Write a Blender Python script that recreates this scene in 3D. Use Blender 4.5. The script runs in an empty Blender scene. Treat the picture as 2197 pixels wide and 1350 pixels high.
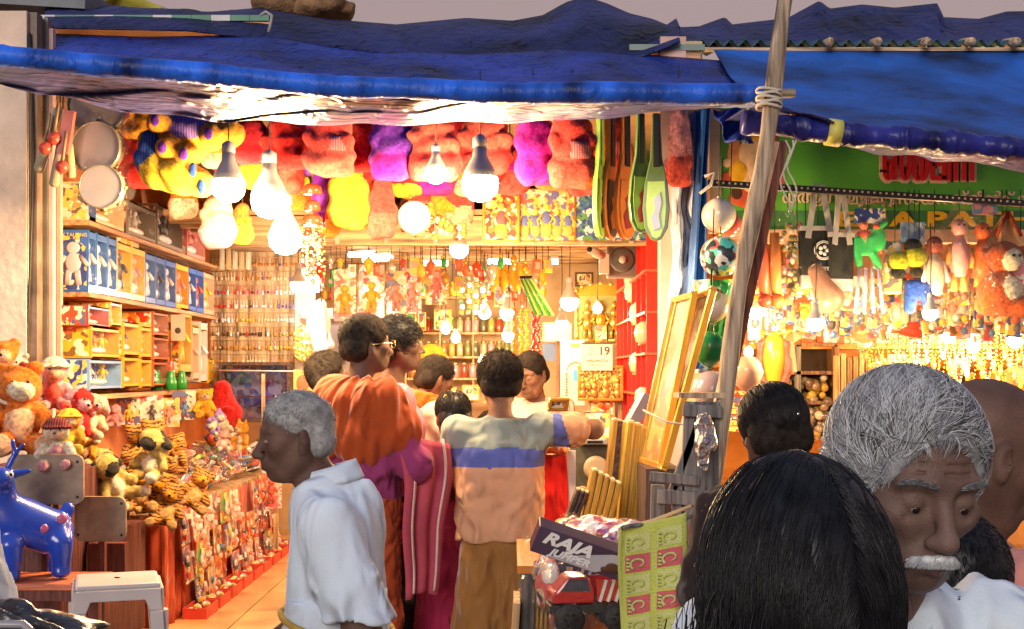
import bpy, bmesh, math, random
import numpy as np
from mathutils import Vector, Matrix
random.seed(7); RNG = np.random.default_rng(7)
PI = math.pi
SC = bpy.context.scene
COL = SC.collection
# ---------------- camera, sky, sun, exposure ----------------
CAM_Z = 1.60; FPX = 2700.0; CX = 1098.5; HY = 800.0
cam_d = bpy.data.cameras.new('camera'); cam = bpy.data.objects.new('camera', cam_d); COL.objects.link(cam)
cam.location = (0, 0, CAM_Z); cam.rotation_euler = (PI/2, 0, 0)
cam_d.sensor_fit = 'HORIZONTAL'; cam_d.sensor_width = 36.0; cam_d.lens = 36.0*FPX/2197.0
cam_d.shift_y = (HY-675.0)/2197.0
cam_d.clip_start = 0.05; cam_d.clip_end = 500
cam_d.dof.use_dof = False
SC.camera = cam
world = bpy.data.worlds.new('World'); SC.world = world; world.use_nodes = True
wn = world.node_tree; wn.nodes.clear()
w_out = wn.nodes.new('ShaderNodeOutputWorld'); w_bg = wn.nodes.new('ShaderNodeBackground')
w_tc = wn.nodes.new('ShaderNodeTexCoord'); w_sep = wn.nodes.new('ShaderNodeSeparateXYZ'); w_rmp = wn.nodes.new('ShaderNodeValToRGB')
w_sky = wn.nodes.new('ShaderNodeTexSky'); w_sky.sky_type = 'NISHITA'; w_sky.sun_disc = False
w_sky.sun_elevation = math.radians(4); w_sky.sun_rotation = math.radians(200); w_sky.dust_density = 3
w_mix = wn.nodes.new('ShaderNodeMix'); w_mix.data_type = 'RGBA'; w_mix.inputs[0].default_value = 0.04
wn.links.new(w_tc.outputs['Generated'], w_sep.inputs[0]); wn.links.new(w_sep.outputs['Z'], w_rmp.inputs[0])
w_rmp.color_ramp.elements[0].position = 0.0; w_rmp.color_ramp.elements[0].color = (0.50, 0.35, 0.33, 1)
w_rmp.color_ramp.elements[1].position = 1.0; w_rmp.color_ramp.elements[1].color = (0.30, 0.42, 0.72, 1)
e = w_rmp.color_ramp.elements.new(0.36); e.color = (0.52, 0.35, 0.355, 1)
wn.links.new(w_rmp.outputs[0], w_mix.inputs[6]); wn.links.new(w_sky.outputs[0], w_mix.inputs[7])
wn.links.new(w_mix.outputs[2], w_bg.inputs['Color']); w_bg.inputs['Strength'].default_value = 0.54
wn.links.new(w_bg.outputs[0], w_out.inputs[0])
sun_d = bpy.data.lights.new('sun', 'SUN'); sun_d.energy = 1.25; sun_d.angle = math.radians(25); sun_d.color = (1.0, 0.95, 0.90)
sun = bpy.data.objects.new('sun', sun_d); COL.objects.link(sun)
sun.rotation_euler = (math.radians(73), 0, math.radians(-16))
SC.view_settings.view_transform = 'Standard'; SC.view_settings.look = 'None'
SC.view_settings.exposure = 0.5; SC.view_settings.gamma = 1.0; SC.view_settings.use_curve_mapping = False
SC.render.engine = 'CYCLES'
SC.cycles.max_bounces = 6; SC.cycles.diffuse_bounces = 3; SC.cycles.glossy_bounces = 2
SC.cycles.transmission_bounces = 4; SC.cycles.transparent_max_bounces = 10
SC.cycles.caustics_reflective = False; SC.cycles.caustics_refractive = False
SC.cycles.sample_clamp_indirect = 6.0; SC.cycles.use_denoising = True
try: SC.cycles.denoiser = 'OPENIMAGEDENOISE'
except Exception: pass
# pixel (photo px) + distance -> world
def X(px, d): return (px-CX)/FPX*d
def Z(py, d): return CAM_Z-(py-HY)/FPX*d
def at(px, py, d): return Vector((X(px, d), d, Z(py, d)))
def m_(px, d): return px/FPX*d       # photo pixels -> metres at distance d
# ---------------- tagging ----------------
def thing(name, label, cat, loc=(0,0,0), rz=0.0, group=None, s=1.0):
    o = bpy.data.objects.new(name, None); o.empty_display_size = .05; COL.objects.link(o)
    o.location = loc; o.rotation_euler = (0, 0, rz); o.scale = (s, s, s)
    o['label'] = label; o['category'] = cat
    if group: o['group'] = group
    return o
def tag(o, label=None, cat=None, group=None, kind=None):
    if label: o['label'] = label
    if cat: o['category'] = cat
    if group: o['group'] = group
    if kind: o['kind'] = kind
    return o
def kids(o): return [c for c in bpy.data.objects if c.parent is o]
def dup(root, loc, rz=None, label=None, scale=None, rot=None):
    def cp(o, par):
        c = o.copy(); COL.objects.link(c); c.parent = par
        for k in PARENTED.get(o.name, []): 
            n = cp(k, c)
            PARENTED.setdefault(c.name, []).append(n)
        return c
    r = cp(root, None); r.location = loc
    if rz is not None: r.rotation_euler = (0, 0, rz)
    if rot is not None: r.rotation_euler = rot
    if scale is not None: r.scale = (scale,)*3 if not hasattr(scale, '__len__') else scale
    if label: r['label'] = label
    return r
PARENTED = {}
def par(o, p):
    if p is not None:
        o.parent = p; PARENTED.setdefault(p.name, []).append(o)
    return o
# ---------------- materials ----------------
MATS = {}
def mat(name, col, rough=.6, spec=.4, metal=0., bump=0., bscale=30., var=.12, vscale=6., sheen=0., coat=0., emis=None, es=0., sss=0., stretch=None, trans=0., aniso=0., fold=0.):
    if name in MATS: return MATS[name]
    m = bpy.data.materials.new(name); m.use_nodes = True; MATS[name] = m
    nt = m.node_tree; n = nt.nodes; L = nt.links; b = n['Principled BSDF']
    b.inputs['Roughness'].default_value = rough; b.inputs['Specular IOR Level'].default_value = spec; b.inputs['Metallic'].default_value = metal
    if sheen: b.inputs['Sheen Weight'].default_value = sheen; b.inputs['Sheen Roughness'].default_value = .4
    if coat: b.inputs['Coat Weight'].default_value = coat; b.inputs['Coat Roughness'].default_value = .15
    if trans: b.inputs['Transmission Weight'].default_value = trans
    if sss: b.inputs['Subsurface Weight'].default_value = sss; b.inputs['Subsurface Scale'].default_value = .01
    if emis: b.inputs['Emission Color'].default_value = (*emis, 1); b.inputs['Emission Strength'].default_value = es
    c = (*col, 1)
    tc = n.new('ShaderNodeTexCoord'); mp = n.new('ShaderNodeMapping'); L.new(tc.outputs['Object'], mp.inputs[0])
    if stretch: mp.inputs['Scale'].default_value = stretch
    if var > 0:
        nz = n.new('ShaderNodeTexNoise'); nz.inputs['Scale'].default_value = vscale; nz.inputs['Detail'].default_value = 4
        L.new(mp.outputs[0], nz.inputs['Vector'])
        mx = n.new('ShaderNodeMix'); mx.data_type = 'RGBA'
        mx.inputs[6].default_value = (*[min(1, x*(1+var)+var*.02) for x in col], 1); mx.inputs[7].default_value = (*[max(0, x*(1-var*1.6)) for x in col], 1)
        rp = n.new('ShaderNodeMapRange'); rp.inputs[1].default_value = .3; rp.inputs[2].default_value = .7
        L.new(nz.outputs[0], rp.inputs[0]); L.new(rp.outputs[0], mx.inputs[0]); L.new(mx.outputs[2], b.inputs['Base Color'])
    else: b.inputs['Base Color'].default_value = c
    if bump > 0:
        nb = n.new('ShaderNodeTexNoise'); nb.inputs['Scale'].default_value = bscale; nb.inputs['Detail'].default_value = 5; L.new(mp.outputs[0], nb.inputs['Vector'])
        bp = n.new('ShaderNodeBump'); bp.inputs['Strength'].default_value = min(1, bump); bp.inputs['Distance'].default_value = .01*max(1, bump)
        L.new(nb.outputs[0], bp.inputs['Height']); L.new(bp.outputs[0], b.inputs['Normal'])
        if fold:
            nf = n.new('ShaderNodeTexNoise'); nf.inputs['Scale'].default_value = 9; nf.inputs['Detail'].default_value = 2.5; nf.inputs['Distortion'].default_value = 1.2
            try: nf.noise_type = 'RIDGED_MULTIFRACTAL'; nf.normalize = True
            except Exception: pass
            m2 = n.new('ShaderNodeMapping'); m2.inputs['Scale'].default_value = (1, 1, .5); m2.inputs['Rotation'].default_value = (.3, .5, .2); L.new(tc.outputs['Object'], m2.inputs[0]); L.new(m2.outputs[0], nf.inputs['Vector'])
            b2 = n.new('ShaderNodeBump'); b2.inputs['Strength'].default_value = 1; b2.inputs['Distance'].default_value = fold; L.new(nf.outputs[0], b2.inputs['Height']); L.new(b2.outputs[0], bp.inputs['Normal'])
    return m
def plush(name, col): return mat('plush_'+name, col, rough=.95, spec=.1, bump=1.2, bscale=240, var=.3, vscale=60, sheen=.12)
def cloth(name, col, rough=.85, bump=.25, bscale=300, sheen=.1, var=.1, fold=.05): return mat('cloth_'+name, col, rough=rough, spec=.2, bump=bump, bscale=bscale, var=var, sheen=sheen, fold=fold)
def skin(name, col, rough=.56): return mat('skin_'+name, col, rough=rough, spec=.3, bump=.22, bscale=340, var=.22, vscale=16)
def emit(name, col, s):
    if name in MATS: return MATS[name]
    m = bpy.data.materials.new(name); m.use_nodes = True; MATS[name] = m
    nt = m.node_tree; nt.nodes.clear(); o = nt.nodes.new('ShaderNodeOutputMaterial'); e = nt.nodes.new('ShaderNodeEmission')
    e.inputs[0].default_value = (*col, 1); e.inputs[1].default_value = s; nt.links.new(e.outputs[0], o.inputs[0]); return m
def clear(name='clear_plastic', tint=(1,1,1), gl=.35, bump=1., bscale=22, rough=.12, base=.06):
    if name in MATS: return MATS[name]
    m = bpy.data.materials.new(name); m.use_nodes = True; MATS[name] = m
    nt = m.node_tree; n = nt.nodes; L = nt.links; n.clear()
    o = n.new('ShaderNodeOutputMaterial'); t = n.new('ShaderNodeBsdfTransparent'); t.inputs[0].default_value = (*tint, 1)
    g = n.new('ShaderNodeBsdfGlossy'); g.inputs['Roughness'].default_value = rough
    tc = n.new('ShaderNodeTexCoord'); nb = n.new('ShaderNodeTexNoise'); nb.inputs['Scale'].default_value = bscale; nb.inputs['Detail'].default_value = 3
    nb.inputs['Distortion'].default_value = 1.5
    L.new(tc.outputs['Object'], nb.inputs[0]); bp = n.new('ShaderNodeBump'); bp.inputs['Strength'].default_value = 1; bp.inputs['Distance'].default_value = .03*bump
    L.new(nb.outputs[0], bp.inputs['Height']); L.new(bp.outputs[0], g.inputs['Normal'])
    lw = n.new('ShaderNodeLayerWeight'); lw.inputs[0].default_value = gl; L.new(bp.outputs[0], lw.inputs['Normal'])
    mr = n.new('ShaderNodeMapRange'); mr.inputs[3].default_value = base; mr.inputs[4].default_value = min(1, base+gl+.25); L.new(lw.outputs['Facing'], mr.inputs[0])
    mx = n.new('ShaderNodeMixShader'); L.new(mr.outputs[0], mx.inputs[0]); L.new(t.outputs[0], mx.inputs[1]); L.new(g.outputs[0], mx.inputs[2]); L.new(mx.outputs[0], o.inputs[0])
    return m
def wood(name, col, rough=.6, sc=1., bump=.5, axis=2, coat=0):
    st = [40*sc, 40*sc, 40*sc]; st[axis] = 2.5*sc
    return mat('wood_'+name, col, rough=rough, bump=bump, bscale=3, var=.45, vscale=1.6, stretch=st, coat=coat)
ORD = 'first second third fourth fifth sixth seventh eighth ninth tenth eleventh twelfth thirteenth fourteenth fifteenth sixteenth seventeenth eighteenth nineteenth twentieth'.split()
ORD += ['twenty-'+w for w in ORD[:9]]+['thirtieth']+['thirty-'+w for w in ORD[:9]]
def printed(name, base, cols, scale=14, rough=.3, thr=.52, coat=.5):
    """Generic printed card: blocky patches of ink colours on a base colour."""
    if name in MATS: return MATS[name]
    m = bpy.data.materials.new(name); m.use_nodes = True; MATS[name] = m
    nt = m.node_tree; n = nt.nodes; L = nt.links; b = n['Principled BSDF']; b.inputs['Roughness'].default_value = rough; b.inputs['Coat Weight'].default_value = coat
    tc = n.new('ShaderNodeTexCoord'); prev = None
    for i, c in enumerate(cols):
        v = n.new('ShaderNodeTexNoise'); v.inputs['Scale'].default_value = scale*(1+.45*i); v.inputs['Detail'].default_value = 1.2; v.noise_dimensions = '4D'; v.inputs['W'].default_value = i*7.3+len(name)
        L.new(tc.outputs['Object'], v.inputs['Vector'])
        g = n.new('ShaderNodeMath'); g.operation = 'GREATER_THAN'; g.inputs[1].default_value = thr+.012*i; L.new(v.outputs[0], g.inputs[0])
        mx = n.new('ShaderNodeMix'); mx.data_type = 'RGBA'; L.new(g.outputs[0], mx.inputs[0])
        if prev is None: mx.inputs[6].default_value = (*base, 1)
        else: L.new(prev, mx.inputs[6])
        mx.inputs[7].default_value = (*c, 1); prev = mx.outputs[2]
    L.new(prev, b.inputs['Base Color']); return m
# ---------------- mesh builder ----------------
class MB:
    def __init__(s): s.v = []; s.f = []; s.m = []; s.sm = []; s.n = 0
    def add(s, v, f, m=0, smooth=False):
        v = np.asarray(v, float).reshape(-1, 3); o = s.n; s.v.append(v); s.n += len(v)
        for q in f: s.f.append([i+o for i in q]); s.m.append(m); s.sm.append(smooth)
        return s
    def box(s, c, size, rot=None, m=0):
        hx, hy, hz = [a/2 for a in size]
        v = np.array([[x, y, z] for x in (-hx, hx) for y in (-hy, hy) for z in (-hz, hz)])
        if rot is not None: v = v @ np.array(rot).T
        v = v+np.array(c)
        return s.add(v, [(0,1,3,2), (4,6,7,5), (0,4,5,1), (2,3,7,6), (0,2,6,4), (1,5,7,3)], m)
    def bar(s, a, b, w, t, up=(0,0,1), m=0):
        a = np.array(a, float); b = np.array(b, float); d = b-a; L = np.linalg.norm(d); d /= L
        x = np.cross(d, up); 
        if np.linalg.norm(x) < 1e-3: x = np.cross(d, (0,1,0))
        x /= np.linalg.norm(x); y = np.cross(x, d)
        return s.box((a+b)/2, (w, t, L), np.stack([x, y, d], 1), m)
    def tube(s, pts, r, n=8, m=0, smooth=True, cap=True):
        P = np.array(pts, float); k = len(P); R = np.full(k, r) if np.isscalar(r) else np.array(r, float)
        T = np.gradient(P, axis=0); T /= np.linalg.norm(T, axis=1)[:, None]+1e-12
        up = np.array((0,0,1.)) if abs(T[0][2]) < .9 else np.array((0,1.,0))
        V = []
        u = np.cross(T[0], up); u /= np.linalg.norm(u)
        for i in range(k):
            u = u-T[i]*(u@T[i]); u /= np.linalg.norm(u)+1e-12; w = np.cross(T[i], u)
            a = np.arange(n)*2*PI/n; V.append(P[i]+R[i]*(np.cos(a)[:, None]*u+np.sin(a)[:, None]*w))
        F = [(i*n+j, i*n+(j+1) % n, (i+1)*n+(j+1) % n, (i+1)*n+j) for i in range(k-1) for j in range(n)]
        if cap: F += [tuple(range(n))[::-1], tuple((k-1)*n+j for j in range(n))]
        return s.add(np.concatenate(V), F, m, smooth)
    def lathe(s, prof, c=(0,0,0), n=20, m=0, rot=None, smooth=True, sc=(1,1)):
        a = np.arange(n)*2*PI/n; V = np.array([[r*math.cos(t)*sc[0], r*math.sin(t)*sc[1], z] for r, z in prof for t in a])
        if rot is not None: V = V @ np.array(rot).T
        V = V+np.array(c); k = len(prof)
        F = [(i*n+j, i*n+(j+1) % n, (i+1)*n+(j+1) % n, (i+1)*n+j) for i in range(k-1) for j in range(n)]
        F += [tuple(range(n))[::-1], tuple((k-1)*n+j for j in range(n))]
        return s.add(V, F, m, smooth)
    def ball(s, c, r, m=0, n=12, k=8):
        r = (r, r, r) if np.isscalar(r) else r
        prof = [(max(1e-4, math.sin(t)), -math.cos(t)) for t in np.linspace(0, PI, k+1)]
        a = np.arange(n)*2*PI/n; V = np.array([[q*math.cos(t)*r[0], q*math.sin(t)*r[1], z*r[2]] for q, z in prof for t in a])+np.array(c)
        F = [(i*n+j, i*n+(j+1) % n, (i+1)*n+(j+1) % n, (i+1)*n+j) for i in range(k) for j in range(n)]
        return s.add(V, F, m, True)
    def sheet(s, fn, nu, nv, m=0, smooth=True, thick=0, mfn=None):
        V = np.array([fn(i/nu, j/nv) for j in range(nv+1) for i in range(nu+1)], float); W = nu+1
        F = [(j*W+i, j*W+i+1, (j+1)*W+i+1, (j+1)*W+i) for j in range(nv) for i in range(nu)]
        o = s.n; s.v.append(V); s.n += len(V)
        for q in F:
            s.f.append([i+o for i in q]); s.m.append(mfn((q[0] % W+.5)/nu, (q[0]//W+.5)/nv) if mfn else m); s.sm.append(smooth)
        return s
    def prism(s, poly, y0, y1, m=0, ax='xz'):
        """extrude a 2D outline (x,z) from y0 to y1"""
        k = len(poly); V = [(x, y0, z) for x, z in poly]+[(x, y1, z) for x, z in poly]
        F = [tuple(range(k)), tuple(range(2*k-1, k-1, -1))]+[(i, i+k, (i+1) % k+k, (i+1) % k) for i in range(k)]
        return s.add(V, F, m)
    def build(s, name, mats, parent=None, loc=None, rot=None, bevel=0, solid=0):
        me = bpy.data.meshes.new(name); V = np.concatenate(s.v) if s.v else np.zeros((0, 3))
        me.from_pydata(V.tolist(), [], s.f)
        mats = mats if isinstance(mats, (list, tuple)) else [mats]
        for q in mats: me.materials.append(q)
        me.polygons.foreach_set('material_index', s.m); me.polygons.foreach_set('use_smooth', s.sm); me.update()
        o = bpy.data.objects.new(name, me); COL.objects.link(o); par(o, parent)
        if loc is not None: o.location = loc
        if rot is not None: o.rotation_euler = rot
        if bevel: b = o.modifiers.new('b', 'BEVEL'); b.width = bevel; b.segments = 2; b.limit_method = 'ANGLE'
        if solid: b = o.modifiers.new('s', 'SOLIDIFY'); b.thickness = solid; b.offset = 0
        return o
def fastmesh(name, V, F, mats, parent=None, M=None, smooth=True):
    """V (n,3), F (m,k) constant k"""
    me = bpy.data.meshes.new(name); k = F.shape[1]
    me.vertices.add(len(V)); me.vertices.foreach_set('co', V.astype(np.float32).ravel())
    me.loops.add(F.size); me.loops.foreach_set('vertex_index', F.astype(np.int32).ravel())
    me.polygons.add(len(F)); me.polygons.foreach_set('loop_start', np.arange(0, F.size, k, dtype=np.int32)); 
    try: me.polygons.foreach_set('loop_total', np.full(len(F), k, dtype=np.int32))
    except Exception: pass
    me.polygons.foreach_set('use_smooth', np.full(len(F), smooth))
    for q in (mats if isinstance(mats, (list, tuple)) else [mats]): me.materials.append(q)
    if M is not None: me.polygons.foreach_set('material_index', M.astype(np.int32))
    me.update(calc_edges=True); me.validate()
    o = bpy.data.objects.new(name, me); COL.objects.link(o); par(o, parent); return o
# ---------------- implicit surfaces ----------------
def rotm(rx=0, ry=0, rz=0):
    from mathutils import Euler
    return np.array(Euler((rx, ry, rz)).to_matrix())
class Sdf:
    """Soft union of rounded shapes, meshed into one continuous skin."""
    def __init__(s, A=None, t=None): s.p = []; s.A = np.eye(3) if A is None else np.array(A); s.t = np.zeros(3) if t is None else np.array(t, float); s.cuts = []; s.dispf = None
    def W(s, p): return s.A @ np.array(p, float)+s.t
    def ell(s, c, r, k=.02, m=0, op=1, R=None):
        c = s.W(c); r = np.array((r, r, r) if np.isscalar(r) else r, float); R = s.A if R is None else s.A @ R
        e = max(r)
        def f(x, y, z):
            P = (x-c[0], y-c[1], z-c[2])
            Q = [R[0, i]*P[0]+R[1, i]*P[1]+R[2, i]*P[2] for i in range(3)]
            k0 = np.sqrt(sum((Q[i]/r[i])**2 for i in range(3))); k1 = np.sqrt(sum((Q[i]/r[i]**2)**2 for i in range(3)))+1e-9
            return k0*(k0-1)/k1
        s.p.append((c-e, c+e, f, k, op, m)); return s
    def cap(s, a, b, r1, r2=None, k=.02, m=0, op=1):
        a = s.W(a); b = s.W(b); r2 = r1 if r2 is None else r2; e = max(r1, r2); d = b-a; dd = d@d+1e-12
        def f(x, y, z):
            px, py, pz = x-a[0], y-a[1], z-a[2]; h = np.clip((px*d[0]+py*d[1]+pz*d[2])/dd, 0, 1)
            return np.sqrt((px-d[0]*h)**2+(py-d[1]*h)**2+(pz-d[2]*h)**2)-(r1+(r2-r1)*h)
        s.p.append((np.minimum(a, b)-e, np.maximum(a, b)+e, f, k, op, m)); return s
    def chain(s, pts, rs, k=.02, m=0, op=1):
        rs = [rs]*len(pts) if np.isscalar(rs) else rs
        for i in range(len(pts)-1): s.cap(pts[i], pts[i+1], rs[i], rs[i+1], k, m, op)
        return s
    def slab(s, c, half, rnd=.005, k=.01, m=0, op=1, R=None):
        c = s.W(c); h = np.array(half, float); R = s.A if R is None else s.A @ R; e = np.linalg.norm(h)+rnd
        def f(x, y, z):
            P = (x-c[0], y-c[1], z-c[2]); Q = [np.abs(R[0, i]*P[0]+R[1, i]*P[1]+R[2, i]*P[2])-h[i]+rnd for i in range(3)]
            return np.sqrt(sum(np.maximum(q, 0)**2 for q in Q))+np.minimum(np.maximum(np.maximum(Q[0], Q[1]), Q[2]), 0)-rnd
        s.p.append((c-e, c+e, f, k, op, m)); return s
    def cut(s, p, nrm, wob=0, only=None):  # removes the side the normal points to
        s.cuts.append((s.W(p), s.A @ np.array(nrm, float)/np.linalg.norm(nrm))); return s
    def mesh(s, name, mats, h=.01, parent=None, disp=None, fine=None):
        pos = [q for q in s.p if q[4] > 0]; pad = 3*h+.004
        lo = np.min([q[0] for q in pos], 0)-pad; hi = np.max([q[1] for q in pos], 0)+pad
        ax = []
        for i in range(3):
            if fine is None: ax.append(np.arange(lo[i], hi[i]+h, h)); continue
            a, b, hf = max(fine[0][i], lo[i]), min(fine[1][i], hi[i]), fine[2]
            ax.append(np.concatenate([np.arange(lo[i], a-hf*.5, h), np.arange(a, b, hf), np.arange(b, hi[i]+h, h)]))
        n = np.array([len(q) for q in ax])
        D = np.full(n, .08, np.float32); B = np.full(n, 9., np.float32); M = np.zeros(n, np.int8)
        for (a, b, f, k, op, m) in s.p:
            e = k+2*h; i0 = np.array([max(0, np.searchsorted(ax[i], a[i]-e)-1) for i in range(3)]); i1 = np.array([min(n[i], np.searchsorted(ax[i], b[i]+e)+1) for i in range(3)])
            if (i1 <= i0).any(): continue
            sl = tuple(slice(i0[i], i1[i]) for i in range(3))
            x = ax[0][sl[0]][:, None, None]; y = ax[1][sl[1]][None, :, None]; z = ax[2][sl[2]][None, None, :]
            d = f(x, y, z).astype(np.float32); o = D[sl]
            if op > 0:
                t = np.clip(.5+.5*(o-d)/k, 0, 1); D[sl] = o*(1-t)+d*t-k*t*(1-t)
                w = d < B[sl]; B[sl] = np.where(w, d, B[sl]); M[sl] = np.where(w, m, M[sl])
            else:
                t = np.clip(.5-.5*(o+d)/k, 0, 1); D[sl] = o*(1-t)-d*t+k*t*(1-t)
        for c, nr in s.cuts:
            g = (ax[0][:, None, None]-c[0])*nr[0]+(ax[1][None, :, None]-c[1])*nr[1]+(ax[2][None, None, :]-c[2])*nr[2]
            D = np.maximum(D, g.astype(np.float32))
        if disp is not None:
            I = np.argwhere(np.abs(D) < max(4*h, .03)); D[tuple(I.T)] += disp(ax[0][I[:, 0]], ax[1][I[:, 1]], ax[2][I[:, 2]]).astype(np.float32)
        S = D < 0
        c8 = [S[i:n[0]-1+i, j:n[1]-1+j, k:n[2]-1+k] for i in (0, 1) for j in (0, 1) for k in (0, 1)]
        cnt = sum(c.astype(np.int8) for c in c8); act = (cnt > 0) & (cnt < 8)
        I = np.argwhere(act); N = len(I)
        idx = np.full(act.shape, -1, np.int32); idx[tuple(I.T)] = np.arange(N)
        offs = np.array([(i, j, k) for i in (0, 1) for j in (0, 1) for k in (0, 1)])
        vals = np.stack([D[I[:, 0]+o[0], I[:, 1]+o[1], I[:, 2]+o[2]] for o in offs], 1)
        acc = np.zeros((N, 3)); cn = np.zeros(N)
        for a in range(8):
            for b in range(a+1, 8):
                if abs(offs[a]-offs[b]).sum() != 1: continue
                va, vb = vals[:, a], vals[:, b]; w = (va < 0) != (vb < 0); t = np.where(w, va/(va-vb+1e-12), 0)[:, None]
                acc += np.where(w[:, None], offs[a]+(offs[b]-offs[a])*t, 0); cn += w
        V = I+acc/cn[:, None]; V = np.stack([np.interp(V[:, i], np.arange(n[i]), ax[i]) for i in range(3)], 1); MV = M[tuple(I.T)]
        Fs = []
        for a in range(3):
            sa = [slice(0, n[i]-1) if i == a else slice(1, n[i]-1) for i in range(3)]; sb = list(sa); sb[a] = slice(1, n[a])
            A_, B_ = S[tuple(sa)], S[tuple(sb)]; E = np.argwhere(A_ != B_)
            if not len(E): continue
            ins = A_[tuple(E.T)]; E = E+np.array([0 if i == a else 1 for i in range(3)])
            u, v = [(1, 2), (2, 0), (0, 1)][a]
            q = []
            for du, dv in ((-1, -1), (0, -1), (0, 0), (-1, 0)):
                Q = E.copy(); Q[:, u] += du; Q[:, v] += dv; q.append(idx[tuple(Q.T)])
            q = np.stack(q, 1); q[~ins] = q[~ins][:, ::-1]; Fs.append(q)
        F = np.concatenate(Fs); F = F[(F >= 0).all(1)]
        return fastmesh(name, V, F, mats, parent, M=MV[F[:, 0]] if isinstance(mats, (list, tuple)) and len(mats) > 1 else None)
def wrinkle(amp=.004, f=30, seed=0, aniso=(1,1,1)):
    r = np.random.default_rng(seed); K = r.normal(size=(7, 3))*f*3.2*np.array(aniso); ph = r.uniform(0, 6.3, 7)
    def g(x, y, z):
        w1 = np.sin(x*K[5, 0]*.25+y*K[5, 1]*.25+z*K[5, 2]*.25+ph[5])*1.6; t = 0
        for i in range(5):
            q = 1-2*np.abs(np.sin((x*K[i, 0]+y*K[i, 1]+z*K[i, 2])*(.4+.2*i)*.5+ph[i]+w1)); t = t+q/(1+.5*i)
        return amp*t*.8
    return g
# ---------------- hair: many thin tapering strands in one mesh ----------------
def strands(name, roots, dirs, L, mats, parent=None, seg=8, r0=.0008, c=None, rad=None, wav=0., wf=40., grav=0., curl=0., push=1.02, cross=3, seed=1, clump=0., R=None, at0=None, outer=None, stick=.8, taper=.85, avoid=None, pf=1.):
    """roots/dirs in the local frame (R, at0) of the ellipsoid c, rad; strands hug the shell between push and outer"""
    rg = np.random.default_rng(seed); N = len(roots); P = [roots.copy()]; d = dirs/np.linalg.norm(dirs, axis=1)[:, None]
    R = np.eye(3) if R is None else np.array(R); at0 = np.zeros(3) if at0 is None else np.array(at0); G = R.T@np.array([0, 0, -1.])
    L = np.full(N, L) if np.isscalar(L) else L; ph = rg.uniform(0, 6.28, N) if clump == 0 else (np.sin(roots@np.array([73., 91., 67.])*pf)*3+np.sin(roots@np.array([-110., 51., 120.])*pf)*2+rg.uniform(0, clump, N))
    ref = roots-(c if c is not None else roots.mean(0)); ref = ref/(np.linalg.norm(ref, axis=1)[:, None]+1e-9)
    out_lim = outer if outer is None or not np.isscalar(outer) else np.full(N, outer)
    for s_ in range(seg):
        t = s_/seg; st = (L/seg)[:, None]
        side = np.cross(d, ref); side /= np.linalg.norm(side, axis=1)[:, None]+1e-9
        w = side*(wav*np.sin(ph+t*wf*L/.07))[:, None]
        d = d+G*grav+rg.normal(size=(N, 3))*curl; d /= np.linalg.norm(d, axis=1)[:, None]
        q = P[-1]+(d+w)*st
        if c is not None:
            u = (q-c)/rad; l = np.linalg.norm(u, axis=1); nr = u/rad; nr /= np.linalg.norm(nr, axis=1)[:, None]
            m = l < push; f = np.where(m, push/np.maximum(l, 1e-6), 1)
            if out_lim is not None: mo = l > out_lim; f = np.where(mo, out_lim/l, f); m2 = m | mo
            else: m2 = m
            q = c+(u*f[:, None])*rad; comp = (d*nr).sum(1); d = np.where(m2[:, None], d-nr*(comp*stick)[:, None], d)
            ref = nr
        P.append(q)
    P = np.stack(P, 1)
    if avoid is not None: ok = ~avoid(P).any(1); P = P[ok]; roots = roots[ok]; N = len(P)
    P = P@R.T+at0
    T = np.gradient(P, axis=1); T /= np.linalg.norm(T, axis=2)[..., None]+1e-9
    rf = rg.normal(size=(N, 1, 3)); u = np.cross(T, rf); u /= np.linalg.norm(u, axis=2)[..., None]+1e-9; v = np.cross(T, u)
    tt = np.linspace(0, 1, seg+1); r = r0*(1-tt**2*taper)[None, :, None]*(rg.uniform(.6, 1.3, N)[:, None, None])
    ring = [P+r*(math.cos(a)*u+math.sin(a)*v) for a in np.arange(cross)*2*PI/cross]
    V = np.stack(ring, 2).reshape(-1, 3); K = seg+1
    base = (np.arange(N)*K*cross)[:, None, None]; i = np.arange(seg)[None, :, None]; j = np.arange(cross)[None, None, :]
    b0 = base+i*cross
    F = np.stack([b0+j, b0+(j+1) % cross, b0+cross+(j+1) % cross, b0+cross+j], -1).reshape(-1, 4)
    M = None
    if isinstance(mats, (list, tuple)) and len(mats) > 1:
        mm = (rg.integers(0, len(mats), N) if clump == 0 else ((np.sin(roots@np.array([143., 101., 127.]))+rg.normal(size=N)*.5+1.5)/3*len(mats)).clip(0, len(mats)-1).astype(int)); M = np.repeat(mm, seg*cross)
    return fastmesh(name, V, F, mats, parent, M=M)
def text(s, size, m, loc, rot, parent=None, name='lettering', ext=.002, align='CENTER', sx=1, shear=0, off=0):
    cu = bpy.data.curves.new(name, 'FONT'); cu.body = s; cu.size = size; cu.extrude = ext; cu.align_x = align; cu.align_y = 'CENTER'; cu.shear = shear; cu.offset = off; cu.resolution_u = 3
    t = bpy.data.objects.new(name, cu); COL.objects.link(t); bpy.context.view_layer.update()
    me = bpy.data.meshes.new_from_object(t.evaluated_get(bpy.context.evaluated_depsgraph_get())); COL.objects.unlink(t); bpy.data.objects.remove(t)
    me.name = name; me.materials.clear(); me.materials.append(m)
    o = bpy.data.objects.new(name, me); COL.objects.link(o); par(o, parent); o.location = loc; o.rotation_euler = rot; o.scale = (sx, 1, 1); return o
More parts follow.
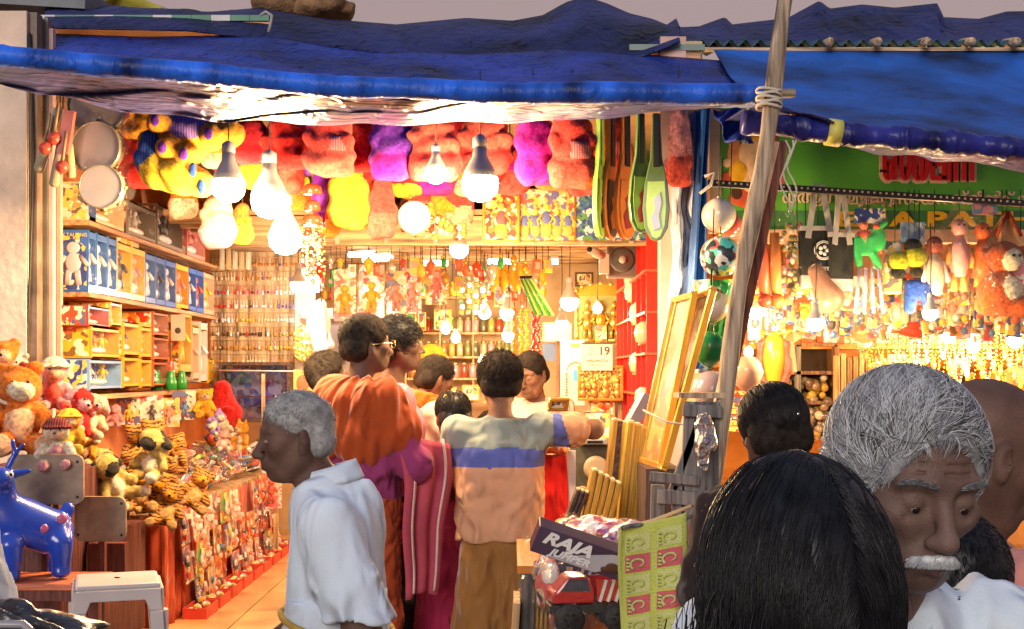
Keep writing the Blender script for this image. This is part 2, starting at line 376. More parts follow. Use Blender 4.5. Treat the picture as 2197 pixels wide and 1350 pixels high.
# ======================= SETTING =======================
CREAM = mat('plaster_cream', (.78, .60, .46), rough=.9, bump=.6, bscale=25, var=.18, vscale=3)
CREAM2 = mat('plaster_warm', (.60, .42, .24), rough=.85, bump=.3, bscale=30, var=.12)
ORW = mat('orange_wall', (.62, .20, .06), rough=.8, bump=.2, var=.15)
DIRT = mat('street_dirt', (.10, .085, .07), rough=.95, bump=1, bscale=12, var=.35, vscale=2)
CEIL = mat('ceiling_board', (.50, .36, .22), rough=.85, var=.15, bump=.2)
SHEL = wood('shelf', (.50, .26, .12), sc=.6, axis=1); PLY = wood('ply', (.60, .40, .20), sc=.5)
STEEL = mat('painted_steel', (.20, .13, .09), rough=.5, var=.4, bump=.3); TRIM = mat('pink_trim', (.62, .40, .34), rough=.6)
def struct(o): o['kind'] = 'structure'; return o
b = MB(); b.box((0, 20, -.05), (120, 120, .1)); struct(b.build('street', DIRT))
b = MB(); b.box((-.775, 8.36, .132), (3.75, 4.2, .26)); sf = struct(b.build('shop_floor', mat('grout', (.25, .17, .1), rough=.9)))
TILE = mat('floor_tile', (.58, .34, .14), rough=.35, var=.35, vscale=2.5, bump=.15, coat=.3)
tm = None
for i in range(6):
    for j in range(7):
        x = -2.32+.585*i; y = 6.56+.59*j
        if tm is None: b = MB(); b.box((0, 0, .282), (.578, .583, .04)); o = b.build('tile', TILE, sf, bevel=.003); tm = o
        else: o = tm.copy(); COL.objects.link(o); o.parent = sf
        o.location = (x, y, 0); o.rotation_euler = (0, 0, RNG.integers(0, 2)*PI)
b = MB(); b.box((2.75, 8.36, .15), (3.2, 4.2, .30)); struct(b.build('right_shop_floor', TILE))
b = MB(); b.box((-2.2, 4.82, .19), (1.6, 1.2, .38)); struct(b.build('front_ledge', CREAM))
def wall(name, c, s, m): b = MB(); b.box(c, s); return struct(b.build(name, m))
wall('left_wall_face', (-2.93, 6.02, 1.65), (1.30, .22, 3.3), CREAM)
wall('left_inner_wall', (-2.50, 8.4, 1.65), (.10, 4.4, 3.3), ORW)
wall('back_wall', (-.80, 10.55, 1.65), (3.6, .10, 3.3), CREAM2)
wall('right_inner_wall', (.93, 8.5, 1.65), (.09, 4.1, 3.3), CREAM2)
wall('right_pillar', (.815, 6.42, 1.65), (.13, .12, 3.3), mat('pillar_pink', (.62, .42, .38), rough=.7, bump=.2))
wall('ceiling', (-.80, 8.5, 2.98), (3.5, 4.3, .04), CEIL)
wall('right_shop_back_wall', (2.8, 9.6, 1.65), (3.7, .1, 3.3), mat('amber_wall', (.62, .26, .06), rough=.8))
wall('right_shop_side_wall', (4.4, 8.2, 1.65), (.1, 3.0, 3.3), CREAM2)
wall('right_shop_ceiling', (2.7, 8.2, 2.98), (3.4, 2.9, .04), CEIL)
# dropped inner ceiling with beams
b = MB(); b.box((-.62, 8.95, 2.545), (2.86, 3.1, .03)); ic = struct(b.build('inner_ceiling', CEIL))
bm_ = None
for i in range(12):
    b = MB(); b.box((-.62, 7.5+.255*i, 2.51), (2.84, .05, .035)); b.build('plank', wood('batten', (.46, .28, .13), axis=0), ic)
b = MB(); b.box((-.49, 7.42, 2.435), (2.6, .06, .17)); fa = struct(b.build('inner_beam', wood('beam', (.60, .40, .22), axis=0, sc=.5)))
for x in np.linspace(-1.6, .7, 9): b = MB(); b.box((x, 7.385, 2.435), (.025, .012, .16)); b.build('moulding', TRIM, fa)
# wooden and steel posts at the left
t = thing('door_post', 'brown wooden door post with a cable beside the cream wall', 'post', (-2.268, 5.97, 0))
b = MB(); b.box((0, 0, 1.65), (.055, .07, 3.3)); b.build('post', STEEL, t)
b = MB(); b.tube([(.0+.012*math.sin(z*3), -.05, z) for z in np.linspace(.4, 3.2, 24)], .006, n=5); b.build('cable', mat('black_cable', (.02, .02, .02), rough=.5, var=0), t)
t = thing('steel_post', 'grey-brown steel post just inside the brown door post', 'post', (-2.245, 6.05, 0))
b = MB(); b.box((0, 0, 1.65), (.045, .05, 3.3)); b.build('post', mat('grey_steel', (.22, .19, .16), rough=.45, var=.3), t); b = MB(); b.box((.035, 0, 1.65), (.02, .04, 3.2)); b.build('edge_strip', TRIM, t)
t = thing('orange_upright', 'orange painted shelf upright behind the steel post', 'post', (-2.335, 6.42, 0))
b = MB(); b.box((-.0, 0, 1.5), (.035, .03, 2.5)); b.build('board', mat('orange_paint', (.75, .18, .02), rough=.5), t); b = MB(); b.box((.028, 0, 1.5), (.02, .035, 2.5)); b.build('edge_strip', TRIM, t)
# fascia edge under the roof
t = thing('fascia', 'orange fascia board with green and white striped edge under the dark tarpaulin', 'fascia', at(330, 60, 6.5))
b = MB(); b.box((0, 0, -.02), (1.2, .04, .09)); b.build('board', mat('fascia_orange', (.72, .34, .16), rough=.6), t)
for i in range(12):
    b = MB(); b.box((-.55+.1*i, -.0, .045), (.098, .05, .03)); b.build('stripe', mat('str_g', (.08, .25, .16), rough=.5) if i % 3 else mat('str_w', (.6, .6, .6), rough=.5), t)
b = MB(); b.box(at(1430, 118, 6.4), (.34, .05, .05)); tag(b.build('wooden_beam', wood('beam_end', (.60, .36, .2), axis=0)), 'short pale wooden beam end showing between the two tarpaulins', 'beam')
b = MB(); b.box(at(1430, 104, 6.38), (.38, .05, .03)); tag(b.build('roof_rail', mat('rail_green', (.20, .28, .24), rough=.5)), 'thin grey-green rail just above the pale beam end', 'rail')
# ---------------- tarpaulins ----------------
def tarp_mat(name, col, rough=.38, st=(1, 1, 1), bs=14, bump=1.2, fold=.045):
    m = mat(name, col, rough=rough, spec=.28, bump=bump, bscale=bs, var=.55, vscale=2.2, stretch=st, fold=fold)
    return m
NAVY = tarp_mat('tarp_navy', (.008, .014, .10), .55, bump=2.2); BLUE = tarp_mat('tarp_blue', (.007, .030, .27), .5, bump=2.0); ROLL = tarp_mat('tarp_roll', (.010, .11, .85), .42, (3, 1, 1), 16, .9, .02)
SILV = tarp_mat('tarp_underside', (.060, .068, .25), .30, (.5, 3, 6), 9, 1.5, .022)
def ip(px, tab): return float(np.interp(px, [a for a, _ in tab], [q for _, q in tab]))
def crease(x, y, s=0): return .5*math.sin(x*7+2*math.sin(y*3+s)+s)+.3*math.sin(x*17-y*9+s*2)+.25*(1-2*abs(math.sin(x*11+y*15+s+math.sin(y*7))))
t = thing('awning', 'long blue tarpaulin awning of the toy shop rolled on a pole at its front edge', 'awning', (0, 4.8, 2.7))
def loc(v): return (v[0], v[1]-4.8, v[2]-2.7)
rc = [(-140, 108), (0, 120), (370, 153), (740, 187), (1100, 199), (1640, 202)]; bk = [(85, 72), (300, 80), (560, 76), (800, 108), (1000, 118), (1200, 108), (1380, 118), (1560, 132)]
def rollp(px): return at(px, ip(px, rc), 4.75)
def f(u, v):
    p0 = at(70+1490*u, ip(70+1490*u, bk), 6.35); p1 = rollp(-60+1700*u)+Vector((0, .0, .03)); p = p0.lerp(p1, v)
    p.z += (-.10*math.sin(PI*v)+.030*crease(u*3.3, v*2)*math.sin(PI*min(1, v*1.1))); return loc(p)
b = MB(); b.sheet(f, 90, 26); b.build('sheet', BLUE, t, solid=.006)
b = MB(); pts = [rollp(px) for px in np.linspace(-140, 1635, 110)]
R_ = [m_(23, 4.75)*(1+.02*math.sin(i*.9)+.04*math.sin(i*.37+1)+.05*math.sin(i*2.3)*math.sin(i*.21)+RNG.uniform(-.03, .03)) for i in range(110)]
b.tube([loc(p+Vector((0, 0, .003*math.sin(i*.23)))) for i, p in enumerate(pts)], R_, n=18); b.build('roll', ROLL, t)
vl = [(-140, 150), (0, 182), (100, 205), (200, 226), (300, 242), (500, 262), (740, 268), (1100, 263), (1300, 252), (1500, 233), (1635, 214)]
def f(u, v):
    px = -140+1775*u; p0 = rollp(px)+Vector((0, .02, -.03)); p1 = at(px, ip(px, vl)+3*math.sin(px*.03), 5.15); p = p0.lerp(p1, v)
    p.z += .012*math.sin(v*PI)*math.sin(u*9); p.y += .03*math.sin(v*7+u*25)*.5+.010*math.sin(u*90+v*15)+.022*(1-2*abs(math.sin(v*6+u*14+.8*math.sin(u*30)))); return loc(p)
b = MB(); b.sheet(f, 220, 22); b.build('valance', SILV, t, solid=.003)
b = MB(); b.tube([loc(p) for p in (rollp(1560), rollp(1640), at(1705, 200, 4.75))], .018, n=8); b.build('pole_end', wood('bamboo', (.45, .38, .25), axis=0), t)
# dark tarpaulin heaped over the roof
t = thing('roof_tarpaulin', 'dark navy tarpaulin heaped in a peak over the toy shop roof', 'tarpaulin', (0, 6.6, 3.3))
top = [(95, 30), (250, 16), (450, 27), (560, 18), (700, 42), (850, 54), (1000, 40), (1100, 46), (1165, 34), (1215, 6), (1255, -6), (1300, 8), (1350, 30), (1400, 42), (1458, 66)]
bot = [(95, 60), (400, 66), (560, 84), (700, 100), (1000, 135), (1200, 140), (1380, 122), (1458, 90)]
def f(u, v):
    px = 95+1363*u; p0 = at(px, ip(px, top), 7.1); p1 = at(px, ip(px, bot), 6.30); w = v**.8; p = p0.lerp(p1, w); c_ = crease(u*9, v*2.2, 2)
    p.z += .05*math.sin(PI*v)+.028*c_*math.sin(PI*v); p.y += .05*c_*math.sin(PI*v); return (p[0], p[1]-6.6, p[2]-3.3)
b = MB(); b.sheet(f, 130, 20); b.build('sheet', NAVY, t, solid=.008)
b = MB(); b.tube([(X(x, 6.35), 6.33-6.6, Z(y, 6.35)-3.3) for x, y in ((560, 36), (572, 28), (585, 36), (582, 56), (578, 72))], .008, n=5); b.build('rope_loop', mat('rope', (.4, .37, .33), rough=.9), t)
t = thing('roof_tarpaulin', 'dark blue tarpaulin crumpled along the top of the right shop roof', 'tarpaulin', (3, 6.9, 3.4))
top = [(1380, 105), (1420, 62), (1455, 38), (1458, 60), (1500, 58), (1555, 38), (1570, 54), (1690, 40), (1758, 3), (1780, 20), (1850, 11), (1920, 18), (2014, 8), (2020, 38), (2100, 42), (2160, 26), (2300, 24)]
def f(u, v):
    px = 1380+920*u; p0 = at(px, ip(px, top), 7.3); p1 = at(px, 99, 6.62); p = p0.lerp(p1, v); c_ = crease(u*9, v*2.2, 5)
    p.y += .07*c_*math.sin(PI*v); p.z += .03*c_*math.sin(PI*v); return (p[0]-3, p[1]-6.9, p[2]-3.4)
b = MB(); b.sheet(f, 130, 14); b.build('sheet', NAVY, t, solid=.008)
t = thing('roof_sheet', 'corrugated dark green metal roof edge of the right shop with jutting rafter ends', 'roof', at(1850, 100, 6.5))
b = MB()
b.sheet(lambda u, v: (-1.0+2.3*u, .6*v, .02+.018*math.sin(u*2.3/.076*2*PI)+.10*v), 160, 2); b.build('corrugated_sheet', mat('sheet_green', (.04, .10, .12), rough=.4, metal=.4), t, solid=.004)
for px in (1770, 1872, 1976, 2070, 2165):
    b = MB(); b.tube([(X(px, 6.5)-at(1850, 100, 6.5)[0], -.1, -.0), (X(px, 6.5)-at(1850, 100, 6.5)[0]+.09, .35, .10)], [.022, .03], n=8); b.build('rafter_end', wood('rafter', (.5, .36, .22), axis=1), t)
b = MB(); b.box((.15, .02, -.012), (2.6, .03, .018)); b.build('edge_batten', wood('pale_batten', (.66, .46, .28), axis=0), t)
# right awning
t = thing('awning', 'bright blue tarpaulin awning of the right shop sagging to a bamboo pole', 'awning', (2.2, 4.9, 2.6))
rc2 = [(1590, 262), (1700, 272), (1800, 288), (1950, 297), (2300, 332)]
def lc2(p): return (p[0]-2.2, p[1]-4.9, p[2]-2.6)
def f(u, v):
    p0 = at(1530+800*u, 104+6*u, 6.55); px1 = 1640+660*u; p1 = at(px1, ip(px1, rc2)-16+(-34*max(0, 1-u*6)), 4.95); p = p0.lerp(p1, v); p.z += -.05*math.sin(PI*v)+.008*crease(u*3, v*3, 1)*math.sin(PI*v); return lc2(p)
b = MB(); b.sheet(f, 60, 24); b.build('sheet', tarp_mat('tarp_bright', (.001, .080, .38), .6, bump=.5, fold=.014), t, solid=.006)
b = MB(); n = 60; pts = [at(px, ip(px, rc2), 4.95) for px in np.linspace(1592, 2300, n)]
b.tube([lc2(p) for p in pts], [m_(25, 4.95)*(1+.12*math.sin(i*.7)+.08*math.sin(i*1.9)) for i in range(n)], n=16); b.build('roll', tarp_mat('tarp_indigo', (.014, .018, .20), .35, (2, 1, 1), 9), t)
b = MB(); b.tube([lc2(at(1774, 283, 4.95)), lc2(at(1803, 287, 4.95))], m_(29, 4.95), n=18); b.build('yellow_band', mat('band_yellow', (.55, .50, .10), rough=.5, bump=.4), t)
vl2 = [(1780, 296), (1840, 318), (1880, 330), (1950, 336), (2050, 347), (2120, 354), (2300, 385)]
def f(u, v):
    px = 1780+520*u; p0 = at(px, ip(px, rc2)+16, 4.97); p1 = at(px, ip(px, vl2), 5.2); p = p0.lerp(p1, v); p.y += .03*math.sin(u*22+v*4)*v+.02*(1-2*abs(math.sin(v*5+u*17))); return lc2(p)
b = MB(); b.sheet(f, 90, 12); b.build('valance', SILV, t, solid=.003)
def f(u, v):
    p0 = at(1640+150*u, 215+50*u, 4.9); p1 = at(1545+110*u, 262+20*u, 5.3); p = p0.lerp(p1, v); p.y += .04*math.sin(v*9+u*6); return lc2(p)
b = MB(); b.sheet(f, 16, 12); b.build('corner_flap', SILV, t, solid=.003)
def f(u, v):
    p0 = at(1530+60*u, 235, 5.4); p1 = at(1560+60*u, 305, 5.2); p = p0.lerp(p1, v); p.y += .04*math.sin(v*9+u*6); return lc2(p)
b = MB(); b.sheet(f, 12, 12); b.build('corner_fold', BLUE, t, solid=.003)
# poles
BAM = wood('weathered_pole', (.42, .32, .22), rough=.8, bump=.8, sc=.8)
t = thing('tent_pole', 'long weathered wooden pole leaning in front of both awnings', 'pole', (X(1412, 4.6), 4.6, 0))
a = at(1688, 0, 4.6); q = at(1552, 860, 4.6); dr = (a-q).normalized(); base = q-dr*(q.z/dr.z); topp = base+dr*3.35
pts = [base.lerp(topp, i/24)-Vector(t.location)+Vector((.008*math.sin(i*.8), 0, 0)) for i in range(25)]
b = MB(); b.tube(pts, [.035-.006*i/24+.003*math.sin(i*1.7) for i in range(25)], n=12); b.build('pole', BAM, t)
b = MB(); kc = at(1650, 212, 4.6)-Vector(t.location)
for i in range(7):
    b.tube([kc+Vector((.045*math.cos(a_+i), .045*math.sin(a_+i), -.03+.010*i+.006*math.sin(a_*2))) for a_ in np.linspace(0, 2*PI, 14)], .005, n=5)
b.build('rope_binding', mat('pale_rope', (.55, .50, .42), rough=.9), t)
t = thing('plank', 'reddish brown timber plank with a painted-in lit edge leaning beside the weathered pole', 'plank', (0, 4.85, 0))
a = at(1680, 305, 4.8); q = at(1560, 840, 4.85); dr = (a-q).normalized(); base = q-dr*(q.z/dr.z); base_l = base-Vector(t.location); al = a-Vector(t.location)
b = MB(); b.bar(base_l, al, .034, .055, up=(0, 1, 0)); b.build('plank_body', wood('red_timber', (.17, .05, .03), bump=.6), t)
b = MB(); off = Vector((-.030, -.004, -.003)); b.bar(base_l+off, al+off, .022, .057, up=(0, 1, 0)); b.build('lit_edge', wood('lit_edge', (.62, .44, .30)), t)  # light along the plank's left edge, painted as a strip of paler wood
b = MB()
for k in range(3): b.tube([al+Vector((.012*k+.02*math.sin(i*.9+k), -.04, -.03*i)) for i in range(10)], .0035, n=5)
b.build('twine', mat('pale_rope', (.55, .50, .42)), t)
# stuff on the roof
b = MB(); b.box((.85, 5.22, .62), (.82, .62, .64)); tag(b.build('display_bench', wood('dark_bench', (.07, .04, .03)), bevel=.01), 'dark wooden bench carrying the leaning gilded frames', 'bench')
b = MB(); b.box((-2.12, 5.55, .78), (.5, .72, .80)); tag(b.build('display_bench', wood('maroon_bench', (.10, .025, .02))), 'maroon bench hidden behind the plywood boards under the plush toys', 'bench')
b = MB(); b.box((-1.93, 5.86, .62), (.27, .6, .52)); tag(b.build('display_bench', MATS['wood_maroon_bench']), 'lower maroon bench under the tan plush dogs', 'bench')
b = MB(); b.box((.60, 5.15, 1.08), (.14, .36, .28)); tag(b.build('support_block', MATS['wood_dark_bench']), 'dark block on which the two tall gilt frames stand', 'block')
t = thing('roof_sheet', 'crumpled white plastic sheet lying on top of the toy shop roof', 'plastic sheet', at(600, -6, 7.35))
b = MB(); b.sheet(lambda u, v: (-.75+1.9*u, .5*v, -.08+.12*v-.14*u+.03*crease(u*5, v*2)), 50, 10); b.build('sheet', mat('white_sheet', (.55, .60, .66), rough=.5, bump=1, bscale=20), t, solid=.004)
for px, py, w, hh, l in ((600, 8, 60, 40, 'brown jute sack lying on the roof behind the tarpaulin peak'), (690, 22, 55, 26, 'tan folded sack at the right end of the roof pile')):
    S = Sdf(); S.ell((0, 0, 0), (m_(w, 7.4), .15, m_(hh*.8, 7.4)), k=.03); S.ell((m_(w*.5, 7.4), .0, .03), (m_(w*.6, 7.4), .12, m_(hh*.6, 7.4)), k=.04)
    o = S.mesh('sack', [mat('jute', (.30, .17, .08), rough=.95, bump=1, bscale=60, var=.4)], .014, None, wrinkle(.014, 10, px)); o.location = at(px, py, 7.2); tag(o, l, 'sack')
b = MB(); b.sheet(lambda u, v: (.42*u-.2*v, .2*v, .10-.16*abs(u-.4)-.1*v), 8, 4); o = b.build('yellow_sheet', mat('olive_yellow', (.45, .42, .06), rough=.7), None, solid=.006); o.location = at(205, 20, 7.4); tag(o, 'small yellow plastic sheet on the roof near the left corner', 'plastic sheet')
b = MB(); b.box(at(95, 10, 6.9), (.62, .5, .10), rotm(.1, .06, 0)); tag(b.build('roof_slab', mat('slab_grey', (.22, .24, .26), rough=.8, bump=.4)), 'grey concrete roof slab at the top left corner', 'slab')
# ======================= BULBS =======================
BE = emit('bulb_glow', (1, .90, .70), 30); BSM = emit('small_bulb_glow', (1, .80, .50), 18); BASE = mat('bulb_base', (.45, .40, .36), rough=.4)
CORD = mat('black_cable', (.02, .02, .02), rough=.5, var=0)
WARM = (1.0, .64, .29)
def bulb(px, py, d, r, watts, label, top=None, kind='led', col=WARM, group='lit bulbs in the shops'):
    c = at(px, py, d); t = thing('light_bulb', label, 'light bulb', c, group=group)
    b = MB()
    if kind == 'led':
        b.lathe([(.001, -r), (r*.55, -r*.85), (r*.92, -r*.45), (r, 0), (r*.95, r*.35)], n=20); b.build('globe', BE, t)
        b = MB(); b.lathe([(r*.95, r*.35), (r*.8, r*.8), (r*.42, r*1.5), (r*.36, r*2.0)], n=18); b.build('base', BASE, t)
        b = MB(); b.lathe([(r*.40, r*2.0), (r*.40, r*2.5), (r*.12, r*2.7)], n=12); b.build('socket', mat('socket_grey', (.5, .47, .45), rough=.5), t)
        zt = r*2.7
    else:
        b.lathe([(.001, -r*1.1), (r*.6, -r*.9), (r, -.1*r), (r*.8, r*.6), (r*.4, r*1.1)], n=14); b.build('globe', BSM, t)
        b = MB(); b.lathe([(r*.4, r*1.1), (r*.4, r*1.9)], n=10); b.build('socket', BASE, t); zt = r*1.9
    tz = (top if top else 2.95)-c.z
    if tz > zt: b = MB(); b.tube([(0, 0, zt), (.004, 0, (zt+tz)/2), (0, 0, tz)], .003, n=5); b.build('cord', CORD, t)
    if watts:
        L = bpy.data.lights.new('bulb_light', 'POINT'); L.energy = watts*(1 if watts > 38 else 1); L.color = col; L.shadow_soft_size = r
        o = bpy.data.objects.new('bulb_light', L); COL.objects.link(o); o.parent = t; o.location = (0, -.0, -r*1.4)
K = 1.9; KR = 3.0
bulb(490, 400, 5.60, .075, 38*K, 'large round lit bulb with grey neck, leftmost over the toy counter')
bulb(1030, 395, 5.60, .082, 38*K, 'largest lit bulb with a tall neck hanging in front of the pink plush toys')
bulb(578, 430, 5.75, .085, 40*K, 'long glaring bulb with two others left of the wind chime')
bulb(612, 512, 6.0, .080, 30*K, 'glaring bulb lowest of the trio beside the wind chime')
bulb(985, 535, 6.7, .05, 22*K, 'lit bulb under the wrapped drum toy, left of the framed picture')
bulb(935, 372, 5.75, .05, 22*K, 'lit bulb half hidden among coral plush toys above the wrapped drum')
bulb(640, 612, 8.6, .055, 16*K, 'white glowing bulb at the corner of the key chain board', col=(1, .8, .7))
bulb(1222, 648, 7.9, .058, 14*K, 'lit bulb with pale cone neck hanging left of the arched deity picture', top=2.5)
bulb(1205, 694, 8.9, .045, 10*K, 'small lit bulb below and left of the cone-necked bulb', top=2.5)
bulb(1282, 662, 9.0, .035, 3.3*K, 'small bulb glowing in the middle of the arched deity picture', top=2.5, kind='s')
bulb(1090, 672, 9.3, .06, 6.6*K, 'glowing bulb in front of the glass jars, right of the twin', top=2.5)
bulb(1040, 672, 9.3, .045, 5.5*K, 'glowing bulb in front of the glass jars, left of the twin', top=2.5)
bulb(1092, 720, 9.2, .05, 4.4*K, 'lower glowing bulb beside the beaded strings', top=2.5)
bulb(956, 705, 9.2, .038, 3.9*K, 'pear-shaped bulb before the gold framed card on the jar shelves', top=2.5, kind='s')
bulb(978, 725, 9.2, .035, 3.3*K, 'small bulb touching the jar shelf edge', top=2.5, kind='s')
bulb(1034, 775, 9.2, .028, 2.8*K, 'small round bulb between the jars above the striped customer', top=2.5, kind='s')
RG = 'lit bulbs in the right shop'
bulb(1750, 692, 5.9, .042, 14*KR, 'cone-shaped glaring bulb under the long ledge of packets', top=2.2, group=RG)
bulb(1622, 668, 6.6, .045, 12*KR, 'glaring bulb behind the leaning plank, upper one', top=2.4, group=RG)
bulb(1606, 756, 7.6, .030, 8*KR, 'small glowing bulb above the peach balloon', top=2.4, kind='s', group=RG)
bulb(1996, 672, 5.9, .036, 12*KR, 'glaring bulb just below the blue toy figure', top=2.3, group=RG)
bulb(2036, 720, 7.3, .045, 20*KR, 'round glaring bulb among the golden necklaces, left of the row', top=2.3, group=RG)
bulb(2088, 742, 7.3, .040, 14*KR, 'glaring bulb among the golden necklaces, middle of the row', top=2.3, group=RG)
bulb(2178, 732, 7.3, .042, 18*KR, 'pear-shaped glaring bulb among the golden necklaces near the right edge', top=2.3, group=RG)
# tube lights on the inner ceiling
for px, py, d, L_, a, l in ((810, 556, 9.0, .28, -.7, 'short white tube light, upper left on the inner ceiling'), (775, 546, 8.9, .20, -.5, 'short white tube light leftmost on the inner ceiling'),
                       (935, 565, 9.6, .18, .0, 'short tube light centre of the inner ceiling'), (1075, 562, 9.8, .20, .0, 'short tube light right of centre on the inner ceiling'), (1190, 562, 9.4, .05, 0, 'small oval lamp on the inner ceiling near the hanging cable')):
    t = thing('tube_light', l, 'tube light', at(px, py, d), rz=a, group='small lamps on the inner ceiling'); b = MB(); b.tube([(-L_/2, 0, 0), (L_/2, 0, 0)], .018, n=10); b.build('tube', BE, t); b = MB(); b.box((0, 0, .03), (L_*1.1, .04, .02)); b.build('fitting', BASE, t)
# ======================= SHARED GOODS BUILDERS =======================
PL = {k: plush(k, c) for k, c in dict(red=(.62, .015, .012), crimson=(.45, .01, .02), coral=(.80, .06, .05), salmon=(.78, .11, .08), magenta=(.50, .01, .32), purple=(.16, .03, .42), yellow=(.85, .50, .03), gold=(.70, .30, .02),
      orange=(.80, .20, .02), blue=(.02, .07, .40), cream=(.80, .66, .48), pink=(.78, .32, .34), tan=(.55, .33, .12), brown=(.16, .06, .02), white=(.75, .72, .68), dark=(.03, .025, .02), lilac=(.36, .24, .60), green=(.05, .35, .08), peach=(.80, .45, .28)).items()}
def stripes(name, c1, c2, sc=60, axis='Z', dist=2., thr=.5):
    nm = 'stripes_'+name
    if nm in MATS: return MATS[nm]
    m = mat(nm, c1, rough=.95, bump=1., bscale=200, var=0); nt = m.node_tree; n = nt.nodes; L = nt.links
    w = n.new('ShaderNodeTexWave'); w.bands_direction = axis; w.inputs['Scale'].default_value = sc/6.28; w.inputs['Distortion'].default_value = dist; w.inputs['Detail'].default_value = 2; w.inputs['Detail Scale'].default_value = 2
    tc = n.new('ShaderNodeTexCoord'); L.new(tc.outputs['Object'], w.inputs[0]); r = n.new('ShaderNodeMath'); r.operation = 'GREATER_THAN'; r.inputs[1].default_value = thr; L.new(w.outputs['Fac'], r.inputs[0])
    mx = n.new('ShaderNodeMix'); mx.data_type = 'RGBA'; mx.inputs[6].default_value = (*c1, 1); mx.inputs[7].default_value = (*c2, 1); L.new(r.outputs[0], mx.inputs[0]); L.new(mx.outputs[2], n['Principled BSDF'].inputs['Base Color']); return m
TIG = stripes('tiger', (.48, .20, .035), (.05, .02, .01), 120, 'Z', 6, .70); KNB = stripes('knit_blue', (.03, .10, .45), (.01, .03, .2), 160, 'X', .5); KNL = stripes('knit_lilac', (.30, .18, .52), (.15, .07, .32), 160, 'X', .5); KNR = stripes('knit_red', (.55, .16, .16), (.3, .07, .10), 170, 'X', .3)
BEAD = mat('bead_eye', (.01, .01, .01), rough=.1, var=0)
def toy(label, px, py, d, h=.24, cols=('orange', 'cream', 'cream'), rz=0., tilt=(0, 0), ears='round', group=None, lie=False, snout=True, name='plush_toy', tail=False, hat=None, mb=None, res=None, feet=None):
    """stuffed animal about h tall, base at the pixel point; faces -Y (the camera) before rz"""
    t = thing(name, label, 'soft toy', at(px, py, d), rz, group); t.rotation_euler = (tilt[0], tilt[1], rz)
    C = [PL[c] if isinstance(c, str) else c for c in cols]; S = Sdf(); s = h
    S.ell((0, 0, .27*s), (.20*s, .17*s, .24*s), k=.04*s*4); S.ell((0, -.10*s, .26*s), (.13*s, .10*s, .17*s), k=.02*s, m=1)
    S.ell((0, -.02*s, .68*s), (.215*s, .19*s, .19*s), k=.06*s)
    if snout: S.ell((0, -.17*s, .63*s), (.11*s, .10*s, .08*s), k=.04*s, m=2)
    for q in (-1, 1):
        if ears == 'round': S.ell((q*.17*s, 0, .84*s), (.07*s, .04*s, .07*s), k=.03*s)
        elif ears == 'long': S.cap((q*.15*s, .0, .82*s), (q*.28*s, -.02*s, .60*s), .05*s, .06*s, k=.03*s, m=min(2, len(C)-1))
        elif ears == 'point': S.cap((q*.12*s, 0, .80*s), (q*.17*s, 0, .98*s), .06*s, .015*s, k=.03*s)
        S.cap((q*.19*s, -.03*s, .42*s), (q*.30*s, -.16*s, .24*s), .075*s, .065*s, k=.03*s)
        if lie: S.cap((q*.13*s, -.08*s, .10*s), (q*.24*s, -.42*s, .06*s), .09*s, .075*s, k=.03*s)
        else: S.cap((q*.12*s, -.05*s, .10*s), (q*.20*s, -.28*s, .07*s), .10*s, .085*s, k=.03*s)
        S.ell((q*(.24 if lie else .20)*s, (-.47 if lie else -.35)*s, .07*s), (.075*s, .035*s, .085*s), k=.02*s, m=1 if feet is None else feet)
    if tail: S.chain([(0, .12*s, .12*s), (.25*s, .2*s, .10*s), (.4*s, .0, .18*s), (.38*s, -.1*s, .35*s)], [.045*s]*3+[.04*s], k=.02*s)
    S.mesh('body', C, res or max(.007, h*.032), t, wrinkle(.02*s, 14, int(px)))
    b = MB()
    for q in (-1, 1):
        b = MB(); b.ball((q*.075*s, -.195*s, .72*s), .020*s, n=8, k=6); b.build('eye', BEAD, t)
    b = MB(); b.ball((0, -.265*s, .65*s), (.034*s, .025*s, .025*s), n=8, k=6); b.build('nose', BEAD, t)
    if hat: S = Sdf(); S.ell((0, 0, .80*s), (.21*s, .19*s, .13*s), k=.02); S.ell((0, -.05*s, .76*s), (.27*s, .26*s, .03*s), k=.02); S.mesh('hat', [hat], max(.006, h*.03), t, wrinkle(.01*s, 16, 3))
    return t
def hangplush(label, px, py, d, w, h, col, col2=None, seed=0, sock=None, group='plush toys hanging in a row under the awning', slant=0.):
    """plush hung upside down in a row: top of the frame at py; w,h metres"""
    t = thing('hanging_plush', label, 'soft toy', at(px, py, d), group=group); r = np.random.default_rng(seed+int(px)); S = Sdf(rotm(0, slant, 0))
    C = [PL[col], PL[col2] if isinstance(col2, str) else (col2 or PL[col])]
    S.ell((0, 0, -.16*h), (.42*w, .36*w, .26*h), k=.03); S.ell((0, -.01, -.48*h), (.45*w, .38*w, .26*h), k=.035)
    S.slab((0, -.02, -.80*h), (.47*w, .36*w, .19*h), rnd=.05*min(1, w/.2), k=.03, m=1)
    for q in (-1, 1): S.ell((q*.34*w, -.20*w, -.36*h+r.uniform(-.03, .03)), (.17*w, .17*w, .15*h), k=.012, m=0); S.ell((q*.40*w, -.10*w, -.66*h), (.14*w, .2*w, .12*h), k=.02)
    S.mesh('body', C, .010, t, wrinkle(.007, 13, seed+int(px)))
    if sock: b = MB(); b.lathe([(.29*w, -.60*h), (.31*w, -.52*h), (.31*w, -.42*h), (.29*w, -.34*h)], c=(.12*w, -.16*w, 0), n=16); b.build('striped_sleeve', sock, t)
    b = MB(); b.tube([(0, 0, -.05), (0, 0, .25)], .003, n=4); b.build('hanging_string', CORD, t)
    return t
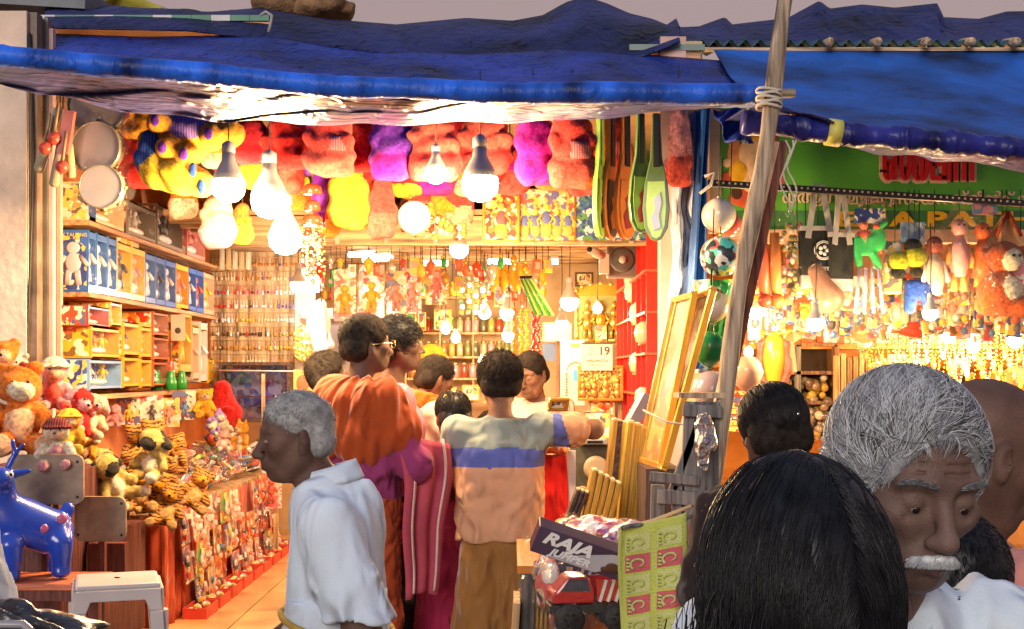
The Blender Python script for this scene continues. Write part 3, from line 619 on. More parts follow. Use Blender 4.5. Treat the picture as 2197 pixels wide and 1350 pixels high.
CLR = clear('clear_plastic', gl=.06, base=.012, bump=.6); CLR2 = clear('soft_wrap', (1, .99, .97), gl=.10, bump=1.8, bscale=35, rough=.13, base=.035)
WHP = mat('white_part', (.8, .76, .72), rough=.3)
ART = [printed('art_red', (.70, .08, .04), [(.85, .6, .2), (.8, .75, .65), (.1, .12, .3)], 11), printed('art_blue', (.03, .13, .50), [(.75, .75, .7), (.8, .55, .1), (.03, .06, .3)], 12),
       printed('art_yellow', (.80, .42, .03), [(.75, .1, .03), (.85, .8, .6), (.2, .1, .03)], 11), printed('art_pink', (.80, .25, .28), [(.9, .7, .5), (.8, .1, .1), (.9, .85, .8)], 12),
       printed('art_white', (.72, .66, .55), [(.7, .3, .08), (.12, .10, .1), (.75, .5, .1)], 13), printed('art_green', (.08, .35, .10), [(.8, .75, .2), (.7, .15, .05)], 12), printed('art_orange', (.80, .20, .02), [(.9, .6, .15), (.85, .8, .7), (.5, .04, .02)], 12),
       printed('art_dark', (.10, .07, .06), [(.5, .35, .2), (.65, .6, .5), (.3, .05, .03)], 13)]
FIG = [mat('fig_%d' % i, c, rough=.35, var=.1) for i, c in enumerate([(.7, .68, .7), (.75, .12, .05), (.8, .5, .05), (.1, .1, .12), (.75, .3, .25), (.1, .25, .6)])]
def doll(b, c, h, m=0):
    c = np.array(c, float)
    b.ball(c+[0, 0, .84*h], .13*h, m=m, n=8, k=6); b.ball(c+[0, 0, .52*h], (.15*h, .11*h, .22*h), m=m, n=8, k=6)
    for q in (-1, 1): b.tube([c+[q*.12*h, 0, .66*h], c+[q*.26*h, -.03*h, .45*h]], .05*h, n=6, m=m); b.tube([c+[q*.07*h, 0, .36*h], c+[q*.10*h, 0, .04*h]], .06*h, n=6, m=m)
def toybox(label, x0, y0, z0, wy, wx, hz, col, art, fig, group, figures=1, sideart=None, name='toy_box', cat='toy box', winp=.74):
    """carton whose window faces +X (the aisle) and whose printed end faces the street"""
    t = thing(name, label, cat, (x0-wx/2, y0+wy/2, z0), group=group); cm = mat('carton_'+col[0], col[1], rough=.35, coat=.4, var=.08)
    b = MB(); e = .008
    b.box((0, 0, .004), (wx, wy, e)); b.box((0, 0, hz-.004), (wx, wy, e)); b.box((-wx/2+.004, 0, hz/2), (e, wy-.002, hz-.016))
    b.box((.0, -wy/2+.004, hz/2), (wx-.002, e, hz-.016)); b.box((0, wy/2-.004, hz/2), (wx-.002, e, hz-.016)); fr = (1-winp)/2
    b.box((wx/2-.003, 0, hz*fr*.5), (.006, wy-.018, hz*fr)); b.box((wx/2-.003, 0, hz*(1-fr*.5)), (.006, wy-.018, hz*fr))
    b.build('carton', cm, t)
    b = MB(); b.box((-.0, 0, hz/2), (.004, wy-.02, hz-.02)); b.build('backing_card', art, t)
    b = MB(); b.ball((wx*.3, 0, hz*fr+hz*.13), (.02, wy*.3, hz*.10), n=8, k=5); b.build('white_accessory', WHP, t)
    b = MB()
    for i in range(figures): doll(b, (wx*.25, (i+.5)/figures*wy*.84-wy*.42, hz*fr+.01), hz*winp*.95, i % 2)
    b.v = [np.stack([v[:, 0], (v[:, 1])*1., v[:, 2]], 1) for v in b.v]
    b.build('figurine', [fig, FIG[2]], t, rot=None)
    b = MB(); b.box((wx/2-.001, 0, hz/2), (.0015, wy*.9, hz*winp)); b.build('window_film', CLR, t)
    b = MB(); b.box((0, -wy/2-.0015, hz/2), (wx*.86, .002, hz*.9)); b.build('printed_end', sideart or art, t)
    return t
# ======================= SHELVES ON THE LEFT WALL =======================
t = thing('wall_shelving', 'orange wooden wall shelving full of boxed toys along the left wall', 'shelving', (-2.31, 7.9, 0))
for z in (2.385, 2.015, 1.485): b = MB(); b.box((0, 0, z-.012), (.27, 2.85, .024)); b.build('shelf', SHEL, t)
for i, y in enumerate((-1.0, .0, 1.0)):
    for z in (2.2, 1.75): b = MB(); b.box((-.10, y, z), (.05, .02, .34)); b.build('bracket', SHEL, t)
b = MB(); b.box((-.13, 0, 1.2), (.012, 2.8, .5)); b.build('lower_panel', ORW, t)
BL_ = ('blue', (.03, .14, .50)); YL_ = ('yellow', (.80, .42, .03)); BG_ = ('beige', (.70, .52, .33)); RD_ = ('red', (.60, .05, .02)); OR_ = ('orange', (.80, .34, .02)); GY_ = ('grey', (.25, .22, .20))
G1 = 'tall toy boxes in a row on the upper left shelf'
edges = [190, 208, 232, 252, 283, 312, 335, 355, 378, 405, 421, 438, 460]
cc = [BL_, BL_, BL_, YL_, YL_, BL_, BL_, BL_, YL_, BL_, BL_, BG_]
ll = ['tall blue toy box nearest the street with silver cartoon figure printed on its end', 'second blue window box from the street on the upper left shelf', 'third blue window box, touching the first yellow one', 'first yellow window box on the upper left shelf, beside three blue ones',
      'second yellow window box on the upper left shelf', 'blue window box right after the two yellow ones', 'middle blue window box of the far trio', 'last blue box of the far trio, touching a lone yellow box', 'lone yellow window box between blue boxes at the far part of the shelf', 'narrow blue box right after the lone yellow box', 'last narrow blue box on the upper shelf', 'beige printed box at the far end of the upper left shelf']
dd = [2.19*2700/(1098.5-p) for p in edges]
SILF = mat('silver_fig', (.45, .47, .55), rough=.4, var=.1)
for i in range(12):
    h_ = .325 if i < 3 else (.315 if i < 5 else .305)
    t = toybox(ll[i], -2.19, dd[i]+.004, 2.015, dd[i+1]-dd[i]-.012, .165, h_, cc[i], ART[1] if cc[i] is BL_ else ART[2] if cc[i] is YL_ else ART[4], FIG[[0, 0, 0, 3, 4, 0, 3, 0, 4, 0, 1, 2][i]], G1, sideart=MATS['carton_'+cc[i][0]] if ('carton_'+cc[i][0]) in MATS else None)
    if i == 0:
        w = dd[1]-dd[0]-.012; b = MB(); doll(b, (0, -w/2-.004, .03), .24); b.v = [v*np.array([1.25, 1, 1]) for v in b.v]
        for v in b.v: v[:, 1] = -w/2-.004+(v[:, 1]+w/2+.004)*.15
        b.build('printed_figure', SILF, t); text('MY TALKING', .026, mat('ink_yellow', (.75, .65, .1), rough=.5, var=0), (0, -w/2-.004, .298), (PI/2, 0, 0), t, ext=.0005)
for px, w_, h_, k, l in ((248, .13, .09, 2, 'small yellow carton lying on top of the yellow window boxes'), (272, .16, .10, 4, 'small pale printed carton lying across two window boxes')):
    d = 2.22*2700/(1098.5-px); b = MB(); b.box((-2.27, d+.1, 2.345), (.13, w_, .04)); tag(b.build('small_carton', ART[k]), l, 'carton')
# upper shelf
G2 = 'boxes on the topmost left shelf'
for (p0, p1, y0, k, c, fg, l) in ((120, 160, 400, 5, BL_, 5, 'small white and blue box with green base, first on the topmost shelf'), (168, 272, 405, 4, BG_, 3, 'wide blister packed toy under the hanging frame drums on the topmost shelf'), (276, 334, 400, 7, GY_, 0, 'grey and white window box in the middle of the topmost shelf'), (338, 396, 405, 7, GY_, 3, 'grey plastic wrapped toy on the topmost shelf'), (402, 440, 410, 3, ('pinky', (.75, .3, .25)), 4, 'pink hanging pack at the far end of the topmost shelf')):
    d0 = 2.36*2700/(1098.5-p0) if p0 < 130 else 2.19*2700/(1098.5-p0); d1 = 2.19*2700/(1098.5-p1); d0 = max(d0, 6.5)
    toybox(l, -2.19, d0, 2.387, max(.12, min(.6, d1-d0)), .2, .20 if p0 < 330 else .26, c, ART[k], FIG[fg], G2, figures=2 if p1-p0 > 60 else 1)
# lower shelf
G3 = 'toy boxes on the lower left shelf'
def lowbox(p0, p1, yt, yb, c, art, fg, l, nf=1, x1=-2.19, wx=.23):
    d0 = -x1*2700/(1098.5-p0); d1 = -x1*2700/(1098.5-p1); z0 = Z(yb, (d0)); z0 = max(z0, 1.487); hz = m_(yb-yt, d0)
    return toybox(l, x1, d0, z0, d1-d0-.01, wx, hz, c, ART[art], FIG[fg], G3, figures=nf, sideart=ART[art])
x1 = -2.16
lowbox(193, 262, 770, 838, ('skyblue', (.20, .38, .70)), 1, 0, 'light blue box with two violet windows, lowest of the near stack', 2, x1)
lowbox(197, 258, 700, 768, OR_, 2, 1, 'orange box with red shoe-shaped toy, middle of the near stack', 2, x1)
lowbox(190, 236, 655, 699, RD_, 0, 4, 'flat red box with dark round picture, top of the near stack', 1, x1)
lowbox(238, 262, 648, 699, YL_, 2, 2, 'small yellow box beside the flat red box', 1)
lowbox(266, 300, 765, 832, YL_, 2, 3, 'yellow box with black window and gold robot, bottom left of the yellow pile')
lowbox(266, 300, 690, 763, YL_, 2, 3, 'yellow box with black window and gold robot, top of the yellow pile')
lowbox(303, 326, 770, 832, YL_, 2, 2, 'second lower yellow robot box behind the first'); lowbox(303, 326, 700, 768, YL_, 2, 2, 'second upper yellow robot box behind the first')
for i, (yt, yb) in enumerate(((775, 830), (722, 773), (668, 720))): lowbox(330, 362, yt, yb, ('rust', (.45, .12, .04)), 6, 0, ['brown and orange toy box at the bottom of the stack of three', 'brown and orange toy box in the middle of the stack of three', 'brown and orange toy box on top of the stack of three'][i])
lowbox(388, 412, 660, 800, ('doll', (.72, .45, .12)), 2, 2, 'tall doll box with yellow-haired doll behind the green toy'); lowbox(414, 428, 700, 815, BG_, 4, 4, 'tall beige doll box near the far end'); lowbox(431, 446, 690, 820, ('whitebox', (.75, .68, .55)), 4, 0, 'tall narrow white box at the far end of the lower shelf'); lowbox(448, 458, 770, 822, YL_, 2, 2, 'thin yellow box at the very end of the lower shelf')
t = thing('price_card', 'white square card hanging before the doll boxes', 'card', at(382, 703, 8.2)); b = MB(); b.box((0, 0, 0), (.09, .004, .17)); b.build('card', mat('white_card', (.75, .68, .58), rough=.6), t); b = MB(); b.ball((0, -.004, -.02), (.02, .003, .02)); b.build('printed_dot', mat('ink_dark', (.1, .08, .08)), t)
t = thing('toy_guitar', 'small red toy guitar standing on the lower shelf', 'toy guitar', (-2.21, 8.15, 1.49)); RG_ = mat('guitar_red', (.65, .06, .03), rough=.2, coat=.6)
S = Sdf(); S.ell((0, 0, .07), (.02, .065, .065), k=.02); S.ell((0, 0, .15), (.02, .045, .045), k=.02); S.mesh('guitar_body', [RG_], .006, t); b = MB(); b.box((0, 0, .24), (.012, .016, .14)); b.build('neck', mat('neck_brown', (.2, .08, .03)), t)
t = thing('toy_binoculars', 'green plastic toy binoculars on the lower shelf edge', 'toy binoculars', (-2.20, 7.95, 1.49), .3); GRN = mat('toy_green', (.02, .32, .05), rough=.3, coat=.4)
for x in (-.045, .045): b = MB(); b.lathe([(.034, 0), (.036, .05), (.028, .075), (.022, .11), (.024, .125)], c=(x, 0, 0), n=14); b.build('tube', GRN, t)
b = MB(); b.box((0, 0, .06), (.05, .02, .03)); b.build('bridge', mat('toy_brown', (.2, .12, .06)), t)
t = dup(t, (-2.20, 8.22, 1.49), -.2, 'second green toy pair of tubes just behind the first on the lower shelf')
# ======================= KEY CHAIN BOARD =======================
t = thing('display_board', 'cream pegboard panel covered with rows of key chains', 'display board', (-1.92, 9.42, 0)); b = MB(); b.box((0, 0, 2.0), (.68, .03, 1.15)); b.build('panel', PLY, t)
for r in range(10): b = MB(); b.tube([(-.33, -.03, 2.46-.103*r), (.33, -.03, 2.46-.103*r)], .0022, n=5); b.build('rail', mat('rail_tan', (.5, .34, .15), rough=.6), t)
KC = [mat('kc_%d' % i, c, rough=.3, var=0, coat=.5) for i, c in enumerate([(.65, .03, .02), (.8, .78, .75), (.85, .5, .05), (.10, .04, .02), (.55, .25, .05), (.85, .6, .35), (.15, .12, .4), (.75, .25, .3)])]
rows = [(5, 4, 4), (5, 4, 5), (0, 0, 7, 1), (0, 1, 1, 6), (1, 2, 5, 1), (3, 3, 4), (4, 4, 2), (4, 5, 4), (4, 4, 5), (4, 4)]
protos = {}
for r in range(10):
    nn = 28
    for i in range(nn):
        x = -1.92-.31+.62*i/(nn-1); z = 2.455-.103*r; ci = rows[r][min(len(rows[r])-1, i*len(rows[r])//nn)]; ci = ci if RNG.random() < .8 else int(RNG.integers(0, 8)); sh = int(RNG.integers(0, 3)); key = (ci, sh)
        if key not in protos:
            b = MB(); b.tube([(0, 0, 0), (.001, 0, -.035)], .0022, n=4)
            if sh == 0: b.lathe([(.001, -.004), (.011, -.003), (.011, .003), (.001, .004)], c=(0, 0, -.050), n=10, rot=rotm(PI/2, 0, 0))
            elif sh == 1: b.box((0, 0, -.052), (.014, .005, .032))
            else: b.ball((0, 0, -.050), (.008, .006, .017), n=6, k=5)
            o = b.build('key_chain', KC[ci]); protos[key] = o
        else: o = protos[key].copy(); COL.objects.link(o)
        o.location = (x+RNG.uniform(-.003, .003), 9.385, z); o.rotation_euler = (0, RNG.uniform(-.12, .12), RNG.uniform(-.5, .5))
        tag(o, '%s %s, %s from the left in the %s row of the pegboard' % (['red', 'white', 'amber', 'dark brown', 'brown', 'peach', 'blue', 'pink'][ci], ['round key chain', 'flat key chain', 'drop-shaped key chain'][sh], ORD[i], ORD[r]), 'key chain', 'key chains hung in rows on the pegboard')
for i in range(5):
    t = thing('cricket_bat', ['pale toy bat leftmost above the key chains', 'second pale toy bat above the key chains', 'third toy bat above the key chains, tinted orange', 'fourth toy bat above the key chains, slightly tilted', 'fifth toy bat, shortest of those above the key chains'][i], 'toy bat', at(477+14*i, 500, 9.3)); b = MB(); b.box((0, 0, -.16), (.036, .014, .22)); b.build('blade', wood('willow%d' % (i % 2), [(.75, .6, .38), (.7, .45, .2)][i % 2]), t); b = MB(); b.tube([(0, 0, -.05), (0, 0, .05)], .008, n=6); b.build('grip', FIG[4], t)
# plush feet & hanging things around px 430-560, y 330-540
# ======================= TOP ROW OF HANGING PLUSH =======================
HP = hangplush
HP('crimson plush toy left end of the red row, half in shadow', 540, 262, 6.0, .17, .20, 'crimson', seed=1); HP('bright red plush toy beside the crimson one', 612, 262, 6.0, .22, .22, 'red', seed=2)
HP('coral plush with round paw and striped sleeve left of the purple one', 708, 262, 5.9, .23, .25, 'coral', 'salmon', 3, sock=KNR); HP('narrow scarlet plush squeezed beside the purple plush', 778, 262, 6.05, .12, .24, 'red', seed=4)
HP('purple and magenta plush toy, left one of the purple pair', 843, 262, 5.95, .19, .28, 'purple', 'magenta', 5, slant=.06); HP('big coral plush hanging right of the left purple plush', 932, 262, 5.95, .25, .28, 'salmon', 'coral', 6)
HP('broad coral plush just behind the tallest bulb', 1040, 262, 6.15, .26, .26, 'salmon', 'coral', 7); HP('magenta fluffy plush, right one of the purple pair', 1143, 262, 5.95, .20, .30, 'magenta', seed=8, slant=-.12)
HP('orange-coral plush with big square foot right of the magenta one', 1228, 262, 5.9, .22, .31, 'coral', 'salmon', 9, sock=KNR); HP('dusky pink plush with striped middle at the right end of the row', 1456, 252, 6.0, .12, .34, 'pink', 'salmon', 10, sock=KNR)
HP('small pink plush just left of the racket covers', 1320, 262, 6.2, .16, .3, 'salmon', 'coral', 11, sock=KNR); HP('red plush behind the blue knitted one near the frame drums', 310, 300, 6.25, .16, .24, 'red', seed=12)
HP('golden plush above the knitted toys beside the frame drums', 330, 236, 6.3, .30, .16, 'gold', seed=13); HP('bright yellow plush hanging in the second row', 750, 372, 6.3, .20, .28, 'yellow', seed=14, group='plush toys in the second hanging row')
HP('stout coral plush in the second row next to the wrapped drum', 822, 392, 6.3, .13, .28, 'coral', 'salmon', 15, group='plush toys in the second hanging row'); HP('red and yellow plush above the wrapped drum', 870, 368, 6.4, .16, .13, 'red', 'yellow', 16, group='plush toys in the second hanging row')
HP('yellow plush flower-like toy between the two leftmost bulbs', 555, 345, 6.35, .18, .14, 'yellow', seed=17, group='plush toys in the second hanging row'); HP('golden fluffy plush directly above the leftmost bulb', 470, 300, 6.15, .16, .14, 'gold', 'peach', 18, group='plush toys in the second hanging row')
HP('pale pink and yellow pair of plush legs under the leftmost bulb', 468, 430, 6.3, .17, .24, 'peach', 'pink', 19, group='plush toys in the second hanging row'); HP('orange plush with brown bib beneath the leftmost bulb', 520, 440, 6.45, .10, .2, 'orange', 'yellow', 20, group='plush toys in the second hanging row')
HP('red plush filling the gap above the yellow second-row plush', 770, 330, 6.35, .20, .16, 'red', seed=21, group='plush toys in the second hanging row'); HP('orange plush behind the coral ones near the pictures', 1190, 330, 6.4, .22, .18, 'coral', 'orange', 22, group='plush toys in the second hanging row')
rc_ = ['red', 'crimson', 'coral', 'magenta', 'red', 'salmon', 'purple', 'red', 'coral', 'crimson', 'red', 'magenta', 'salmon', 'red', 'coral']
for i in range(15):
    px = 500+54*i; HP('%s plush in the rear hanging row, %s from the left' % (rc_[i], ORD[i]), px, 262+(i % 3)*22, 6.45+.05*(i % 2), .21, .27, rc_[i], rc_[(i+3) % 15], 40+i, group='plush toys in the rear hanging row')
for i, (px, py, c, c2) in enumerate(((600, 372, 'gold', 'yellow'), (640, 372, 'yellow', 'orange'), (905, 395, 'red', 'yellow'), (955, 380, 'orange', 'gold'), (700, 430, 'red', 'orange'), (985, 400, 'coral', 'peach'), (280, 300, 'crimson', 'red'), (1000, 345, 'gold', 'peach'), (395, 385, 'orange', 'cream'))):
    HP('%s plush low in the second row, %s from the start of the row' % (c, ORD[i]), px, py, 6.5, .13, .20, c, c2, 60+i, group='plush toys low in the second row')
# yellow plush with purple paws, lying sideways
t = thing('hanging_plush', 'yellow plush lying sideways with lilac knitted middle and purple soles', 'soft toy', at(400, 300, 5.85)); S = Sdf()
S.cap((-.16, 0, -.02), (.12, 0, .02), .065, k=.03, m=0); S.cap((-.03, 0, .03), (.05, 0, .04), .078, k=.015, m=1); S.ell((.2, 0, .03), (.07, .07, .06), k=.02, m=0)
for x, z in ((-.06, -.06), (.03, -.09), (-.1, .06), (.14, .0)): S.cap((x, 0, z+.03), (x-.01, -.09, z), .05, .048, k=.02)
S.mesh('body', [PL['gold'], KNL], .009, t, wrinkle(.005, 14, 3))
for x, z in ((-.075, -.06), (.022, -.09), (-.108, .062), (.135, .002)): b = MB(); b.ball((x, -.138, z), (.020, .008, .028), n=10, k=6); b.build('sole', PL['purple'], t)
t = thing('hanging_plush', 'blue knitted and yellow plush with blue soles hanging sideways', 'soft toy', at(375, 365, 5.8)); S = Sdf()
S.chain([(-.11, 0, .14), (-.13, 0, .05), (-.08, 0, -.02)], [.04, .05, .055], k=.03, m=1); S.chain([(-.08, 0, -.01), (.02, 0, -.03), (.12, 0, -.06)], [.07, .075, .06], k=.03, m=0)
S.mesh('body', [PL['yellow'], KNB], .009, t, wrinkle(.005, 14, 4))
for x, z in ((.10, -.01), (.14, -.09)): b = MB(); b.ball((x, -.07, z), (.017, .012, .034), n=10, k=6); b.build('sole', PL['blue'], t)
# purple bottle-shaped toy, framed drums, wrapped drum
t = thing('toy_bat', 'purple plastic toy bat hanging beside the wind chime', 'toy', at(690, 375, 6.3)); b = MB(); b.lathe([(.03, -.19), (.05, -.15), (.055, -.05), (.04, 0), (.015, .03)], n=16, sc=(1, .5)); b.build('blade', mat('purple_plastic', (.22, .03, .50), rough=.25, coat=.4), t); b = MB(); b.tube([(0, 0, -.19), (0, 0, -.26)], .018, n=8); b.build('handle', mat('purple_plastic', (.2, .03, .5)), t)
def drum(label, px, py, d, r, wrap=True, skinc=(.55, .47, .42)):
    t = thing('frame_drum', label, 'drum', at(px, py, d), group='frame drums wrapped in plastic', rz=RNG.uniform(-.2, .2)); rx = rotm(PI/2, 0, 0)
    b = MB(); b.lathe([(r*.98, -.03), (r, -.025), (r, .03), (r*.95, .03), (r*.95, -.02)], n=36, rot=rx); b.build('rim', mat('drum_rim', (.45, .38, .25), rough=.35, metal=.4), t)
    b = MB(); b.lathe([(.001, .026), (r*.94, .026), (r*.94, .018), (.001, .018)], n=36, rot=rx); b.sm = [False]*len(b.sm); b.build('drumhead', mat('drumhead', skinc, rough=.5, var=.1), t)
    for i in range(8):
        a = i*PI/4; b = MB(); b.lathe([(.001, -.003), (.014, -.002), (.014, .002), (.001, .003)], c=(r*1.0*math.cos(a), 0, r*1.0*math.sin(a)), n=8, rot=rx); b.build('jingle', mat('brass', (.75, .5, .18), rough=.25, metal=1, var=0), t)
    if wrap: S = Sdf(); S.chain([(r*1.1*math.cos(a), .0, r*1.1*math.sin(a)) for a in np.linspace(0, 2*PI, 18)], r*.17, k=.02); S.mesh('plastic_wrap', [CLR2], .009, t, wrinkle(.011, 20, int(px)))
    return t
drum('topmost frame drum partly hidden by the awning edge', 213, 225, 5.85, .142); drum('middle and largest visible frame drum in plastic', 210, 318, 5.8, .120); drum('smallest frame drum with streaky glare, lowest of three', 220, 402, 5.78, .100); drum('frame drum wrapped in crackling plastic near the centre of the row', 890, 468, 6.3, .082)
# wooden clappers and rattles at left
for (px, py, L_, r, c, a, l) in ((105, 300, .30, .024, (.42, .36, .24), .35, 'long olive wooden roller hanging left of the drums'), (125, 350, .22, .024, (.45, .36, .22), .2, 'shorter wooden roller below the long one'), (150, 345, .16, .022, (.6, .45, .22), -.1, 'pale pointed wooden roller under the coral bar')):
    t = thing('wooden_roller', l, 'wooden toy', at(px, py, 5.75)); b = MB(); dx = math.sin(a)*L_/2; b.tube([(-dx, 0, -L_/2), (-dx*.9, 0, -L_*.45), (dx*.9, 0, L_*.45), (dx, 0, L_/2)], [r*.5, r, r, r*.5], n=12); b.build('roller', mat('roller_%d' % px, c, rough=.4, var=.2), t); b = MB(); b.tube([(dx, 0, L_/2), (dx, 0, L_/2+.2)], .003, n=4); b.build('string', CORD, t)
for px, py, l in ((116, 297, 'upper red rattle ball hanging left of the drums'), (97, 318, 'lower red rattle ball hanging left of the drums'), (133, 358, 'dark red rattle ball under the wooden rollers')):
    t = thing('rattle', l, 'rattle', at(px, py, 5.7)); b = MB(); b.ball((0, 0, 0), .030, n=14, k=10); b.build('ball', mat('rattle_red', (.62, .08, .05), rough=.3), t); b = MB(); b.tube([(0, 0, .02), (.02, 0, .16)], .008, n=6); b.build('stick', wood('stick', (.5, .3, .15)), t)
t = thing('toy_bat', 'coral wooden clapper bar between rattles and drums', 'toy', at(143, 285, 5.72)); b = MB(); b.box((0, 0, 0), (.05, .03, .20), rotm(0, .15, 0)); b.build('bar', mat('coral_paint', (.65, .14, .10), rough=.4), t); b = MB(); b.tube([(.015, 0, .09), (.02, 0, .2)], .005, n=5); b.build('string', CORD, t)
# wind chime
t = thing('wind_chime', 'red and gold tiered wind chime with crystal strings near the bulbs', 'wind chime', at(670, 400, 6.15)); RDM = mat('chime_red', (.65, .05, .02), rough=.2, coat=.6); GLD = mat('gold_bits', (.85, .50, .10), rough=.3, metal=.5)
b = MB(); b.tube([(0, 0, .02), (0, 0, .5)], .003, n=4); b.build('cord', CORD, t)
for i, (z, r) in enumerate(((-.02, .045), (-.10, .038), (-.17, .05), (-.25, .06))): b = MB(); b.lathe([(r*.6, z+.03), (r, z+.015), (r*1.05, z-.02), (r*.9, z-.02)], n=16); b.build('tier', RDM, t)
b = MB()
for i in range(26):
    a = i*2.4; r = .03+.05*(i % 4)/3; z1 = -.28-.18*RNG.random()
    for k in range(7): b.ball((r*math.cos(a), r*math.sin(a), -.20+(z1+.20)*k/6), .007, n=5, k=4, m=int(RNG.integers(0, 3)))
o = b.build('bead_strings', [RDM, GLD, mat('bead_clear', (.85, .75, .5), rough=.15)], t); o['kind'] = 'stuff'
# second golden tasselled hanging near 970,450
t = thing('garland', 'white and gold shell garland hanging left of the framed picture', 'garland', at(960, 420, 6.5)); b = MB()
for i in range(60): b.ball((RNG.uniform(-.09, .12), RNG.uniform(-.04, .04), RNG.uniform(-.22, 0)), (.016, .01, .02), n=6, k=4, m=int(RNG.integers(0, 3)))
b.build('shells', [mat('shell_white', (.8, .72, .58), rough=.3), GLD, RDM], t)['kind'] = 'stuff'; b = MB(); b.tube([(0, 0, 0), (0, 0, .4)], .003, n=4); b.build('cord', CORD, t)
# ======================= RACKET COVERS =======================
def racket(label, px, ytop, ybot, d, w, cols, tw):
    t = thing('racket_cover', label, 'racket cover', at(px, ytop, d), rz=tw, group='badminton racket covers hanging in a row'); H_ = m_(ybot-ytop, d); C = [mat('rc_%s' % c, v, rough=.35, coat=.3) for c, v in cols]
    pr = [(w*.16, 0), (w*.16, -.10*H_), (w*.22, -.35*H_), (w*.42, -.55*H_), (w*.5, -.75*H_), (w*.42, -.90*H_), (w*.2, -.985*H_), (0, -H_)]
    out = pr+[(-x, z) for x, z in pr[::-1][1:]]; b = MB(); b.prism(out, -.012, .012); b.build('cover', C[0], t, bevel=.004)
    inn = [(x*.72, z) for x, z in pr[3:]]; inn = [(0.8*inn[0][0], inn[0][1]+.01)]+[(x, z+.012) for x, z in inn]; out = inn+[(-x, z) for x, z in inn[::-1][1:]]
    b = MB(); b.prism(out, -.016, -.0125); b.build('printed_panel', C[1], t); b = MB(); b.prism([(w*.10, 0), (w*.10, -.42*H_), (-w*.10, -.42*H_), (-w*.10, 0)], -.018, -.0125); b.build('handle_sleeve', C[2], t)
    b = MB(); b.prism([(w*.12, -.62*H_), (w*.2, -.70*H_), (w*.10, -.80*H_), (w*.16, -.9*H_), (-w*.1, -.92*H_), (-w*.2, -.82*H_), (-w*.05, -.75*H_), (-w*.12, -.68*H_)], -.019, -.0165); b.build('emblem', C[3], t); return t
LG = ('lime', (.36, .60, .10)); BK = ('black', (.02, .02, .02)); OG = ('orange', (.75, .22, .03)); DG = ('dkgreen', (.10, .18, .06)); WT = ('white', (.7, .7, .7)); RDc = ('maroon', (.35, .03, .05)); BU = ('bluew', (.35, .42, .6))
racket('lime green racket cover seen edge-on, leftmost of the covers', 1287, 245, 512, 5.85, .13, (LG, LG, LG, BK), 1.1); racket('orange and black racket cover seen nearly edge-on', 1310, 245, 515, 5.9, .16, (OG, BK, BK, OG), 1.0)
racket('orange racket cover with black sleeve in the middle of the row', 1342, 245, 515, 5.9, .15, (OG, OG, BK, RDc), .75); racket('green and black racket cover with maroon shape, left of the last', 1374, 245, 500, 5.8, .12, (DG, LG, BK, RDc), .35); racket('rightmost green racket cover with a grey and maroon figure', 1408, 245, 518, 5.75, .125, (DG, LG, BK, BU), -.15)
# plastic sheet and blue drape by the pillar
t = thing('plastic_sheet', 'crinkled clear plastic sheet hanging along the pink pillar', 'plastic sheet', at(1465, 240, 6.1)); H_ = m_(560, 6.1)
b = MB(); b.sheet(lambda u, v: (-.03-.05*v+(.10+.09*v)*u+.01*math.sin(v*14), .03*math.sin(u*12+v*4)+.015*math.sin(v*31+u*9), -H_*v), 20, 60); b.build('sheet', mat('crumpled_sheet', (.50, .58, .74), rough=.25, spec=.7, bump=3, bscale=14, var=.25, stretch=(1, 1, .5), fold=.06), t); clear('milky_plastic', (.8, .85, .95), gl=.5, bump=2, bscale=18, rough=.2, base=.30)
t = thing('blue_drape', 'narrow blue tarpaulin strip bunched and tied down the shop corner', 'tarpaulin', at(1508, 238, 6.0)); H_ = m_(560, 6.0)
b = MB(); b.sheet(lambda u, v: ((-.045*v)+(u-.5)*(.055+.04*abs(v-.28)*1.6), .03*math.sin(u*9+v*3), -H_*v+.02*u), 16, 60); b.build('strip', mat('drape_blue', (.03, .15, .50), rough=.35, bump=.6, bscale=20, stretch=(3, 3, .5)), t, solid=.006); b = MB(); b.tube([(.0, -.04, -.32), (.05, -.05, -.30), (.03, -.04, -.36), (-.02, -.05, -.40)], .008, n=6); b.build('knot', mat('white_tie', (.75, .75, .75), rough=.6), t)
# ======================= PICTURES ABOVE THE BEAM =======================
GF = mat('gilt', (.80, .46, .10), rough=.28, metal=.75, var=.2, bump=.2); GF2 = mat('gilt_bright', (.72, .40, .05), rough=.25, metal=.6); DKF = wood('dark_frame', (.10, .05, .03), axis=1)
def framed(label, px, py, wpx, hpx, d, art, fm=GF, rz=0, bord=.016, tilt=0, name='framed_picture', cat='framed picture', figs=None, group=None):
    t = thing(name, label, cat, at(px, py, d), rz, group); t.rotation_euler = (tilt, 0, rz); w, h = m_(wpx, d), m_(hpx, d)
    for c, s in (((0, 0, h/2-bord/2), (w, .02, bord)), ((0, 0, -h/2+bord/2), (w, .02, bord)), ((-w/2+bord/2, 0, 0), (bord, .02, h-2*bord)), ((w/2-bord/2, 0, 0), (bord, .02, h-2*bord))): b = MB(); b.box(c, s); b.build('frame_rail', fm, t, bevel=.003)
    b = MB(); b.box((0, .004, 0), (w-bord, .006, h-bord)); b.build('print', art, t)
    if figs: figs(t, w, h)
    return t
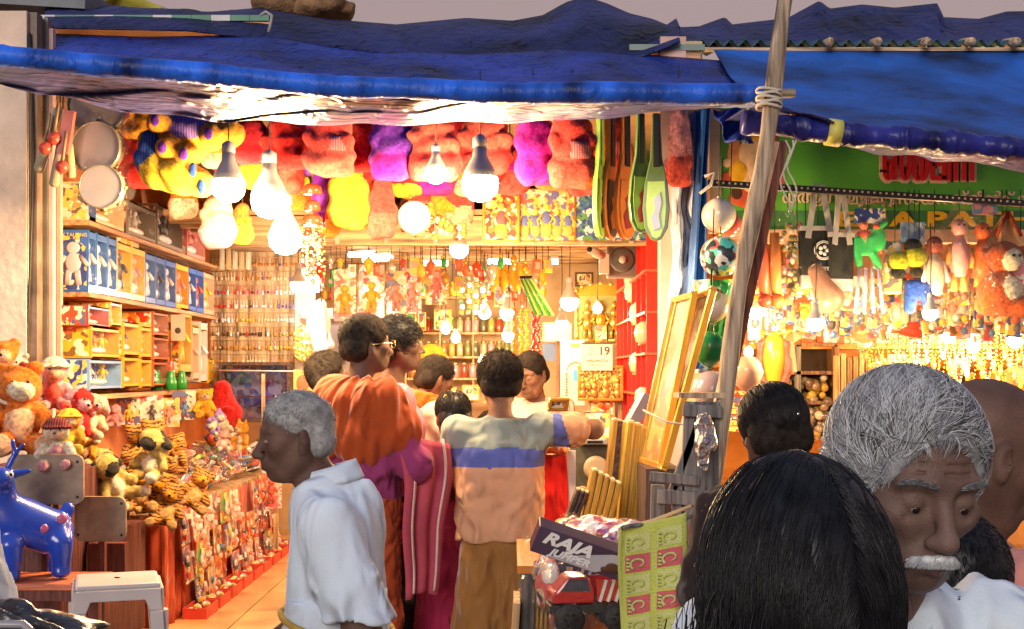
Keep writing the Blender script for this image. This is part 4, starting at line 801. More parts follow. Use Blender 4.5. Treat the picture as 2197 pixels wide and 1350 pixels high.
def deities(cols, n=5, arms=True):
    def f(t, w, h):
        for i in range(n):
            x = -w*.38+w*.76*i/(n-1) if n > 1 else 0; hh = h*(.72 if i == n//2 else .6); b = MB(); s = hh/1.0
            for c, r, m in (((x, -.004, -h*.42+s*.80), (.085*s, .004, .10*s), 0), ((x, -.004, -h*.42+s*.98), (.06*s, .004, .07*s), 1), ((x, -.004, -h*.42+s*.50), (.13*s, .004, .2*s), 2), ((x, -.004, -h*.42+s*.20), (.17*s, .004, .2*s), 1)): b.ball(c, r, n=10, k=6, m=m)
            if arms:
                for q in (-1, 1): b.tube([(x+q*.1*s, -.006, -h*.42+s*.6), (x+q*.24*s, -.006, -h*.42+s*.45), (x+q*.2*s, -.006, -h*.42+s*.3)], .03*s, n=6, m=0)
            b.build('printed_figure', cols, t)
    return f
INK = [mat('ink_skin', (.85, .45, .12), rough=.4, var=0), mat('ink_gold', (.9, .62, .1), rough=.4, var=.1), mat('ink_rose', (.75, .12, .15), rough=.4, var=0), mat('ink_blue', (.12, .16, .5), rough=.4, var=0)]
framed('gold framed picture of a seated figure right of the tallest bulb', 1075, 462, 80, 118, 7.33, ART[6], GF2, figs=deities(INK[:3], 1)); framed('wide poster of standing golden and blue figures above the beam', 1172, 462, 122, 112, 7.36, printed('poster_warm', (.80, .50, .12), [(.15, .17, .45), (.75, .12, .10), (.9, .8, .5)], 14), GF2, bord=.004, figs=deities([INK[1], INK[0], INK[3]], 5)); framed('blue landscape poster behind the racket covers', 1312, 462, 155, 112, 7.36, printed('poster_blue', (.05, .15, .50), [(.6, .7, .75), (.1, .3, .12), (.03, .08, .35)], 16), GF2, bord=.004)
framed('small dark framed photograph high on the back wall', 1253, 600, 40, 32, 9.9, ART[4], DKF)
# ======================= HANGING PACKS INSIDE =======================
def pack(label, px, py, wpx, hpx, d, art, fig, rz=0, group='blister packs hanging inside the shop', nf=1, rack=True, name='blister_pack', cat='blister pack', axis=0):
    t = thing(name, label, cat, at(px, py, d), rz, group); w, h = m_(wpx, d), m_(hpx, d)
    b = MB(); b.box((0, 0, 0), (w, .003, h)); b.build('card', art, t); b = MB()
    for i in range(nf): doll(b, ((i+.5)/nf*w*.8-w*.4, -.02, -h*.38), h*.6)
    b.build('toy', fig, t); b = MB(); b.box((0, -.02, -.06*h), (w*.88, .036, h*.78)); b.build('bubble', CLR2, t, bevel=.008); return t
pk = [(740, 634, 46, 110, 3, 2, 'pink carded pack with orange and yellow toy, leftmost of the hanging packs'), (797, 628, 54, 118, 3, 2, 'pink carded pack with large yellow toy, second of the hanging packs'), (850, 632, 44, 100, 0, 4, 'red and pink carded pack, third of the hanging packs'), (884, 625, 40, 96, 3, 4, 'rose pink carded pack with net, fourth of the hanging packs'), (936, 612, 46, 84, 2, 1, 'orange toy pack with green bow-like top above the framed card')]
for i, (a_, b_, c_, e_, k, f_, l) in enumerate(pk): pack(l, a_, b_, c_, e_, 8.3+.1*i, ART[k], FIG[f_])
pack('magenta and pink packet hanging beside the key chain board', 665, 590, 40, 74, 8.7, ART[3], FIG[4])
for i, px in enumerate((990, 1006, 1022, 1038)):
    t = thing('toy_whistle_strip', ['green and silver hanging strip, leftmost of four', 'green and silver hanging strip, second of four', 'green and silver hanging strip, third of four', 'green and silver hanging strip, fourth beside the banana-shaped toys'][i], 'hanging strip', at(px, 565, 8.7)); b = MB()
    for k in range(9): b.box((.006*math.sin(k*2+i), 0, -.035-.038*k), (.03, .012, .03), rotm(0, .3*math.sin(k+i), 0), m=(k+i) % 3)
    b.build('pouches', [GRN, mat('foil', (.7, .7, .6), rough=.2, metal=.6), mat('lime_p', (.45, .6, .1), rough=.4)], t); b = MB(); b.tube([(0, 0, -.35), (0, 0, .06)], .003, n=4); b.build('string', CORD, t)
for i in range(4):
    t = thing('banana_toy', ['yellow banana-shaped toy, leftmost of the bunch', 'yellow banana-shaped toy, second of the bunch', 'yellow banana-shaped toy, third of the bunch', 'yellow banana-shaped toy, rightmost of the bunch'][i], 'toy', at(1072+14*i, 565, 8.6)); S = Sdf(); S.chain([(0, 0, 0), (-.012-.01*(1.5-i), 0, -.06), (-.02*(1.5-i), 0, -.13), (-.034*(1.5-i), 0, -.19)], [.008, .022, .024, .010], k=.02); S.mesh('toy_body', [mat('banana', (.85, .50, .02), rough=.35)], .006, t); b = MB(); b.tube([(0, 0, 0), (0, 0, .1)], .003, n=4); b.build('string', CORD, t)
for i in range(6):
    t = thing('toy_flute', ['green toy flute, leftmost of the leaning bunch', 'green toy flute, second of the leaning bunch', 'pale green toy flute in the middle of the bunch', 'dark green toy flute in the middle of the bunch', 'green toy flute, fifth of the bunch', 'green toy flute, rightmost of the bunch'][i], 'toy flute', at(1118+4*i, 625, 8.4-.03*i)); b = MB(); b.tube([(0, 0, .09), (.10+.01*i, 0, -.16)], .010, n=8); b.build('tube', [GRN, mat('lime_p', (.45, .6, .1))][i % 2], t); b = MB(); b.ball((0, 0, .09), .013, n=8, k=6); b.build('mouthpiece', BEAD, t)
bc = [(.85, .30, .02), (.85, .55, .03), (.85, .62, .05), (.70, .03, .02), (.72, .04, .02)]
for i, px in enumerate((1104, 1118, 1130, 1146, 1156)):
    t = thing('bead_string', ['orange bead string leftmost of five', 'yellow bead string, second of five', 'bright yellow bead string, middle of five', 'red bead string beside the yellow ones', 'red bead string at the right of five'][i], 'bead string', at(px, 665, 8.9)); b = MB()
    for k in range(16): b.ball((.008*math.sin(k*1.7+i), .008*math.cos(k*2.1), -.022*k), .015, n=6, k=4)
    b.build('beads', mat('beads_%d' % i, bc[i], rough=.25, var=.15), t)['kind'] = 'stuff'; b = MB(); b.tube([(0, 0, -.3), (0, 0, .25)], .002, n=4); b.build('string', CORD, t)
hp_ = {}
for i in range(84):
    r_ = i//21; c_ = i % 21; k = int(RNG.integers(0, 6)); sh = int(RNG.integers(0, 3)); key = (k, sh)
    if key not in hp_:
        b = MB(); b.tube([(0, 0, .16), (0, 0, 0)], .0025, n=4, m=1)
        if sh == 0: b.ball((0, 0, -.03), (.024, .02, .034), n=8, k=6); b.ball((0, 0, .015), .014, n=6, k=4, m=2)
        elif sh == 1: b.box((0, 0, -.035), (.045, .012, .07)); b.box((0, -.008, -.03), (.03, .006, .035), m=2)
        else: b.lathe([(.006, .01), (.026, -.01), (.018, -.05), (.004, -.075)], n=9); b.ball((0, 0, -.08), .012, n=6, k=4, m=2)
        hp_[key] = o = b.build('hanging_trinket', [[FIG[1], FIG[2], GRN if 'GRN' in globals() else FIG[5], GF2, RDM, mat('foil', (.7, .7, .6), rough=.2, metal=.6)][k], CORD, [GF2, FIG[4], FIG[0]][sh]])
    else: o = hp_[key].copy(); COL.objects.link(o)
    d_ = [8.0, 8.7, 9.4, 9.9][r_]; px = 690+24*c_+RNG.uniform(-8, 8); o.location = at(px, 560+[0, 28, 44, 62][r_]+RNG.uniform(-10, 10), d_); o.rotation_euler = (0, 0, RNG.uniform(-1, 1)); o.scale = (RNG.uniform(.8, 1.4),)*3
    tag(o, '%s hanging trinket, %s from the left in the %s strung row inside' % (['red', 'amber', 'green', 'gold', 'dark red', 'silver'][k], ORD[c_], ['nearest', 'second', 'third', 'farthest'][r_]), 'trinket', 'trinkets strung under the inner ceiling')
# ======================= JAR SHELVES =======================
t = thing('jar_shelves', 'wooden shelves on the back wall filled with rows of glass jars', 'shelving', at(985, 720, 10.35)); y0 = at(985, 720, 10.35)
for py in (716, 767, 813, 862, 640): b = MB(); b.box((m_(3, 10.3), -.06, Z(py, 10.3)-y0.z), (m_(225, 10.3), .16, .016)); b.build('shelf', PLY, t)
for px in (872, 945, 1016, 1098): b = MB(); b.box((X(px, 10.3)-y0.x, -.055, Z(750, 10.3)-y0.z), (.014, .15, .85)); b.build('upright', PLY, t)
JC = [mat('jar_%d' % i, c, rough=.12, var=.1, coat=.8) for i, c in enumerate([(.50, .18, .04), (.65, .40, .08), (.20, .22, .06), (.45, .06, .03), (.60, .45, .25), (.10, .12, .06), (.65, .3, .3)])]; LID = mat('jar_lid', (.65, .50, .25), rough=.25, metal=.7)
jp = {}; 
for (py, x0, x1, n) in ((716, 885, 1088, 13), (767, 885, 1088, 13), (813, 885, 1088, 12), (640, 960, 1088, 8)):
    for i in range(n):
        k = int(RNG.integers(0, 7)); px = x0+(x1-x0)*i/(n-1)
        if 935 < px < 955 and py == 716: continue
        jl = '%s filled glass jar, %s from the left on the %s jar shelf' % (['rust', 'amber', 'olive', 'dark red', 'beige', 'dark green', 'pink'][k], ORD[i], {640: 'topmost', 716: 'second', 767: 'third', 813: 'lowest'}[py])
        if k not in jp:
            t = thing('glass_jar', jl, 'jar', group='glass jars on the back shelves'); b = MB(); b.lathe([(.024, 0), (.027, .01), (.027, .09), (.02, .105)], n=12); b.build('jar_body', JC[k], t); b = MB(); b.lathe([(.023, .105), (.023, .122)], n=12); b.build('lid', LID, t); jp[k] = t
        else: t = dup(jp[k], (0, 0, 0), label=jl)
        t.location = (X(px, 10.25), 10.24, Z(py, 10.3)+.009)
for (px, py, w, h, k, l) in ((880, 685, 26, 44, 5, 'small picture with green figure in gold frame on the jar shelves'), (950, 686, 38, 46, 4, 'white card with golden emblem in a frame on the jar shelves'), (968, 845, 24, 28, 3, 'small rounded photo stand on the lowest jar shelf, left'), (1010, 843, 38, 34, 4, 'white glowing photo stand on the lowest jar shelf, right'), (905, 690, 18, 40, 0, 'narrow red picture between two frames on the jar shelves'), (1075, 640, 30, 40, 0, 'red picture card above the twin bulbs')):
    framed(l, px, py, w, h, 10.05, ART[k], GF, bord=.01)
b = MB(); b.box((0, 0, 0), (.30, .12, .03)); o = b.build('ledge', PLY); o.location = at(815, 682, 9.9); tag(o, 'short wooden ledge with white clutter behind the hanging packs', 'ledge')
# ======================= RIGHT PART OF THE BACK WALL =======================
t = thing('deity_relief', 'golden arched shrine relief with three small figures and domed canopy', 'shrine relief', at(1288, 672, 9.5)); w, h = m_(112, 9.5), m_(125, 9.5)
b = MB(); b.box((0, .02, -.02), (w, .02, h)); b.build('backing', mat('shrine_green', (.35, .38, .12), rough=.5), t)
b = MB(); b.prism([(w*.5*math.cos(a), h*.30+h*.2*math.sin(a)) for a in np.linspace(0, PI, 16)], -.05, .01); b.build('canopy', GF2, t)
for i in range(9): a = PI*i/8; b = MB(); b.ball((w*.5*math.cos(a), -.05, h*.30+h*.2*math.sin(a)), .018, n=8, k=6); b.build('rosette', GF, t)
for q in (-1, 1): b = MB(); b.lathe([(.02, -h*.45), (.016, -h*.4), (.013, 0), (.02, h*.28)], c=(q*w*.46, -.03, 0), n=10); b.build('column', GF, t)
for i, x in enumerate((-.1, 0, .1)): b = MB(); doll(b, (x, -.03, -.20), .24 if i != 1 else .28); b.lathe([(.05, -.22), (.06, -.20)], c=(x, -.03, 0), n=10); b.ball((x, -.03, .06), (.02, .02, .03), n=8, k=5); b.build('figure', [GF, GF2, GF][i], t)
b = MB(); b.box((0, -.06, -.18), (.085, .01, .17)); b.build('small_portrait', ART[4], t)
t = thing('tear_off_calendar', 'white tear-off calendar sheet showing large numerals 2 and 19', 'calendar', at(1281, 765, 8.6)); w, h = m_(66, 8.6), m_(60, 8.6)
b = MB(); b.box((0, 0, 0), (w, .012, h)); b.build('sheet', mat('calendar_paper', (.80, .75, .66), rough=.7, var=.05), t); b = MB(); b.box((0, -.008, h*.47), (w, .006, .012)); b.build('binding', mat('ink_dark', (.1, .08, .08)), t)
DI = mat('ink_numeral', (.12, .06, .03), rough=.6, var=0); GI = mat('ink_grey', (.45, .40, .36), rough=.6, var=0); RI = mat('ink_redline', (.55, .08, .05), rough=.6, var=0)
text('2', .085, GI, (-.045, -.008, .035), (PI/2, 0, 0), t); text('19', .080, DI, (.048, -.008, .035), (PI/2, 0, 0), t, off=.0015); text('WELLINGTN', .026, RI, (0, -.008, -.030), (PI/2, 0, 0), t); text('FEBRUARY 2019', .014, GI, (0, -.008, -.058), (PI/2, 0, 0), t)
framed('gold relief picture in a gilt frame under the calendar', 1288, 822, 98, 76, 8.65, printed('relief', (.45, .22, .05), [(.85, .5, .08), (.9, .65, .2), (.2, .08, .02)], 30), GF, bord=.018, figs=deities([GF2, GF, GF], 4)); framed('orange sacred picture below the gilt frame', 1291, 895, 58, 72, 8.7, ART[6], PLY)
b = MB(); b.box((0, 0, 0), (m_(26, 8.75), .03, m_(130, 8.75))); o = b.build('wall_board', PLY); o.location = at(1322, 905, 8.75); tag(o, 'narrow plywood upright below the gilt framed picture', 'board')
t = thing('arched_board', 'tall white board with pink bead arch and blue sticker left of the calendar', 'panel', at(1228, 800, 9.3)); b = MB(); b.box((0, 0, 0), (m_(52, 9.3), .02, m_(140, 9.3))); b.build('panel', mat('panel_white', (.65, .60, .52), rough=.6), t)
b = MB()
for a in np.linspace(-.3, PI*.95, 22): b.ball((.06*math.cos(a)+.02, -.015, .06*math.sin(a)+.02), .009, n=6, k=4)
for i in range(12): b.ball((-.045, -.015, .0-.02*i), .010, n=6, k=4)
b.build('bead_arch', FIG[4], t)['kind'] = 'stuff'; b = MB(); b.box((.03, -.014, -.02), (.045, .004, .08)); b.build('sticker', mat('sticker_blue', (.05, .35, .8), rough=.3), t); b = MB(); b.box((.02, -.014, .20), (.06, .01, .03)); b.build('gold_tag', GF2, t)
framed('pair of pale framed papers under the small bulbs', 1196, 712, 64, 42, 9.6, mat('paper', (.66, .6, .5), rough=.7), PLY, bord=.008); b = MB(); b.box((0, 0, 0), (.10, .05, .14)); o = b.build('box', mat('dull_blue', (.12, .18, .35), rough=.5)); o.location = at(1178, 755, 9.9); tag(o, 'dull blue box on the back wall right of the bead strings', 'box')
b = MB(); b.box((0, 0, 0), (.03, .04, 1.2)); o = b.build('door_frame', wood('brown_post', (.25, .12, .06))); o.location = at(1198, 850, 9.7); tag(o, 'thin brown upright between the bead strings and the arched panel', 'post')
b = MB(); b.box((0, 0, 0), (.09, .09, .42)); o = b.build('brass_vase', GF2, bevel=.03); o.location = at(1350, 800, 9.0); o.scale = (.6, .6, .5); tag(o, 'golden pot-shaped ornament between calendar and red rack', 'ornament')
t = thing('loudspeaker', 'round grey loudspeaker mounted high right of the beam', 'loudspeaker', at(1335, 558, 7.9)); b = MB(); b.box((0, .05, 0), (.19, .10, .22)); b.build('cabinet', mat('speaker_grey', (.16, .14, .13), rough=.6), t, bevel=.01); b = MB(); b.lathe([(.001, .02), (.03, .015), (.07, .02), (.08, .0)], n=20, rot=rotm(PI/2, 0, 0)); b.build('cone', mat('speaker_cone', (.10, .09, .09), rough=.5), t); b = MB(); b.ball((0, -.03, 0), .025); b.build('dust_cap', BASE, t)
t = thing('security_camera', 'cream security camera fixed under the beam', 'security camera', at(1283, 545, 7.8)); b = MB(); b.tube([(-.05, -.05, .02), (.03, .03, -.01)], .028, n=14); b.build('camera_body', BASE, t); b = MB(); b.ball((-.056, -.056, .022), .017, n=10, k=6); b.build('lens', BEAD, t); b = MB(); b.box((.04, .04, -.06), (.06, .06, .12)); b.build('bracket', BASE, t)
# red rack on the right wall
RR = mat('rack_red', (.60, .02, .01), rough=.45, var=.12)
t = thing('red_rack', 'bright red slotted rack on the right wall holding pale ornaments', 'rack', (.86, 8.3, 1.6)); b = MB(); b.box((.012, 0, 0), (.02, 2.1, 1.75)); b.build('back_panel', RR, t)
for i in range(8): b = MB(); b.box((-.045, 0, -.85+.24*i), (.10, 2.1, .014)); b.build('shelf', mat('rack_edge', (.70, .10, .05), rough=.4), t)
for i in range(8): b = MB(); b.box((-.04, -1.03+.295*i, 0), (.09, .012, 1.72)); b.build('divider', RR, t)
WS = mat('pearl', (.80, .62, .38), rough=.25, coat=.5)
for i, (px, py) in enumerate(((1348, 625), (1348, 678), (1345, 722), (1370, 600), (1366, 780), (1352, 850))):
    d = 8.3; t = thing('ornament', ['pearly ridged ornament on the topmost visible red slot', 'pearly ridged ornament on the second red slot', 'pair-like pearly ornament on the third red slot', 'small yellow ornament near the top of the red rack', 'small white shell on the red rack near its edge', 'cream ornament low on the red rack'][i], 'ornament', (.79, 8.3-.35*(i % 3), Z(py, 8.3))); b = MB()
    for k in range(3): b.lathe([(.01, .07), (.04, .045), (.05, 0), (.04, -.05), (.015, -.07)], c=(0, -.03+.03*k, 0), n=12)
    b.build('ornament_body', WS, t); b = MB(); b.lathe([(.03, -.075), (.03, -.068)], n=10); b.build('foot', GF, t)
# ======================= COUNTER =======================
t = thing('counter', 'shop counter draped in a bright red cloth', 'counter', at(1174, 975, 6.3)); zt = at(0, 975, 6.3).z
b = MB(); b.sheet(lambda u, v: ((u-.5)*.19+.01*math.sin(v*6), -.02+.012*math.sin(u*22+v*2)*v, -v*(zt-.28)), 26, 16); b.build('red_cloth', cloth('red', (.60, .012, .010), sheen=.3), t, solid=.006); b = MB(); b.box((0, .25, -(zt-.27)/2), (.18, .5, zt-.28)); b.build('cabinet', PLY, t); b = MB(); b.box((.12, .0, -.28), (.045, .02, .6)); b.build('white_strip', mat('strip_white', (.6, .55, .58)), t)
t = thing('gold_pouch', 'heap of shiny orange and gold wrapped sweets on the red counter', 'packets', at(1178, 965, 6.25)); S = Sdf()
for i in range(7): S.ell(((i-3)*.022, RNG.uniform(-.02, .02), .02+.02*math.sin(i*2)), (.028, .04, .03), k=.01)
S.mesh('pouches', [ART[6]], .006, t, wrinkle(.008, 18, 5)); S = Sdf(); S.ell((0, 0, .03), (.10, .07, .055), k=.01); S.mesh('wrap', [CLR2], .01, t, wrinkle(.01, 14, 6))
t = thing('speaker_cabinet', 'tall black loudspeaker cabinet with pale cone rings beside the counter', 'loudspeaker', at(1270, 1025, 6.6)); b = MB(); w, h = m_(92, 6.6), m_(140, 6.6); b.box((0, .12, -.05), (w, .24, h+.1)); b.build('cabinet', mat('cab_grey', (.10, .095, .07), rough=.7, bump=.3), t, bevel=.01)
for z, r, x in ((.05, .065, .02), (-.07, .028, -.05)): b = MB(); b.lathe([(r*.55, -.004), (r, -.002), (r, .012), (r*.6, .010)], c=(x, -.008, z), n=24, rot=rotm(PI/2, 0, 0)); b.build('cone_ring', mat('ring_cream', (.5, .38, .25), rough=.4), t); b = MB(); b.ball((x, -.004, z), (r*.35, .01, r*.35)); b.build('dust_cap', mat('ring_dark', (.15, .12, .1)), t)
t = thing('media_player', 'small silver player lying on the black loudspeaker cabinet', 'player', at(1272, 948, 6.55)); b = MB(); b.box((0, .05, 0), (.15, .14, .028)); b.build('case', mat('player_silver', (.4, .4, .42), rough=.3, metal=.5), t, bevel=.005); b = MB(); b.box((.01, -.022, 0), (.08, .004, .012)); b.build('display', BEAD, t)
framed('pale yellow printed card standing on the silver player', 1280, 912, 58, 60, 6.75, ART[4], PLY, bord=.006, tilt=-.15)
# ======================= FRAME BUNDLES, GILT FRAMES =======================
GW = wood('gilded_wood', (.72, .40, .05), rough=.35, axis=2, coat=.3, sc=.7); GW2 = wood('gilded_dark', (.52, .28, .04), rough=.4, sc=.7)
def mould(label, a, q, w, dp, m1, group, tw=0, up=(0, 1, 0)):
    a = Vector(a); q = Vector(q); t = thing('frame_moulding', label, 'picture frame', q, group=group); L_ = a-q; o = Vector((0, 0, 0))
    b = MB(); b.bar(o, L_, w, dp, up=up); b.build('rail', m1, t, bevel=.002); n_ = L_.normalized()
    b = MB(); b.bar(n_*.004-Vector((0, dp*.5+.001, 0)), L_-n_*.004-Vector((0, dp*.5+.001, 0)), w*.35, .006, up=up); b.build('raised_edge', GF2 if m1 is not DKF else DKF, t)
    b = MB(); b.box(L_+n_*.003, (w*.8, dp*.8, .006)); b.build('end_face', mat('end_pale', (.72, .52, .28), rough=.6) , t); return t
words = ['first', 'second', 'third', 'fourth', 'fifth', 'sixth', 'seventh']
for i in range(5): mould('%s gilded frame from the left in the taller leaning bundle' % words[i], at(1352+13.5*i, 905+5*i, 5.4), at(1268+13.5*i+60, 1130, 5.4), .030, .16, [GW, GW2][i % 2], 'tall bundle of gilded frames')
for i in range(3): mould('%s dark edged frame left of the tall gilded bundle' % words[i], at(1318+10*i, 900+3*i, 5.5), at(1296+12*i, 1110, 5.5), .022, .14, DKF if i == 1 else GW2, 'dark edged frames beside the tall bundle')
for i in range(5): mould('%s gilded frame from the left in the shorter front bundle' % words[i], at(1275+12.5*i, 1008+7*i, 5.0), at(1246+13*i, 1145, 5.0), .022, .14, [GW, GW2][(i+1) % 2], 'short bundle of gilded frames')
for i in range(3): mould('%s short black frame leaning left of the front bundle' % words[i], at(1240+9*i, 1050+3*i, 4.95), at(1205+9*i, 1140, 4.95), .014, .10, DKF, 'short black frames by the front bundle')
t = thing('tall_frame_plastic', 'grey plastic wrapped panel leaning behind the tall gilded bundle', 'panel', at(1360, 905, 5.6)); b = MB(); b.bar((-.06, 0, -.1), (.06, .0, .12), .05, .2, up=(0, 1, 0)); b.build('panel', mat('violet_grey', (.35, .28, .3), rough=.3), t); b = MB(); b.bar((-.062, -.01, -.1), (.064, -.01, .122), .06, .21, up=(0, 1, 0)); b.build('wrap', CLR2, t)
for i, (tl, tr, bl, br, d, l) in enumerate((((1446, 645), (1490, 632), (1372, 985), (1418, 1000), 5.05, 'left one of two tall gilt frames wrapped in plastic leaning by the pillar'), ((1489, 640), (1530, 622), (1400, 1010), (1426, 1003), 4.95, 'right one of two tall gilt frames leaning beside the grey wooden stand'))):
    TL, TR, BL2, BR = at(*tl, d+.30), at(*tr, d), at(*bl, d+.30), at(*br, d); t = thing('gilt_frame', l, 'picture frame', BR); o = Vector(BR)
    def rail(a_, q_, w_, m_1, nm='frame_rail', f=0.): b = MB(); b.bar(Vector(a_)-o, Vector(q_)-o, w_, .03, up=(0, 1, 0)); b.build(nm, m_1, t, bevel=.004)
    rail(TL, BL2, .028, GF); rail(TR, BR, .028, GF2); rail(TL, TR, .026, GF2); rail(BL2, BR, .026, GF)
    ins = lambda P, Q, k: P.lerp(Q, k)
    for k, nm, mm in ((.14, 'inner_bead', GW), (.86, 'inner_bead', GW2)): rail(ins(TL, TR, k), ins(BL2, BR, k), .010, mm, nm)
    b = MB(); vs = [ins(TL, TR, .1)-o, ins(TL, TR, .9)-o, ins(BL2, BR, .9)-o, ins(BL2, BR, .1)-o]; vs = vs+[v+Vector((0, .008, 0)) for v in vs]; b.add([tuple(v) for v in vs], [(0, 1, 2, 3), (7, 6, 5, 4), (0, 4, 5, 1), (1, 5, 6, 2), (2, 6, 7, 3), (3, 7, 4, 0)]); b.build('print', printed('frame_print%d' % i, (.50, .22, .06), [(.6, .2, .12), (.65, .4, .12)], 8), t)
    b = MB(); vs = [TL-o, TR-o, BR-o, BL2-o]; vs = [v+Vector((0, -.03, 0)) for v in vs]; b.sheet(lambda u, v: tuple((vs[0].lerp(vs[1], u)).lerp(vs[3].lerp(vs[2], u), v)+Vector((0, -.006*math.sin(u*9+v*23), 0))), 6, 30); b.build('plastic_wrap', CLR2, t)
b = MB(); b.tube([at(1380, 880, 4.9), at(1430, 905, 4.75), at(1475, 912, 4.7), at(1545, 900, 4.6)], .004, n=5); tag(b.build('tie_string', mat('pale_rope', (.55, .50, .42))), 'thin pale string tied across the leaning gilt frames', 'string')
# grey weathered stand
GWD = wood('grey_weathered', (.17, .16, .15), rough=.9, bump=1., sc=.7)
t = thing('wooden_stand', 'rough grey weathered wooden stand right of the gilt frames', 'stand', at(1470, 1350, 4.55)); o = Vector(t.location); D = 4.55
for (a_, q_, w_, nm) in (((1490, 862), (1470, 1400), .075, 'upright'), ((1525, 862), (1520, 1400), .06, 'upright'), ((1412, 1040), (1400, 1400), .05, 'upright'), ((1455, 1040), (1455, 1400), .045, 'upright'), ((1465, 880), (1548, 884), .045, 'rail'), ((1395, 1022), (1500, 1032), .035, 'rail'), ((1410, 1065), (1500, 1070), .05, 'rail'), ((1440, 1060), (1500, 900), .03, 'brace')):
    b = MB(); b.bar(at(*a_, D+(.0 if nm == 'rail' else .03))-o, at(*q_, D+(.0 if nm == 'rail' else .03))-o, w_, .03, up=(0, 1, 0)); b.build(nm, GWD, t, bevel=.003)
b = MB(); b.box(at(1500, 848, 4.65)-o, (.17, .16, .02)); b.build('top_board', wood('stand_top', (.42, .30, .18)), t)
S = Sdf(); S.chain([(0, 0, 0), (.01, -.01, -.08), (.0, 0, -.16)], [.02, .025, .012], k=.02); o2 = S.mesh('plastic_bag', [clear('milky_plastic')], .006, None, wrinkle(.008, 20, 3)); o2.location = at(1508, 900, 4.48); tag(o2, 'small crumpled plastic bag tied on the grey stand', 'plastic bag')
# ======================= RIGHT SHOP =======================
t = thing('signboard', 'green shop signboard with red lettering and an orange deity print at its left end', 'signboard', at(1900, 360, 6.55)); d = 6.55; o = Vector(t.location)
SG = mat('sign_green', (.12, .48, .05), rough=.5, var=.10, vscale=1.5); SG2 = mat('sign_dark_green', (.045, .20, .06), rough=.5)
def sp(px, py, k=0.): v = at(px, py, d-k)-o; return v
def rect(nm, x0, y0, x1, y1, m, k0, k1): b = MB(); a = sp(x0, y0); c = sp(x1, y1); b.box(((a.x+c.x)/2, -(k0+k1)/2, (a.z+c.z)/2), (abs(c.x-a.x), k1-k0, abs(a.z-c.z))); return b.build(nm, m, t)
rect('panel', 1530, 232, 2320, 452, SG, -.03, 0); rect('lower_band', 1545, 452, 2320, 492, SG2, -.03, .002); rect('edge_strip', 1522, 232, 1546, 500, mat('sign_edge', (.62, .5, .36), rough=.5), -.03, .008)
rect('lower_beam', 1545, 494, 2320, 522, mat('beam_pink', (.62, .40, .26), rough=.7), -.05, .03)
# large red characters: only their lower halves show under the tarpaulin
SR = mat('sign_red', (.75, .015, .008), rough=.5, var=0); SO = mat('sign_outline', (.85, .62, .45), rough=.5, var=0); SYL = mat('sign_yellow', (.85, .50, .01), rough=.5, var=0)
arc = lambda cx, cy, rx, ry, a0, a1, n=10: [(cx+rx*math.cos(a), cy+ry*math.sin(a)) for a in np.linspace(a0, a1, n)]
glyphs = [arc(1904, 368, 7, 15, PI, 0)+[(1911, 350)]+arc(1904, 352, 7, 6, 0, -PI), [(1897, 368), (1897, 318)], [(1919, 384), (1919, 315)], [(1933, 318), (1933, 360)]+arc(1941, 364, 8, 19, PI, 0)+[(1950, 318)], [(1961, 320), (1962, 352)]+arc(1968, 360, 8, 24, PI, .5*PI, 5)+arc(1970, 360, 6, 24, .5*PI, 0, 5)+[(1976, 322)], arc(1978, 360, 10, 24, .5*PI, 0, 6)+[(1989, 322)],
          [(2000, 320), (2000, 383), (2027, 383)], [(2001, 352), (2024, 352), (2024, 383)], [(2035, 318), (2035, 386)], [(2049, 320), (2049, 386)], [(2067, 318), (2067, 386)], [(2084, 318), (2084, 386)], [(2035, 320), (2049, 318)], [(2067, 320), (2084, 318)]]
for w_, m_i, k, nm in ((.026, SO, .002, 'letter_outline'), (.0125, SR, .010, 'red_letter')):
    b = MB()
    for g in glyphs:
        P = [sp(x, y) for x, y in g]; 
        for i in range(len(P)-1):
            a, q = P[i], P[i+1]; e = (q-a).normalized()*(w_*.45); b.bar((a.x-e.x, -k, a.z-e.z), (q.x+e.x, -k, q.z+e.z), w_*2 if w_ > .02 else w_*1.9, .004+(.0007*(i % 3)), up=(0, 1, 0))
    b.build(nm, m_i, t)
for s_, px, py in (('\u0d27\u0d06\u0d25\u0d2f \u0d30\u0d0e\u0d43', 1800, 425), ('\u0d2a\u0d42\u0d1c\u0d3e \u0d38\u0d3e\u0d27\u0d28\u0d19\u0d4d\u0d19\u0d7e', 1980, 428), ('\u0d35\u0d3f\u0d33\u0d15\u0d4d\u0d15\u0d4d', 2140, 430)):
    p = sp(px, py); text(s_, .085, SO, (p.x, -.006, p.z), (PI/2, 0, 0), t, name='small_lettering', ext=.002, off=.001)
for s_, px in (('E', 1810), ('X', 1862), ('A', 1937), ('P', 2008), ('A', 2065), ('T', 2122), ('H', 2185)):
    p = sp(px, 472); text(s_, .105, SYL, (p.x, -.008, p.z), (PI/2, 0, 0), t, name='yellow_letter', ext=.002, sx=1.9, off=.004)
